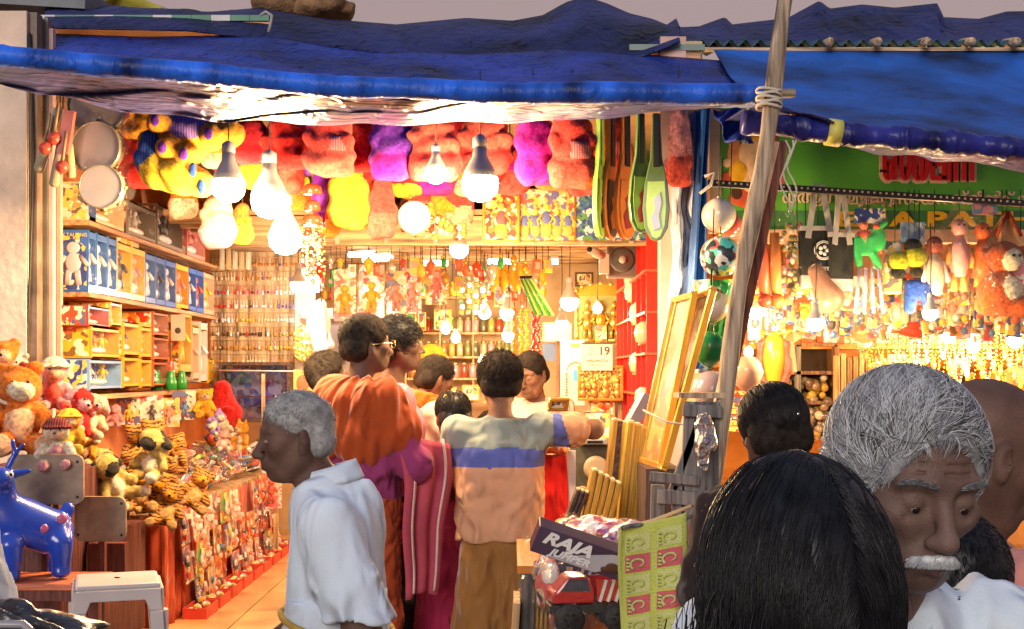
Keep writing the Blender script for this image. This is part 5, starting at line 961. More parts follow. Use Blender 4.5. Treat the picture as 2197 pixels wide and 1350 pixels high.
# plain seated elephant-headed figure print
FO = [mat('pr_%d' % i, c, rough=.45, var=.15, vscale=20) for i, c in enumerate([(.80, .36, .12), (.85, .48, .02), (.70, .12, .06), (.88, .62, .38), (.10, .04, .02)])]
for (x, y, rx, ry, m, z) in ((1612, 330, 28, 34, 3, .006), (1578, 330, 18, 26, 0, .004), (1652, 330, 18, 26, 0, .004), (1574, 300, 12, 20, 0, .004), (1655, 298, 14, 22, 2, .004), (1583, 370, 20, 24, 1, .008), (1650, 368, 18, 24, 1, .008), (1612, 385, 24, 30, 3, .007), (1612, 425, 50, 22, 2, .005), (1560, 350, 10, 10, 3, .005), (1612, 362, 8, 26, 3, .010), (1580, 415, 12, 14, 4, .009), (1560, 385, 12, 16, 2, .006), (1668, 385, 14, 20, 2, .006), (1612, 290, 20, 14, 1, .008)):
    p = sp(x, y); b = MB(); b.ball((p.x, -z, p.z), (m_(rx, d), .003, m_(ry, d)), n=16, k=8); b.build('printed_shape', FO[m], t)
b = MB(); a = at(1518, 393, 6.05); q = at(2320, 445, 6.05); b.bar(a, q, .030, .034, up=(0, 1, 0)); pp = b.build('slotted_pole', mat('pole_black', (.03, .03, .035), rough=.4)); tag(pp, 'long black perforated metal rail with goods hung on it across the right shop', 'rail')
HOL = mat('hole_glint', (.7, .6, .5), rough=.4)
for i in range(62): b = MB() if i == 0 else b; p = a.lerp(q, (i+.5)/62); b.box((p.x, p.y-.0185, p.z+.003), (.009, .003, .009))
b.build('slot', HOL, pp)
# balls and balloons at the corner
BALL = 'balls and balloons hanging by the blue strip'
def balloon(label, px, py, d, rpx, mats, kind='ball'):
    t = thing('balloon' if kind != 'ball' else 'toy_ball', label, kind, at(px, py, d), group=BALL); r = m_(rpx, d); b = MB()
    if kind == 'ball': b.ball((0, 0, 0), r, n=28, k=20)
    else: b.lathe([(.001, -r*1.15), (r*.3, -r*1.05), (r*.75, -r*.65), (r, 0), (r*.85, r*.55), (r*.45, r*.93), (.001, r*1.03)], n=28)
    b.build('skin', mats, t); b = MB(); b.lathe([(.012, -.006), (.006, .008)], c=(0, 0, r if kind == 'ball' else -r*1.17), n=8); b.build('valve', mats, t); b = MB(); b.tube([(0, 0, r), (.01, 0, r+.35)], .0025, n=4); b.build('string', CORD, t)
def bm(n, c, **k): return mat('balloon_'+n, c, rough=.22, coat=.5, var=.06, sss=.0, **k)
balloon('white and blush striped ball at the top of the corner cluster', 1542, 462, 5.7, 37, printed('ball_blush', (.70, .62, .5), [(.7, .35, .25)], 3.2, thr=.5)); balloon('coral ball tucked behind the white and blush one', 1566, 482, 5.8, 26, bm('coral', (.75, .15, .12)))
balloon('white ball with yellow, teal and dotted patches', 1546, 550, 5.65, 44, printed('ball_multi', (.70, .68, .62), [(.55, .6, .05), (.10, .55, .42), (.65, .12, .08), (.03, .04, .05)], 9, thr=.53)); balloon('black ball with olive looping bands beside the gilt frame', 1527, 655, 5.6, 38, printed('ball_olive', (.03, .03, .03), [(.38, .36, .08), (.6, .5, .4)], 8, thr=.48))
balloon('dark green balloon beside the gilt frame', 1522, 748, 5.6, 37, bm('green', (.01, .20, .06)), 'balloon'); balloon('peach balloon between the plank and the golden doll', 1602, 800, 5.9, 36, bm('peach', (.80, .42, .28)), 'balloon'); balloon('grey lilac balloon behind the wooden stand', 1528, 840, 5.6, 44, bm('lilac', (.35, .29, .36)), 'balloon')
t = thing('green_bag', 'crumpled bright green plastic bag hanging under the dotted ball', 'plastic bag', at(1535, 600, 5.75)); b = MB(); b.sheet(lambda u, v: ((u-.5)*.20*(1-.3*v)+.03*v, .03*math.sin(u*12+v*7), -.34*v), 16, 20); b.build('bag', printed('green_bag', (.03, .38, .08), [(.5, .65, .05), (.6, .75, .6)], 6), t, solid=.006)
# goods hanging from the rail
HR = 6.1
def hang(name, label, cat, px, py, d=HR, rz=0, group='goods hanging from the black rail', tophook=432):
    t = thing(name, label, cat, at(px, py, d), rz, group); b = MB(); tz = Z(tophook-25, d)-Z(py, d); b.tube([(0, 0, 0), (0, .0, max(.02, tz))], .0025, n=4); b.build('string', CORD, t); return t
t = hang('plastic_pouch', 'clear pouch with olive and white beads hanging left of the black tote bags', 'pouch', 1690, 448); b = MB(); b.box((0, 0, -.24), (.10, .03, .46)); b.build('pouch', CLR2, t, bevel=.01); b = MB()
for i in range(40): b.ball((RNG.uniform(-.035, .035), RNG.uniform(-.01, .01), -.08-.35*RNG.random()), (.014, .010, .016), n=6, k=4, m=int(RNG.integers(0, 3)))
b.build('beads', [mat('olive_bead', (.25, .22, .06)), mat('cream_bead', (.7, .6, .5)), mat('rose_bead', (.5, .1, .12))], t)['kind'] = 'stuff'
def tote(label, px, py, w, h, logo, rz=0):
    t = hang('tote_bag', label, 'bag', px, py, rz=rz); W, H_ = m_(w, HR), m_(h, HR); b = MB(); b.prism([(-W/2, 0), (W/2, 0), (W/2*.94, -H_), (-W/2*.94, -H_)], -.03, .03); b.build('bag_body', cloth('tote_black', (.02, .022, .022), rough=.7), t, bevel=.008)
    b = MB(); b.box((0, 0, -H_*.95), (W*.95, .065, H_*.22)); b.build('base_band', cloth('tote_grey', (.5, .48, .48)), t, bevel=.004); b = MB(); b.box((0, 0, -.012), (W*1.01, .066, .022)); b.build('top_band', MATS['cloth_tote_grey'], t)
    for q in (-1, 1):
        b = MB(); b.bar((q*W*.30, -.034, -.06), (q*W*.08, -.02, .20), .028, .004, up=(0, 1, 0)); b.build('handle', cloth('tote_grey', (.5, .48, .48)), t)
    if logo:
        for r_ in (.045, .038): b = MB(); b.tube([(r_*math.cos(a)+.02, -.033, r_*math.sin(a)-H_*.42) for a in np.linspace(0, 2*PI, 24)], .0022, n=4); b.build('emblem_ring', mat('emblem_white', (.7, .7, .7), var=0), t)
        for a in range(5): b = MB(); b.ball((.02+.018*math.cos(a*1.257), -.032, -H_*.42+.018*math.sin(a*1.257)), (.010, .003, .010), n=8, k=5); b.build('emblem_mark', mat('emblem_white', (.7, .7, .7), var=0), t)
        text('BEST', .026, mat('emblem_white', (.7, .7, .7), var=0), (.02, -.033, -H_*.74), (PI/2, 0, 0), t)
tote('black tote bag with round white emblem and pale handles', 1755, 486, 82, 125, True); tote('black and grey tote bag overlapping the one with the emblem', 1800, 500, 60, 118, False, .25)
t = hang('toy_mallet', 'brown toy drum on a pink handle wrapped in plastic below the tote bags', 'toy', 1728, 530); b = MB(); b.tube([(-.03, 0, .12), (.02, 0, -.10)], .010, n=8); b.build('handle', mat('handle_pink', (.65, .18, .18), rough=.4), t); S = Sdf(rotm(0, -.35, 0)); S.cap((.0, 0, -.13), (.02, 0, -.27), .05, .075, k=.02); S.mesh('drum', [mat('toy_brown2', (.25, .11, .07), rough=.4)], .007, t); S = Sdf(rotm(0, -.35, 0)); S.cap((0, 0, -.12), (.02, 0, -.29), .065, .088, k=.02); S.mesh('wrap', [CLR2], .01, t, wrinkle(.008, 16, 5))
for i, (px, c, l) in enumerate(((1636, (.55, .10, .05), 'dark red wooden club toy just right of the plank'), (1662, (.62, .20, .05), 'orange brown wooden club toy with round end')) ):
    t = hang('wooden_club', l, 'toy', px, 500); b = MB(); b.tube([(0, 0, 0), (.0, 0, -.16), (.01, 0, -.30)], [.022, .032, .026], n=12); b.build('club', mat('club%d' % i, c, rough=.35), t); b = MB(); b.ball((.01, -.01, -.33), .036); b.build('round_end', mat('club_end%d' % i, (c[0]*.8, c[1]*.6, c[2]*.6), rough=.3), t)
t = hang('toy_pack', 'orange and pink toys in clear wrap above the green set', 'toy pack', 1866, 450); b = MB(); b.box((0, 0, -.03), (.15, .01, .07)); b.build('header_card', ART[1], t); b = MB(); doll(b, (-.03, 0, -.22), .17); doll(b, (.035, 0, -.22), .16); b.build('toys', FIG[1], t); S = Sdf(); S.slab((0, 0, -.28), (.08, .04, .26), rnd=.03, k=.02); S.mesh('wrap', [CLR2], .011, t, wrinkle(.012, 14, 8))
t = hang('toy_pack', 'bright green plastic animal-shaped toy set in clear wrap', 'toy pack', 1862, 505); S = Sdf(); S.slab((-.02, 0, -.05), (.055, .015, .05), rnd=.015, k=.02); S.ell((.05, 0, -.02), (.04, .02, .06), k=.02); S.cap((.03, 0, -.1), (.05, 0, -.15), .02, k=.01); S.cap((-.05, 0, -.1), (-.04, 0, -.14), .018, k=.01); S.cap((.04, 0, .03), (.08, 0, .06), .016, k=.01); S.mesh('toys', [mat('toy_neon', (.02, .50, .12), rough=.3)], .006, t)
for i in range(4): b = MB(); b.tube([((i-1.5)*.03, -.02, -.16), ((i-1.5)*.045, -.02, -.38)], .008, n=6); b.build('stick', mat('stick_lilac', (.4, .35, .55), rough=.3), t)
S = Sdf(); S.cap((0, 0, -.17), (0, 0, -.40), .07, .085, k=.02); S.mesh('wrap', [CLR2], .011, t, wrinkle(.012, 14, 9))
t = hang('backpack_toys', 'cluster of yellow-green and black round plush faces on black cords', 'toys', 1950, 520); YG = plush('lime', (.45, .45, .03))
for (x, z, r, m, nm) in ((-.045, -.09, .055, YG, 'lime_face'), (.03, -.07, .062, YG, 'lime_face'), (.02, -.02, .045, plush('blackp', (.02, .02, .02)), 'dark_top'), (-.05, -.15, .035, MATS['plush_blackp'] if 'plush_blackp' in MATS else PL['dark'], 'dark_foot'), (.04, -.15, .035, PL['dark'], 'dark_foot')):
    b = MB(); b.ball((x, 0, z), (r, r*.6, r*.85), n=14, k=10); b.build(nm, m, t)
t = hang('toy_figure', 'blue plush trousers toy below the lime faces', 'toy', 1972, 600); S = Sdf(); S.slab((0, 0, -.05), (.07, .03, .05), rnd=.03, k=.02); S.cap((-.04, 0, -.08), (-.045, 0, -.14), .03, k=.02); S.cap((.04, 0, -.08), (.045, 0, -.14), .03, k=.02); S.mesh('trousers', [PL['blue']], .007, t); b = MB(); b.box((-.03, 0, -.18), (.03, .03, .05)); b.box((.05, 0, -.18), (.03, .03, .05)); b.build('boots', PL['dark'], t)
t = hang('toy_card', 'blue and white card hanging on thin black cords', 'card', 1962, 500); b = MB(); b.box((0, .03, 0), (.12, .006, .11)); b.build('card', printed('card_sky', (.35, .55, .75), [(.8, .8, .8), (.2, .3, .5)], 16), t)
def wrapdoll(label, px, py, h, hat, body, legs, w=.07):
    t = hang('wrapped_doll', label, 'doll', px, py); b = MB(); b.ball((0, 0, -.06), (.04, .035, .045), n=12, k=8); b.build('head', hat, t); b = MB(); b.lathe([(.02, -.10), (.045, -.16), (.05, -.24), (.03, -.30)], n=12); b.build('torso', body, t); b = MB()
    for q in (-1, 1): b.tube([(q*.02, 0, -.28), (q*.025, 0, -h+.03)], .018, n=8); b.tube([(q*.04, 0, -.14), (q*.06, -.02, -.24)], .012, n=6)
    b.build('limbs', legs, t)
    for q in (-1, 1): b = MB(); b.ball((q*.014, -.034, -.05), .005, n=6, k=4); b.build('eye', BEAD, t)
    S = Sdf(); S.cap((0, 0, -.03), (0, 0, -h), w, w*1.05, k=.02); S.mesh('wrap', [CLR2], .011, t, wrinkle(.012, 14, int(px))); return t
wrapdoll('wrapped toy in gauze with brown top and white legs left of the pink doll', 2005, 500, .33, mat('maroon_t', (.25, .05, .03)), mat('cream_t', (.7, .5, .35)), mat('white_t', (.7, .65, .6))); wrapdoll('pink wrapped doll standing between gauzy bags', 2058, 462, .40, mat('pinkd', (.70, .35, .35), rough=.4), mat('pinkd', (.7, .3, .3)), mat('orange_t', (.75, .35, .1)))
wrapdoll('orange-red toy in clear bag right of the pink doll', 2108, 470, .36, mat('orr', (.75, .15, .03), rough=.3), mat('orr', (.75, .2, .05)), mat('amb', (.75, .4, .05)))
t = hang('printed_header', 'small violet and blue printed header card on the rail', 'card', 2110, 448); b = MB(); b.box((0, -.02, 0), (.12, .006, .06)); b.build('card', printed('card_violet', (.30, .15, .45), [(.1, .3, .6), (.7, .3, .4)], 20), t)
t = hang('toy_monkey', 'brown wrapped plush monkey with pale muzzle at the right end', 'soft toy', 2150, 520, 6.0); S = Sdf(); S.ell((.01, 0, -.07), (.085, .07, .075), k=.02); S.ell((.03, -.05, -.09), (.05, .04, .05), k=.01, m=1); S.ell((-.01, 0, -.24), (.11, .08, .10), k=.03); S.ell((.02, -.05, -.23), (.06, .04, .06), k=.01, m=1); S.cap((-.08, 0, -.30), (.08, -.04, -.31), .05, k=.02); S.ell((-.08, 0, -.06), (.03, .02, .035), k=.01); S.ell((.1, 0, -.05), (.03, .02, .035), k=.01)
S.mesh('body', [plush('monkey', (.42, .08, .02)), PL['cream']], .008, t); b = MB(); b.ball((.02, -.09, -.07), .008); b.build('eye', BEAD, t); b = MB(); b.ball((.05, -.09, -.07), .008); b.build('eye', BEAD, t); S = Sdf(); S.ell((0, 0, -.18), (.13, .10, .20), k=.02); S.mesh('wrap', [CLR2], .012, t, wrinkle(.012, 13, 3))
t = hang('gauze_bag', 'pointed gauzy bag tied with dark red ribbon above the brown monkey', 'bag', 2160, 455); b = MB(); b.sheet(lambda u, v: ((u-.5)*(.02+.26*v), .02*math.sin(u*14), -.20*v), 14, 10); b.build('gauze', mat('gauze', (.80, .42, .18), rough=.8), t, solid=.004)
for q in (-1, 1): b = MB(); b.tube([(0, -.02, 0), (q*.06, -.03, -.12)], .008, n=5); b.build('ribbon', mat('ribbon', (.40, .04, .02)), t)
for (px, l, k) in ((2190, 'yellow and purple printed pouch cut by the right edge', 3), (1920, 'pale net bag with round cookies left of the lime faces', 4), (1710, 'sand coloured pouch behind the pink handle', 4)): t = hang('pouch', l, 'pouch', px, 520); b = MB(); b.box((0, .04, -.12), (.09, .04, .26)); b.build('pouch', ART[k], t, bevel=.012)
pr_ = {}
for i in range(66):
    r_ = i//22; c_ = i % 22; k = int(RNG.integers(0, 7))
    if k not in pr_:
        tt_ = thing('hanging_pouch', 'x', 'pouch', group='small pouches hanging in the right shop'); b = MB(); b.box((0, 0, -.08), (.07, .02, .14)); b.build('pouch', ART[k], tt_, bevel=.006)
        b = MB(); b.ball((0, -.02, -.06), (.022, .014, .03), n=8, k=6); b.ball((.01, -.02, -.11), (.018, .012, .02), n=7, k=5, m=1); b.build('toy', [FIG[k % 6], FIG[(k+2) % 6]], tt_); b = MB(); b.box((0, -.004, .0), (.074, .004, .03)); b.build('header', [WHP, FIG[2], FIG[1]][k % 3], tt_); b = MB(); b.tube([(0, 0, 0), (0, 0, .14)], .002, n=4); b.build('string', CORD, tt_)
        b = MB(); b.box((0, -.024, -.08), (.066, .034, .13)); b.build('wrap', CLR2, tt_, bevel=.008); pr_[k] = tt_; o = tt_
    else: o = dup(pr_[k], (0, 0, 0))
    o['label'] = '%s hanging pouch, %s from the left in the %s pouch row' % (['red', 'blue', 'yellow', 'pink', 'white', 'green', 'orange'][k], ORD[c_], ['front', 'middle', 'rear'][r_])
    o.location = at(1620+28*c_+RNG.uniform(-8, 8), [585, 632, 655][r_]+RNG.uniform(-14, 14)+c_*.6, [6.35, 6.6, 6.9][r_]); o.rotation_euler = (0, RNG.uniform(-.1, .1), RNG.uniform(-.5, .5)); o.scale = (RNG.uniform(.75, 1.15),)*3
# ---------- back of the right shop ----------
t = thing('packet_ledge', 'long orange ledge crowded with small packets and boxes', 'shelf', at(1900, 745, 8.2)); b = MB(); b.box((0, 0, 0), (2.3, .3, .03)); b.build('ledge', mat('ledge_orange', (.70, .28, .05), rough=.5), t); b = MB(); b.box((0, .16, .12), (2.3, .02, .5)); b.build('back', ORW, t)
protos = {}
for i in range(36):
    k = int(RNG.integers(0, 6)); px = 1590+600*i/35
    if k not in protos: b = MB(); b.box((0, 0, .07), (.06, .05, .14)); o = b.build('packet', ART[[0, 2, 6, 4, 3, 2][k]], bevel=.004); protos[k] = o
    else: o = protos[k].copy(); COL.objects.link(o)
    o.location = (X(px, 8.1), 8.08+RNG.uniform(-.03, .03), Z(745, 8.2)+.016); o.scale = (RNG.uniform(.7, 1.2), 1, RNG.uniform(.6, 1.4)); tag(o, '%s upright packet, %s from the left in the row on the orange ledge' % (['red', 'yellow', 'orange', 'white', 'pink', 'amber'][k], ORD[i]), 'packet', 'packets on the orange ledge')
t = thing('bangle_cabinet', 'dark wooden cabinet with two columns full of glass balls', 'cabinet', at(1712, 940, 8.0)); w = m_(165, 8.); H_ = m_(200, 8.); DC = wood('cab_brown', (.20, .10, .05)); b = MB(); b.box((0, .22, H_/2), (w, .02, H_)); b.build('back', mat('cab_dark', (.10, .06, .04)), t)
for x in (-w/2, 0, w/2): b = MB(); b.box((x, .1, H_/2), (.03, .24, H_)); b.build('upright', GWD if x == 0 else DC, t)
for z in (0, .38*H_, .70*H_, H_): b = MB(); b.box((0, .1, z), (w, .24, .022)); b.build('shelf', DC, t)
b = MB(); GB = [mat('gb%d' % i, c, rough=.12, coat=.8, var=.1) for i, c in enumerate([(.25, .18, .13), (.5, .42, .34), (.45, .28, .05), (.12, .08, .06)])]
for cx in (-w/4, w/4):
    for i in range(70): r_ = RNG.uniform(.022, .034); b.ball((cx+RNG.uniform(-w/4+.05, w/4-.05), RNG.uniform(0, .15), .03+RNG.random()**1.3*.60*H_), r_, n=8, k=6, m=int(RNG.integers(0, 4)))
b.build('glass_balls', GB, t)['kind'] = 'stuff'
t = thing('lit_bench', 'bright orange and white stacked packets below the peach balloon', 'packets', at(1590, 905, 7.6))
for k in range(7): b = MB(); b.box((.01*math.sin(k*3), 0, -.04+.035*k), (.24, .14, .03), rotm(0, 0, .1*math.sin(k*2))); b.build('packet', ART[[6, 4, 0][k % 3]], t)
for i in range(7):
    t = thing('wooden_stake', ['pale wooden slat, first by the dark cabinet', 'pale wooden slat, second by the dark cabinet', 'brown wooden slat with curled top', 'wooden slat in the middle of the leaning bundle', 'fifth wooden slat of the leaning bundle', 'sixth wooden slat of the leaning bundle', 'wooden slat nearest the silver hair'][i], 'slat', at(1795+13*i, 960, 7.7)); b = MB(); b.box((0, 0, .28), (.028, .05, .56+.03*math.sin(i*2))); b.build('stake', wood('slat%d' % (i % 3), [(.45, .28, .12), (.55, .38, .18), (.30, .18, .08)][i % 3]), t)
t = thing('hanging_doll', 'golden winged hanging ornament with black and red fringe', 'ornament', at(1660, 655, 6.9)); b = MB(); b.tube([(0, 0, 0), (0, 0, .4)], .0025, n=4); b.tube([(-.01, 0, 0), (-.01, 0, -.12)], .002, n=4); b.build('cord', CORD, t); b = MB(); b.lathe([(.001, .012), (.035, .01), (.035, -.01), (.001, -.012)], c=(0, 0, -.02), n=18, rot=rotm(PI/2, 0, 0)); b.build('medallion', DKF, t)
b = MB(); b.lathe([(.012, -.14), (.06, -.20), (.065, -.30), (.04, -.42), (.005, -.50)], n=14, sc=(1, .6)); b.build('body', mat('amber_gold', (.65, .30, .03), rough=.25, metal=.4), t)
for q in (-1, 1): S = Sdf(); S.chain([(q*.02, 0, -.18), (q*.07, 0, -.22), (q*.08, 0, -.36), (q*.03, 0, -.49)], [.012, .016, .018, .012], k=.01); S.mesh('fringe', [mat('fringe', (.20, .05, .04), rough=.7)], .006, t, wrinkle(.005, 30, 2)); S = Sdf(); S.chain([(q*.01, 0, -.16), (q*.09, 0, -.14), (q*.06, 0, -.18)], [.015, .010, .01], k=.02); S.mesh('wing', [GF], .006, t)
b = MB(); b.box((0, 0, 0), (.07, .01, .34)); o = b.build('paper_tag', mat('paper_tag', (.75, .58, .35))); o.location = at(1690, 735, 7.1); o.rotation_euler = (0, -.1, 0); tag(o, 'long pale paper strip hanging beside the golden ornament', 'paper')
# hanging necklaces
NC = [mat('neck%d' % i, c, rough=.3, metal=m, var=.1) for i, (c, m) in enumerate([((.85, .50, .06), .6), ((.75, .18, .03), 0), ((.85, .62, .15), .6), ((.70, .30, .08), 0), ((.80, .70, .50), .2)])]
protos = {}
for i in range(64):
    k = int(RNG.integers(0, 5)) if i < 26 else int(RNG.choice([0, 2, 0, 4, 1])); px = 1855+345*(i % 32)/31+RNG.uniform(-4, 4); row = i//32; key = (k, i % 3)
    if key not in protos:
        L_ = .26+.05*(i % 3); b = MB(); P = [(.020*math.sin(a)*(1 if a < PI else 1), 0, -L_*(.5-.5*math.cos(a))) for a in np.linspace(0, 2*PI, 36)]
        P = [(.022*math.sin(a)**1, .006*math.sin(3*a), -L_*(.5-.5*math.cos(a))) for a in np.linspace(0, 2*PI, 36)]
        for p in P[::1]: b.ball(p, .0065, n=5, k=3)
        b.ball((0, -.005, -L_-.015), (.016, .010, .022), n=7, k=5); o = b.build('necklace', NC[k]); protos[key] = o
    else: o = protos[key].copy(); COL.objects.link(o)
    o.location = at(px, 668+row*26+RNG.uniform(-6, 6), 7.5+.1*row); o.rotation_euler = (0, 0, RNG.uniform(-.6, .6)); tag(o, '%s necklace, %s from the left in the %s hanging row' % (['golden', 'red', 'bright gold', 'brown', 'cream'][k], ORD[i % 32], ['upper', 'lower'][row]), 'necklace', 'necklaces hung close together in the right shop')
b = MB(); b.tube([at(1840, 662, 7.55), at(2230, 668, 7.55)], .008, n=6); tag(b.build('rail', GF), 'thin golden rail from which the necklaces hang', 'rail')
for (x0, x1, y0_, y1_, k, l) in ((2120, 2150, 795, 1010, (.75, .34, .02), 'bright amber board right of the orange packets'), (2152, 2178, 795, 1010, (.72, .45, .16), 'pale yellow upright board near the right edge'), (2100, 2118, 790, 1000, (.65, .10, .03), 'narrow red upright near the right edge')):
    b = MB(); b.box((0, 0, 0), (m_(x1-x0, 8.2), .03, m_(y1_-y0_, 8.2))); o = b.build('board', mat('board_%d' % x0, k, rough=.5)); o.location = at((x0+x1)/2, (y0_+y1_)/2, 8.2); tag(o, l, 'board')
framed('pale printed poster with ornate orange corner at the right edge', 2200, 860, 50, 150, 8.1, printed('poster_edge', (.75, .55, .30), [(.85, .3, .02), (.9, .7, .4)], 8), PLY, bord=.01)
for i, (px, py, k) in enumerate(((2070, 830, 6), (2075, 880, 0), (2055, 800, 3), (1965, 800, 2), (1925, 790, 6), (1880, 800, 0))): pack(['orange packet hanging above the silver hair', 'red and orange packet just above the silver hair, lower', 'pink packet above the silver hair', 'yellow packet under the necklaces', 'orange packet left under the necklaces', 'red packet over the silver hair at the left'][i], px, py, 42, 60, 8.0, ART[k], FIG[1], group='packets hanging low in the right shop')
t = thing('plastic_pouch', 'clear rounded plastic pouch hanging left above the silver hair', 'pouch', at(1855, 735, 7.4)); S = Sdf(); S.ell((0, 0, 0), (.07, .04, .06), k=.02); S.ell((0, 0, .08), (.04, .02, .04), k=.03); S.mesh('pouch', [CLR2], .008, t, wrinkle(.008, 18, 2)); b = MB(); b.ball((0, 0, 0), (.045, .02, .035)); b.build('trinkets', ART[3], t)
t = thing('yellow_tape', 'bright yellow plastic strip hanging above the clear pouch', 'strip', at(1868, 695, 7.3)); b = MB(); b.box((0, 0, 0), (.03, .01, .12)); b.build('strip', mat('tape_yellow', (.85, .65, .02), rough=.3), t)
t = thing('slipper_pair', 'pair of red and cream slippers hanging below the lime toys', 'slippers', at(1922, 650, 6.6)); 
for q in (0, 1): S = Sdf(rotm(0, .3*q-.1, 0)); S.slab((.05*q, 0, -.05), (.035, .03, .09), rnd=.03, k=.02); S.ell((.05*q+.05, 0, -.13), (.07, .03, .03), k=.03, m=1); S.mesh('slipper', [mat('slip_cream', (.7, .5, .35)), mat('slip_red', (.65, .04, .02))], .007, t)
t = thing('draped_cloth', 'pale gauze cloth glowing around the cone-shaped bulb', 'cloth', at(1775, 640, 7.3)); b = MB(); b.sheet(lambda u, v: ((u-.5)*.9, .04*math.sin(u*20), -.14*v-.12*v*math.sin(u*PI*2)**2), 40, 8); b.build('gauze', mat('gauze_pale', (.8, .6, .35), rough=.8), t, solid=.004)
# ======================= TOY COUNTER ON THE LEFT =======================
TX = -1.77
t = thing('toy_counter', 'long low counter along the left wall draped with rust red cloth', 'counter', (-2.1, 7.9, .26))
b = MB(); b.box((0, 0, .60), (.64, 3.0, .03)); b.build('top', PLY, t); RC = cloth('rust_red', (.50, .075, .025), sheen=.2)
b = MB(); b.sheet(lambda u, v: (-.33+.66*u, -1.515+.015*math.sin(u*60)*v**.3, .60-.58*v), 90, 10); b.build('front_cloth', RC, t, solid=.004)
b = MB(); b.sheet(lambda u, v: (.335+.012*math.sin(u*160)*v**.3, -1.515+3.03*u, .60-.56*v), 220, 8); b.build('side_cloth', RC, t, solid=.004)
b = MB(); b.box((0, .02, .3), (.60, 2.94, .56)); b.build('carcass', wood('carcass', (.2, .08, .04)), t)
# small goods heaped on it: packets, things one can count (about 170)
SHP = []
for k in range(8):
    for s_ in range(3):
        b = MB()
        if s_ == 0: b.box((0, 0, 0), (.085, .06, .022)); b.ball((.01, 0, .012), (.030, .022, .014), m=1, n=7, k=4)
        elif s_ == 1: b.ball((0, 0, 0), (.040, .030, .022), n=8, k=5); b.box((0, .0, -.005), (.08, .055, .006), m=1)
        else: b.lathe([(.02, -.03), (.026, 0), (.014, .035)], n=8); b.box((0, .01, 0), (.06, .006, .085), m=1)
        SHP.append((b, [ART[k], ART[(k*3+s_) % 8]] if s_ != 1 else [FIG[k % 6], ART[k]]))
pm = {}
for i in range(230):
    y = 6.75+2.6*RNG.random(); x = TX-.02-.58*RNG.random(); z = .885+.16*math.exp(-((x+2.1)/.2)**2)*(.6+.5*math.sin(y*5))+RNG.uniform(0, .07)+.05*(y-6.5)/3
    k = int(RNG.integers(0, 24))
    if k not in pm: pm[k] = SHP[k][0].build('toy_packet', SHP[k][1]); o = pm[k]
    else: o = pm[k].copy(); COL.objects.link(o)
    o.location = (x, y, z); o.rotation_euler = (RNG.uniform(-.7, .7), RNG.uniform(-.6, .9), RNG.uniform(0, 6.3)); o.scale = (RNG.uniform(.8, 1.5),)*3
    tag(o, 'small %s wrapped %s in the glittering heap on the counter' % (['red', 'blue', 'yellow', 'pink', 'white', 'green', 'orange', 'dark'][k//3], ['flat packet', 'round toy', 'bottle-shaped toy'][k % 3]), 'packet', 'small packets heaped on the toy counter')
b = MB(); b.sheet(lambda u, v: (TX+.02-.62*v, 6.85+2.5*u, .97+.11*math.sin(PI*v)+.03*math.sin(u*31+v*9)+.02*math.sin(u*13-v*23)), 90, 22); tag(b.build('plastic_cover', clear('cover_wrap', (1, .97, .95), gl=.35, bump=2.5, bscale=16, rough=.15, base=.05)), 'crinkled clear plastic sheet spread over the small packets on the counter', 'plastic sheet')
# packs hanging on the aisle side of the counter
j = 0
for r_ in range(3):
    for i in range(12):
        y = 6.62+.225*i+.04*r_; z = .80-.20*r_+RNG.uniform(-.015, .015)
        if RNG.random() < .06: continue
        k = [0, 3, 6, 0, 4, 3, 2, 0, 5, 6, 3, 1][(i*5+r_*3) % 12]; key = ('hp', k)
        if key not in pm:
            t = thing('hanging_pack', 'red or orange blister pack hung on the aisle side of the counter', 'blister pack', group='packs hung along the counter side'); b = MB(); b.box((0, 0, 0), (.004, .17, .19)); b.build('card', ART[k], t); b = MB()
            for q in range(7): (b.ball((.014, RNG.uniform(-.065, .065), RNG.uniform(-.07, .05)), (.010, RNG.uniform(.008, .022), RNG.uniform(.010, .030)), n=8, k=5, m=q % 3) if q % 2 else b.box((.014, RNG.uniform(-.06, .06), RNG.uniform(-.07, .05)), (.016, RNG.uniform(.015, .05), RNG.uniform(.012, .03)), m=q % 3))
            b.build('toys', [FIG[(k+1) % 6], FIG[(k+3) % 6], WHP], t); b = MB(); b.box((.018, 0, -.01), (.03, .15, .15)); b.build('bubble', CLR2, t, bevel=.006); pm[key] = t
        else: t = dup(pm[key], (0, 0, 0))
        t['label'] = '%s blister pack, %s from the street in the %s row on the counter side' % (['red', 'blue', 'yellow', 'pink', 'white', 'green', 'orange'][k], ORD[i], ['upper', 'middle', 'lower'][r_])
        t.location = (TX+.045+.01*(j % 3), y, z); t.rotation_euler = (RNG.uniform(-.06, .06), RNG.uniform(-.14, .02), RNG.uniform(-.1, .1)); j += 1
for i in range(9):
    t = thing('red_crate', 'low red plastic crate, %s from the street at the foot of the counter' % ORD[i], 'crate', (TX+.10, 6.75+.31*i, .28), group='red crates under the hanging packs'); CRM = mat('crate_red', (.60, .05, .03), rough=.4)
    for c, s in (((0, 0, .005), (.12, .26, .01)), ((.06, 0, .04), (.008, .26, .08)), ((-.06, 0, .04), (.008, .26, .08)), ((0, .127, .04), (.112, .008, .08)), ((0, -.127, .04), (.112, .008, .08))): b = MB(); b.box(c, s); b.build('panel', CRM, t)
    b = MB()
    for q in range(5): b.ball((RNG.uniform(-.03, .03), -.1+.05*q, .06), (.025, .028, .022), n=7, k=5, m=q % 2)
    b.build('contents', [ART[4], ART[2]], t)
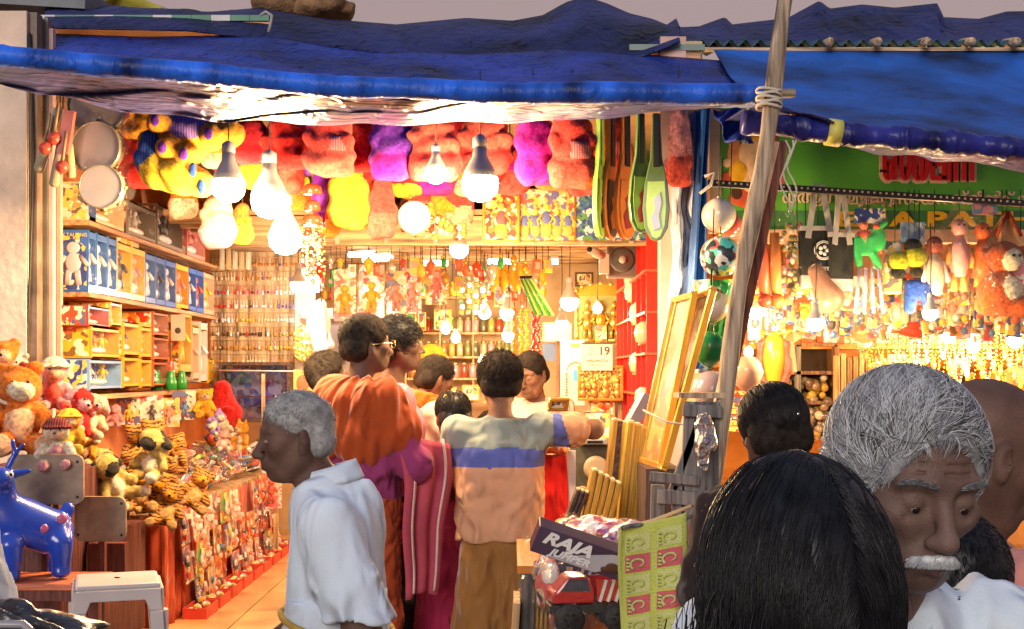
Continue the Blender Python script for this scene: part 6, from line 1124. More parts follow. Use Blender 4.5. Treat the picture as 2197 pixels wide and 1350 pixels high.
t = thing('wooden_post', 'pale wooden post standing at the aisle end of the counter', 'post', (X(592, 8.9), 8.9, .28)); b = MB(); b.box((0, 0, .45), (.03, .03, .9)); b.build('post', PLY, t)
pack('pink heart-patterned pack hanging at the far end of the counter', 583, 1045, 42, 90, 8.8, ART[3], FIG[1]); 
t = toy('pink ball-nosed toy near the far pink pack', 588, 1005, 8.7, .12, ('pink', 'cream', 'pink'))
# display cabinet and stick
t = thing('display_case', 'dark framed glass case with bluish contents below the key chain board', 'display case', at(552, 905, 9.2)); w, h = m_(150, 9.2), m_(128, 9.2)
b = MB(); b.box((0, .08, h/2), (w-.03, .04, h-.03)); b.build('contents', printed('case_blue', (.05, .06, .16), [(.12, .18, .45), (.20, .12, .16), (.35, .35, .4)], 12, thr=.5), t)
for c, s in (((0, 0, h-.012), (w, .2, .024)), ((0, 0, .012), (w, .2, .024)), ((-w/2+.01, 0, h/2), (.02, .2, h-.05)), ((w/2-.01, 0, h/2), (.02, .2, h-.05)), ((0, -.04, h*.42), (w-.05, .1, .008))): b = MB(); b.box(c, s); b.build('frame_rail', DKF, t)
b = MB(); b.box((0, -.09, h/2), (w-.05, .004, h-.05)); b.build('glass', clear('case_glass', (.85, .88, 1), gl=.3, bump=.0, base=.06, rough=.05), t)
t = thing('wooden_stick', 'tan wooden stick standing upright before the blue display case', 'stick', at(565, 910, 8.9)); b = MB(); b.box((0, 0, .17), (.022, .02, .37)); b.build('stick', PLY, t)
b = MB(); b.tube([at(470, 795, 8.85), at(635, 797, 8.85)], .005, n=5); tag(b.build('wire', mat('pink_wire', (.7, .5, .45))), 'thin pale wire stretched across the blue display case', 'wire')
# mirror column with gold discs and shirt hanging
t = thing('hanging_shirt', 'pale grey shirt hanging on a hook right of the key chain board', 'shirt', at(690, 655, 8.9)); S = Sdf(); S.chain([(0, 0, 0), (-.02, 0, -.12), (.0, 0, -.34)], [.03, .06, .045], k=.04); S.cap((-.02, 0, -.06), (.06, 0, -.28), .03, .025, k=.03); S.mesh('cloth', [cloth('palegrey', (.55, .50, .46))], .008, t, wrinkle(.01, 14, 7)); b = MB(); b.tube([(0, -.02, .02), (.0, -.02, .07)], .005, n=5); b.build('hook', CORD, t)
for i, (py, l) in enumerate(((722, 'upper gold patterned plate on the white strip'), (752, 'lower gold patterned plate on the white strip'))): t = thing('gold_plate', l, 'plate', at(652, py, 9.1)); b = MB(); b.lathe([(.001, .0), (.075, .006), (.082, .0), (.075, -.008)], n=22, rot=rotm(PI/2, 0, 0)); b.build('plate', printed('plate', (.75, .48, .08), [(.85, .75, .4), (.35, .2, .03)], 40), t)
t = thing('white_disc', 'white ring-shaped tape roll on the white strip', 'tape roll', at(655, 672, 9.1)); b = MB(); b.lathe([(.02, -.02), (.045, -.02), (.045, .02), (.02, .02)], n=20, rot=rotm(PI/2, 0, 0)); b.build('roll', BASE, t)
b = MB(); b.box((0, 0, 0), (.15, .02, .95)); o = b.build('white_backboard', mat('panel_white', (.65, .6, .52))); o.location = at(655, 745, 9.3); tag(o, 'white vertical panel between key chain board and hanging shirt', 'panel')

b = MB(); b.box((0, 0, 0), (m_(40, 9), .015, m_(58, 9))); o = b.build('portrait_card', mat('card_amber', (.80, .50, .12), rough=.5)); o.location = at(650, 822, 9.05); tag(o, 'amber card with orange head portrait behind the shawled man', 'card'); b = MB(); b.ball((0, -.012, .0), (.045, .004, .06), n=14, k=8); b.build('portrait_head', mat('head_orange', (.60, .18, .06)), o)
b = MB(); b.box((0, 0, 0), (.10, .10, .55)); o = b.build('cupboard', mat('cup_grey', (.30, .27, .27), rough=.4), bevel=.01); o.location = at(735, 760, 9.6); o.scale = (2.4, 1, 1); tag(o, 'grey steel cupboard behind the two dark haired men', 'cupboard')
t = thing('white_clutter', 'white shelf of pale boxes above the grey cupboard', 'shelf', at(745, 682, 9.4)); b = MB(); b.box((0, 0, 0), (.36, .15, .02)); b.build('shelf', BASE, t)
for k in range(4): b = MB(); b.box((-.13+.08*k, 0, .04), (.06, .08, .06+.01*k)); b.build('box', mat('pale_box', (.7, .62, .55)), t)
# ======================= SOFT TOYS =======================
G = 'soft toys heaped on the counter'
T = toy
T('orange plush bear with cream face seated highest at the far left', 38, 968, 5.5, .42, ('orange', 'peach', 'cream'), .5, group=G, res=.009)
T('orange plush head peeking in at the left edge', 8, 850, 5.6, .28, ('orange', 'cream', 'peach'), .2, group=G); T('cream and blue-patched plush behind the orange bear', 40, 850, 5.9, .22, ('cream', 'blue', 'peach'), -.2, group=G); T('red capped white plush just above the orange bear', 62, 862, 5.8, .20, ('red', 'cream', 'white'), -.4, group=G)
T('pink plush in a cream sun hat sitting at the back of the heap', 118, 880, 5.7, .26, ('pink', 'salmon', 'peach'), .25, group=G, hat=PL['cream'], ears=None); T('red and pink plush lying below the sun-hatted one', 130, 935, 5.5, .26, ('red', 'pink', 'pink'), .9, (.2, .5), group=G, ears='long', hat=None)
T('cream pink-eared plush dog slumped to the right of the red one', 180, 935, 5.6, .22, ('peach', 'cream', 'pink'), .6, (0, .3), ears='long', group=G); T('small yellow haired doll plush in the middle of the heap', 148, 970, 5.4, .20, ('gold', 'yellow', 'peach'), .3, group=G, hat=PL['yellow'], ears=None)
T('dark checked cap doll in front of the orange bear', 122, 1005, 5.1, .22, ('cream', 'pink', 'peach'), .2, group=G, hat=stripes('check', (.30, .03, .03), (.03, .01, .01), 200, 'X', 0), ears=None, res=.007)
T('orange long-eared plush peeping between the yellow doll and the dogs', 185, 1000, 5.9, .20, ('gold', 'peach', 'cream'), -.2, ears='long', group=G)
for i, (px, py, rz, l) in enumerate(((215, 1068, .5, 'yellow-tan plush dog with dark mask sitting up above the plywood board'), (255, 1075, 1.0, 'yellow-tan plush dog with dark mask lying across the plywood edge'), (330, 1030, -.3, 'tan plush dog with black muzzle behind the tigers'))):
    t = toy(l, px, py, 5.9-.1*(i == 1), .27, (plush('khaki', (.52, .36, .10)), 'cream', 'dark'), rz, (0, -.5 if i == 1 else 0), 'long', G, lie=(i > 0), res=.008)
tg = [(300, 1095, .3, 0), (345, 1100, -.4, .3), (310, 1050, .8, -.3), (365, 1065, -.9, .2), (400, 1090, .4, .5), (330, 990, .1, 0), (385, 1020, -.5, -.2), (290, 1000, .6, 0), (355, 1130, .0, .2)]
tl = ['tiger plush drooping over the front corner of the counter', 'tiger plush with hanging striped legs next to the corner', 'striped tiger plush behind the tan dogs', 'tiger plush half buried right of the tan dogs', 'tiger plush with orange arm reaching right', 'round-backed tiger plush at the top of the pile', 'tiger plush between the plastic wrapped packets and the pile', 'tiger plush just behind the sitting dog', 'lowest tiger plush hanging over the rust red cloth']
for i, (px, py, rz, ty) in enumerate(tg): t = toy(tl[i], px, py, 6.25+.04*i if i < 8 else 6.2, .24, (TIG, 'tan', 'gold'), rz, (.15 if i % 2 else -.1, ty), 'round', G, lie=True, tail=(i in (5, 0)), res=.009)
T('yellow plush bear peering over a pile near the blue display case', 440, 895, 7.9, .20, ('yellow', 'gold', 'peach'), .2, group=G); T('lilac and cream plush lying in front of the yellow bear', 445, 925, 7.6, .17, ('lilac', 'cream', 'cream'), .8, (0, .8), group=G)
t = thing('red_cone_toy', 'bright red cone-shaped plush standing behind the yellow bear', 'soft toy', at(480, 905, 8.3)); S = Sdf(); S.cap((0, 0, .05), (-.01, 0, .22), .10, .05, k=.03); S.ell((0, 0, .06), (.12, .09, .08), k=.03); S.mesh('body', [PL['red']], .008, t, wrinkle(.006, 14, 3)); S = Sdf(); S.ell((.04, -.08, .08), (.05, .03, .03), k=.02); S.mesh('fold', [PL['red']], .008, t)
T('cream plush with knotted scarf at the counter far edge', 495, 945, 8.2, .18, ('cream', 'peach', 'white'), -.3, (0, -.5), group=G); T('orange giraffe-like plush near the far end of the counter', 520, 965, 8.1, .20, ('gold', 'cream', 'peach'), -.6, ears='point', group=G); T('pale pink plush ball-headed toy in front of the cream scarf one', 480, 965, 7.6, .13, ('pink', 'cream', 'peach'), .3, group=G)
T('pink doll figure standing upright behind the packets', 248, 915, 7.0, .14, ('pink', 'pink', 'pink'), 0, group=G, ears=None)
for i, (px, py, k, l) in enumerate(((275, 880, 0, 'red packaged figure standing behind the packets, leftmost'), (325, 880, 3, 'pink boxed doll standing under the lower shelf'), (360, 885, 4, 'clear bag of pale toys leaning under the lower shelf'), (395, 870, 0, 'red boxed toy under the lower shelf near the yellow bear'), (300, 925, 6, 'orange packaged toy at the foot of the shelf'), (215, 880, 2, 'yellow packaged toys at the left under the shelf'))): pack(l, px, py, 50, 62, 7.4+.15*i, ART[k], FIG[(i+2) % 6], rz=.5, group='packaged toys standing under the lower shelf')
# ======================= BOTTOM LEFT FURNITURE =======================
BRD = mat('grey_ply', (.27, .20, .14), rough=.75, bump=.5, bscale=60, var=.3, vscale=9); MRW = wood('maroon_wood', (.12, .025, .02), rough=.5)
def board(label, x0, y0, x1, y1, d, rz):
    t = thing('plywood_chair_back', label, 'chair back', at((x0+x1)/2, y1, d), rz); w, h = m_(x1-x0, d), m_(y1-y0, d); r = .035; P = []
    for cx, cz, a0 in ((w/2-r, h-r, 0), (-w/2+r, h-r, PI/2), (-w/2+r, r, PI), (w/2-r, r, 1.5*PI)): P += [(cx+r*math.cos(a0+a), cz+r*math.sin(a0+a)) for a in np.linspace(0, PI/2, 6)]
    b = MB(); b.prism(P, -.009, .009); b.build('panel', BRD, t, bevel=.003)
    for x, z in ((-w*.42, h*.15), (w*.42, h*.15), (-w*.42, h*.85), (w*.42, h*.85)): b = MB(); b.ball((x, -.010, z), (.006, .003, .006), n=8, k=4); b.build('screw', BEAD, t)
    b = MB(); b.box((0, .02, -.02-.15), (w*.12, .025, .40)); b.build('post', MRW, t); return t
board('large rounded grey-brown plywood board holding back the plush toys', 18, 975, 178, 1083, 5.05, .1); board('smaller rounded plywood board lower and right, by the rust cloth', 160, 1065, 272, 1162, 5.3, -.05)
t = thing('wooden_rack', 'dark maroon wooden rack with yellow gaps behind the blue toy animal', 'rack', at(110, 1250, 5.5)); 
for (x0, y0, x1, y1, m) in ((0, 1085, 200, 1108, MRW), (150, 1100, 175, 1290, MRW), (118, 1100, 150, 1120, GWD), (60, 1140, 200, 1156, GWD), (190, 1165, 270, 1290, MRW), (0, 1200, 60, 1215, MRW)):
    b = MB(); a = at(x0, y0, 5.5)-Vector(t.location); q = at(x1, y1, 5.5)-Vector(t.location); b.box(((a.x+q.x)/2, .0+.01*(x0 % 7), (a.z+q.z)/2), (abs(q.x-a.x), .05, abs(a.z-q.z))); b.build('rail', m, t)
b = MB(); b.box((0, .12, .12), (.34, .02, .34)); b.build('yellow_back', mat('yellow_panel', (.75, .42, .04), rough=.6), t)
t = thing('maroon_panel', 'dark maroon board beside the rust cloth front', 'panel', at(230, 1200, 6.3)); b = MB(); b.box((0, 0, 0), (.22, .02, .52)); b.build('panel', MRW, t)
# red bench top with blue animal
t = thing('red_bench', 'low bench with worn red-brown top under the blue rubber animal', 'bench', at(90, 1240, 4.9)); zt = t.location.z; BT = wood('bench_red', (.50, .13, .06), rough=.45, bump=.5, axis=0)
b = MB(); b.box((-.10, 0, -.012), (.66, .30, .025)); b.build('top', BT, t, bevel=.004); b = MB(); b.box((-.10, -.13, -.045), (.62, .02, .04)); b.build('apron', MRW, t)
for x in (-.36, .17):
    for y in (-.11, .11): b = MB(); b.box((x, y, -.02-(zt-.40)/2), (.04, .04, zt-.42)); b.build('leg', MRW, t)
RB = mat('rubber_blue', (.012, .05, .42), rough=.25, coat=.5, var=.15, bump=.05); 
t = thing('rubber_animal', 'shiny blue inflatable deer toy with antlers and coral spots', 'inflatable toy', at(52, 1240, 4.85), .55, s=.84); S = Sdf()
S.cap((-.02, .02, .26), (.12, .02, .20), .115, .105, k=.04); S.cap((-.08, 0, .26), (-.10, -.02, .42), .075, .058, k=.05); S.ell((-.115, -.05, .465), (.058, .085, .055), k=.03)
for x, y in ((-.07, -.06), (-.07, .08), (.15, -.06), (.16, .08)): S.cap((x, y, .16), (x, y, .05), .055, .042, k=.03); S.ell((x, y, .02), (.042, .046, .022), k=.02)
for s_ in (-1, 1):
    S.chain([(-.10+s_*.025, .0, .50), (-.09+s_*.05, .0, .57), (-.085+s_*.035, 0, .63)], [.014, .012, .010], k=.01); S.cap((-.09+s_*.05, 0, .57), (-.09+s_*.085, 0, .61), .010, .008, k=.008); S.cap((-.11+s_*.05, .01, .475), (-.11+s_*.13, .01, .49), .022, .012, k=.02)
S.ell((.20, .03, .30), (.03, .03, .035), k=.03); S.mesh('body', [RB], .0065, t)
for s_ in (-1, 1): b = MB(); b.ball((-.115+s_*.035, -.115, .485), (.014, .008, .016), n=10, k=6); b.build('eye_white', mat('eye_toy', (.8, .8, .8), rough=.3, var=0), t); b = MB(); b.ball((-.115+s_*.036, -.122, .485), (.007, .004, .009), n=8, k=5); b.build('pupil', BEAD, t)
for (x, z, r_) in ((.07, .23, .022), (.15, .27, .024)): b = MB(); b.ball((x, -.083+.0*x, z), (r_, .012, r_), n=10, k=6); b.build('spot', mat('coral_spot', (.38, .09, .20), rough=.3), t)
# white plastic stool
PW = mat('plastic_grey', (.46, .42, .42), rough=.38, var=.06); t = thing('plastic_stool', 'square grey-white plastic stool with cut-out legs in front of the rust cloth', 'stool', at(252, 1240, 4.7), .32); zt = t.location.z
b = MB(); b.box((0, 0, -.012), (.30, .30, .024)); b.build('seat', PW, t, bevel=.012); b = MB(); b.lathe([(.012, .001), (.010, .003)], n=12); b.build('centre_hole', BEAD, t)
for q in range(4):
    R4 = rotm(0, 0, q*PI/2); 
    b = MB(); b.prism([(-.148, -.02), (.148, -.02), (.155, -.10), (.11, -.10), (.095, -.06), (-.095, -.06), (-.11, -.10), (-.155, -.10)], -.160, -.148); b.v = [v@R4.T for v in b.v]; b.build('apron', PW, t, bevel=.003)
    b = MB(); b.prism([(.11, -.10), (.155, -.10), (.185, -.44), (.140, -.44)], -.175, -.150); b.prism([(-.11, -.10), (-.140, -.44), (-.185, -.44), (-.155, -.10)], -.175, -.150); b.v = [v@R4.T for v in b.v]; b.build('leg', PW, t, bevel=.003)
    b = MB(); b.box((0, -.160, -.30), (.27, .014, .03)); b.v = [v@R4.T for v in b.v]; b.build('brace', PW, t)
t = thing('stone_plinth', 'stone block under the plastic stool', 'block', (at(252, 1240, 4.7).x, 4.7, .38)); b = MB(); hh = at(252, 1240, 4.7).z-.44-.38; b.box((0, 0, max(.02, hh)/2), (.42, .42, max(.02, hh))); b.build('block', CREAM, t)
# ======================= TABLE OF TOY TRUCKS, TOWEL, CRATE =======================
D = 3.9; zt = at(0, 1210, D).z
t = thing('goods_table', 'orange topped table under the boxed toy trucks', 'table', (X(1290, D), D+.05, 0)); b = MB(); b.box((0, .22, zt-.012), (.52, .62, .024)); b.build('top', mat('table_orange', (.80, .26, .03), rough=.4), t)
for x in (-.23, .23):
    for y in (-.06, .5): b = MB(); b.box((x, y, (zt-.02)/2), (.04, .04, zt-.03)); b.build('leg', GWD, t)
b = MB(); b.box((0, -.02, zt-.17), (.42, .02, .10)); b.build('drawer_front', mat('drawer_orange', (.75, .22, .02), rough=.5), t); b = MB(); b.box((-.09, -.036, zt-.165), (.03, .012, .015)); b.build('handle', BEAD, t)
# jumper box
t = thing('toy_truck_box', 'long dark box lettered RAJA JUMPER lying tilted on the toy trucks', 'toy box', at(1250, 1180, 3.40)); BR = rotm(.25, .30, 0); t.rotation_euler = (.30, .34, .10); t.scale = (.92,)*3
b = MB(); b.box((0, 0, 0), (.30, .07, .085)); b.build('carton', mat('box_dark', (.07, .04, .07), rough=.3, coat=.5, var=.2), t, bevel=.002); WL = mat('print_white', (.75, .72, .7), rough=.4, var=0)
b = MB(); b.prism([(-.10, -.040), (.05, -.040), (.148, .02), (.148, .04), (.08, .03)], -.0365, -.0352); b.build('pale_swoosh', mat('box_pale', (.45, .42, .45), rough=.4), t)
text('RAJA', .050, WL, (-.055, -.038, .014), (PI/2, 0, 0), t, off=.002, sx=1.35, shear=.3, ext=.001); text('JUMPER', .030, WL, (-.035, -.0385, -.022), (PI/2, 0, 0), t, off=.001, sx=1.2, shear=.3, ext=.001)
for x, z, r_, m in ((.095, -.008, .022, 4), (.125, .004, .016, 1), (.075, -.02, .014, 4), (.135, -.022, .012, 2)): b = MB(); b.ball((x, -.039, z), (r_, .002, r_*.7), n=10, k=6); b.build('printed_truck', FO[m], t)
def truck(label, px, py, d, rz, col, s=1.):
    t = thing('toy_truck', label, 'toy truck', at(px, py, d), rz, 'plastic wrapped toy trucks', s=s); B2 = mat('truck_black', (.02, .02, .02), rough=.35)
    b = MB(); b.box((0, 0, .055), (.26, .075, .022)); b.build('chassis', B2, t, bevel=.003)
    b = MB(); b.prism([(-.125, .07), (-.02, .07), (-.02, .10), (-.035, .135), (-.085, .135), (-.115, .10), (-.125, .095)], -.045, .045); b.build('cab', mat('truck_%s' % col[0], col[1], rough=.2, coat=.6), t, bevel=.006)
    b = MB(); b.prism([(-.105, .10), (-.085, .13), (-.04, .13), (-.03, .10)], -.0465, .0465); b.build('window', mat('truck_glass', (.05, .06, .08), rough=.1), t)
    for q in (-1, 1): b = MB(); b.box((.055, q*.04, .10), (.14, .006, .05)); b.build('side_panel', mat('truck_%s' % col[0], col[1]), t)
    for i in range(7): b = MB(); b.box((.0+.02*i, -.046, .10), (.007, .005, .055), rotm(0, .3, 0)); b.build('slat', WL, t)
    for x in (-.085, .035, .10):
        for q in (-1, 1):
            b = MB(); b.lathe([(.030, -.016), (.036, -.012), (.036, .012), (.030, .016)], c=(x, q*.055, .036), n=20, rot=rotm(PI/2, 0, 0)); w_ = b.build('wheel', mat('tyre', (.015, .015, .015), rough=.6, bump=.5, bscale=100), t)
            b = MB(); b.lathe([(.001, -.018), (.020, -.018), (.023, -.014), (.023, .014), (.001, .014)], c=(x, q*.055, .036), n=12, rot=rotm(PI/2, 0, 0)); b.build('rim', mat('rim_silver', (.6, .6, .65), rough=.25, metal=.5, var=0), w_)
            for a in range(6): b = MB(); b.box((x+.014*math.cos(a*1.047), q*.055-.019*(1 if q < 0 else -1)*1, .036+.014*math.sin(a*1.047)), (.006, .003, .006)); b.build('rim_hole', BEAD, w_)
    S = Sdf(); S.slab((0, 0, .08), (.15, .07, .085), rnd=.03, k=.02); S.mesh('plastic_wrap', [CLR2], .009, t, wrinkle(.009, 18, int(px))); return t
truck('red toy truck with white slatted sides in crackling plastic, lower one', 1285, 1348, 3.58, .15, ('red', (.45, .02, .02)), 1.15); truck('dark toy truck behind the red one under the long box', 1250, 1290, 3.85, .05, ('dark', (.05, .04, .08)), 1.2)
for (px, py, w, hh, k, d, l) in ((1290, 1140, 75, 22, 3, 4.1, 'clear packet of pink and red toys behind the long box'), (1340, 1150, 50, 26, 3, 3.95, 'shiny magenta packet beside the patterned towel'), (1175, 1245, 24, 60, 3, 3.8, 'pink wrapped packet standing left of the toy trucks'), (1220, 1325, 40, 40, 7, 3.6, 'dark brown packet in front of the pink wrapped one'), (1225, 1130, 24, 16, 2, 4.2, 'small yellow packet at the left end of the clear packets')):
    S = Sdf(); S.ell((0, 0, 0), (m_(w, d), .09, m_(hh, d)), k=.03); t = thing('wrapped_packet', l, 'packet', at(px, py, d)); S.mesh('contents', [printed('mag', (.45, .02, .20), [(.75, .5, .55), (.2, .05, .3)], 14) if 'magenta' in l else ART[k]], .007, t, wrinkle(.012, 15, int(px))); S = Sdf(); S.ell((0, 0, 0), (m_(w, d)*1.08, .10, m_(hh, d)*1.2), k=.03); S.mesh('wrap', [CLR2], .009, t, wrinkle(.014, 14, int(px)+1))
# patterned towel over a rail
tw = MATS.get('towel_yg')
m = bpy.data.materials.new('towel_yg'); m.use_nodes = True; MATS['towel_yg'] = m
nt = m.node_tree; n = nt.nodes; L = nt.links; bs = n['Principled BSDF']; bs.inputs['Roughness'].default_value = .9
YGc = mat('towel_green', (.55, .60, .12), rough=.95, bump=.6, bscale=160, var=.12, sheen=.3); PKc = mat('towel_rose', (.60, .12, .14), rough=.95, bump=.5, bscale=160); LGc = mat('towel_relief', (.60, .62, .24), rough=.95, bump=.6, bscale=160, var=.1)
t = thing('patterned_towel', 'yellow-green towel with rose squares and paisley bands hung in front of the trucks', 'towel', at(1400, 1130, 3.3)); W_, H_ = m_(135, 3.3), m_(330, 3.3); o_ = at(1400, 1130, 3.3)
def tf(u, v, k=0.): 
    x = (u-.5)*W_*(1+.04*math.sin(v*7)); y = .035*math.sin(u*4.5+1)+.010*math.sin(u*11+v*3)-k; z = .05*(u-.2)-H_*v-.0; return (x, y, z)
b = MB(); b.sheet(lambda u, v: tf(u, v), 40, 60); b.build('cloth', YGc, t, solid=.006)
for ci, (u0, u1) in enumerate(((.10, .46), (.56, .92))):
    for r_ in range(7):
        v0 = .06+.135*r_; v1 = v0+.115
        b = MB(); b.sheet(lambda u, v, u0=u0, u1=u1, v0=v0, v1=v1: tf(u0+(u1-u0)*u, v0+(v1-v0)*v, .006), 8, 8); b.build('square', PKc if (r_ % 2 == 1) else LGc, t)
        P = []; 
        for a in np.linspace(0, 1.75*PI, 16): q_ = (.36-.10*a/PI); P.append((.52+q_*math.cos(a+2.2)*.9, .52+q_*math.sin(a+2.2)*.9))
        b = MB(); b.tube([tf(u0+(u1-u0)*u, v0+(v1-v0)*v, .010) for u, v in P], [.0045-.0025*i/16 for i in range(16)], n=5); b.build('paisley', LGc if r_ % 2 else YGc, t)
        b = MB()
        for q_ in range(4): b.tube([tf(u0+(u1-u0)*.06, v0+(v1-v0)*(.2+.2*q_), .010), tf(u0+(u1-u0)*.20, v0+(v1-v0)*(.26+.2*q_), .010)], [.005, .002], n=4)
        b.build('teeth', LGc if r_ % 2 else YGc, t)
b = MB(); b.tube([tf(-.02, 0, -.01), tf(.5, -.0, -.01), tf(1.12, -.02, -.01)], .005, n=8); b.build('top_hem', mat('hem', (.62, .42, .22), rough=.9), t)
b = MB(); b.sheet(lambda u, v: (W_*.5+.02+.05*u, .05+.02*math.sin(v*9), .04-H_*(.1+.9*v)), 4, 20); b.build('back_layer', PKc, t, solid=.005)
b = MB(); b.tube([(-W_*.5, .01, -.004), (W_*.8, .01, .03)], .006, n=8); b.tube([(W_*.8, .01, .03), (W_*.85, .01, -o_.z)], .012, n=8); b.build('hanging_rail', GWD, t)
# crate of frames in the lower middle
t = thing('frame_crate', 'open wooden crate at the bottom holding edge-on gilded frames', 'crate', at(1158, 1350, 3.9)); CW = wood('crate_wood', (.62, .38, .18), sc=.6)
for (c, s) in (((.075, 0, .0), (.02, .22, .42)), ((-.08, 0, -.05), (.02, .22, .30)), ((0, -.11, -.10), (.15, .018, .2)), ((0, .11, -.05), (.15, .018, .3))): b = MB(); b.box(c, s, rotm(0, .06, 0)); b.build('side', CW, t)
for i in range(6): mould(['first', 'second', 'third', 'fourth', 'fifth', 'sixth'][i]+' edge-on gilded frame in the bottom crate', at(1128+9*i, 1240+12*(i > 3), 3.95), at(1122+9*i, 1400, 3.95), .010, .12, [GW, GW2][i % 2], 'gilded frames in the bottom crate')
for i in range(4): mould(['first', 'second', 'third', 'fourth'][i]+' gilded frame standing behind the bottom crate', at(1135+9*i, 1215, 4.5), at(1130+9*i, 1330, 4.5), .012, .12, [GW2, GW][i % 2], 'gilded frames behind the bottom crate')
framed('small gilt frame held up by the striped customer', 1198, 868, 46, 30, 5.25, ART[4], GF, bord=.012, tilt=.5, rz=.3)
# ======================= PEOPLE =======================
SK_DARK = skin('dark', (.125, .066, .046)); SK_MID = skin('brown', (.21, .10, .058)); SK_LIP = mat('lip', (.115, .055, .048), rough=.4, var=.1)
SK_GREY = skin('deep', (.165, .100, .078), rough=.5)
HB = mat('hair_black', (.006, .0065, .009), rough=.36, spec=.3, var=.3, vscale=40)
HB2 = mat('hair_black_soft', (.020, .014, .011), rough=.85, spec=.15, var=.3, vscale=40)
HG1 = mat('hair_grey', (.34, .35, .37), rough=.4, var=.1); HG2 = mat('hair_white', (.66, .68, .70), rough=.35, var=.1); HG3 = mat('hair_iron', (.10, .10, .11), rough=.4, var=.1)
HS = mat('hair_stubble', (.30, .30, .29), rough=.7, var=.3, vscale=50)
EYE_W = mat('eye_white', (.28, .23, .20), rough=.25, var=0); EYE_I = mat('eye_iris', (.02, .012, .008), rough=.1, var=0)
CR_C = np.array([0, -.012, .045]); CR_R = np.array([.074, .094, .080])
def head_sdf(S, c, R, hs=1., asdf=None, slit=0, old=0.):
    """cranium, face, brow, nose, eyes, lips, ears; facing +Y of R"""
    A0, t0 = S.A, S.t; wc = S.W(c); S.A = A0 @ R; S.t = wc
    def e(c, r, **k): S.ell(np.array(c)*hs, np.array(r)*hs, **k)
    def q(a, b, r1, r2=None, **k): S.cap(np.array(a)*hs, np.array(b)*hs, r1*hs, None if r2 is None else r2*hs, **k)
    e(CR_C, CR_R, k=.02); e((0, .022, -.018), (.060, .060, .083), k=.03)
    e((0, .058, -.088), (.026, .024, .020), k=.028)
    for s in (-1, 1):
        q((s*.056, -.008, -.035), (s*.030, .040, -.088), .018, .015, k=.03)      # jaw line
        e((s*.042, .056, -.012), (.022, .020, .018), k=.022)                        # cheekbone
        q((s*.014, .079, .030), (s*.046, .066, .029), .0095, .008, k=.014)          # brow
        e((s*.030, .092, .008), (.019, .016, .013), k=.014, op=-1)                  # socket
        e((s*.031, .070-(.0025 if slit else 0), .007), (.0150, .0150, .0125), k=.006)                      # lids
        if slit: e((s*.031, .088, .0008), (.0125, .0075, .0026*slit), k=.0014, op=-1); q((s*.018, .086, .0155), (s*.043, .080, .0150), .0012, .001, k=.003, op=-1)
        if old:
            q((s*.018, .086, -.028), (s*.034, .074, -.058), .0035, .003, k=.008, op=-1)
            if s > 0:
                for zz, yy in ((.052, .0815), (.064, .076), (.042, .084)): q((-.034, yy-.010, zz), (-.012, yy, zz+.001), .0013, .0016, k=.004, op=-1); q((-.012, yy, zz+.001), (.034, yy-.010, zz), .0016, .0013, k=.004, op=-1)
            q((s*.018, .090, -.012), (s*.040, .078, -.010), .0028, .002, k=.007, op=-1)
        e((s*.012, .094, -.034), (.0085, .0095, .0078), k=.007)                     # nostril wing
        e((s*.0065, .099, -.0425), (.0038, .005, .0035), k=.003, op=-1)
        e((s*.078, -.012, -.004), (.0085, .018, .031), k=.008, R=rotm(.15, 0, -s*.45))   # ear
        e((s*.086, -.006, .002), (.005, .009, .016), k=.005, op=-1)
        e((s*.079, -.004, -.030), (.006, .008, .009), k=.006)
    q((0, .078, .022), (0, .102, -.024), .0085, .0105, k=.012); e((0, .106, -.032), (.0115, .0115, .0100), k=.010)
    q((-.004, .087, -.047), (.004, .087, -.047), .006, .006, k=.01)
    e((0, .071, -.062), (.030, .022, .018), k=.015)
    q((-.021, .080, -.0615), (0, .0905, -.0590), .0028, .0050, k=.005, m=1); q((.021, .080, -.0615), (0, .0905, -.0590), .0028, .0050, k=.005, m=1)
    q((-.019, .080, -.0675), (0, .0885, -.0700), .0028, .0060, k=.005, m=1); q((.019, .080, -.0675), (0, .0885, -.0700), .0028, .0060, k=.005, m=1)
    q((-.023, .088, -.0645), (.023, .088, -.0645), .0016, .0016, k=.003, op=-1)
    q((-.015, .0885, -.080), (.015, .0885, -.080), .003, k=.008, op=-1)
    S.A, S.t = A0, t0
def head_frame(S, c, R, hs):
    return S.A @ R, S.W(c)
def eyes(c, R, hs, par_, opened=.5, look=(0, 0), slit=0):
    R = np.array(R)
    for s in (-1, 1):
        b = MB(); k = np.array([s*.031, .0738-(.0034 if slit else 0), .0040])*hs
        b.ball(k, (.0118*hs, .0112*hs, .0110*hs) if slit else (.0125*hs, .0122*hs, .0065*hs*opened*2), m=0, n=18, k=12)
        b.ball(k+np.array([look[0]*.004, .0078, look[1]*.004])*hs, (.0055*hs, .0045*hs, .0055*hs*(1 if slit else min(1, opened*1.6))), m=1, n=10, k=6)
        V = np.concatenate(b.v) @ R.T+np.array(c); b.v = [V]; b.build('eye', [EYE_W, EYE_I], par_)
def scalp(n, hs=1., line=None, seed=1, back=-.06):
    rg = np.random.default_rng(seed); v = rg.normal(size=(n*3, 3)); v /= np.linalg.norm(v, axis=1)[:, None]
    P = CR_C+v*CR_R; N = v/CR_R; N /= np.linalg.norm(N, axis=1)[:, None]
    line = line or ([-.1, -.04, -.01, .02, .05, .075], [back, back+.01, -.01, .03, .068, .082])
    ok = P[:, 2] > np.interp(P[:, 1], *line)
    return P[ok][:n]*hs, N[ok][:n]
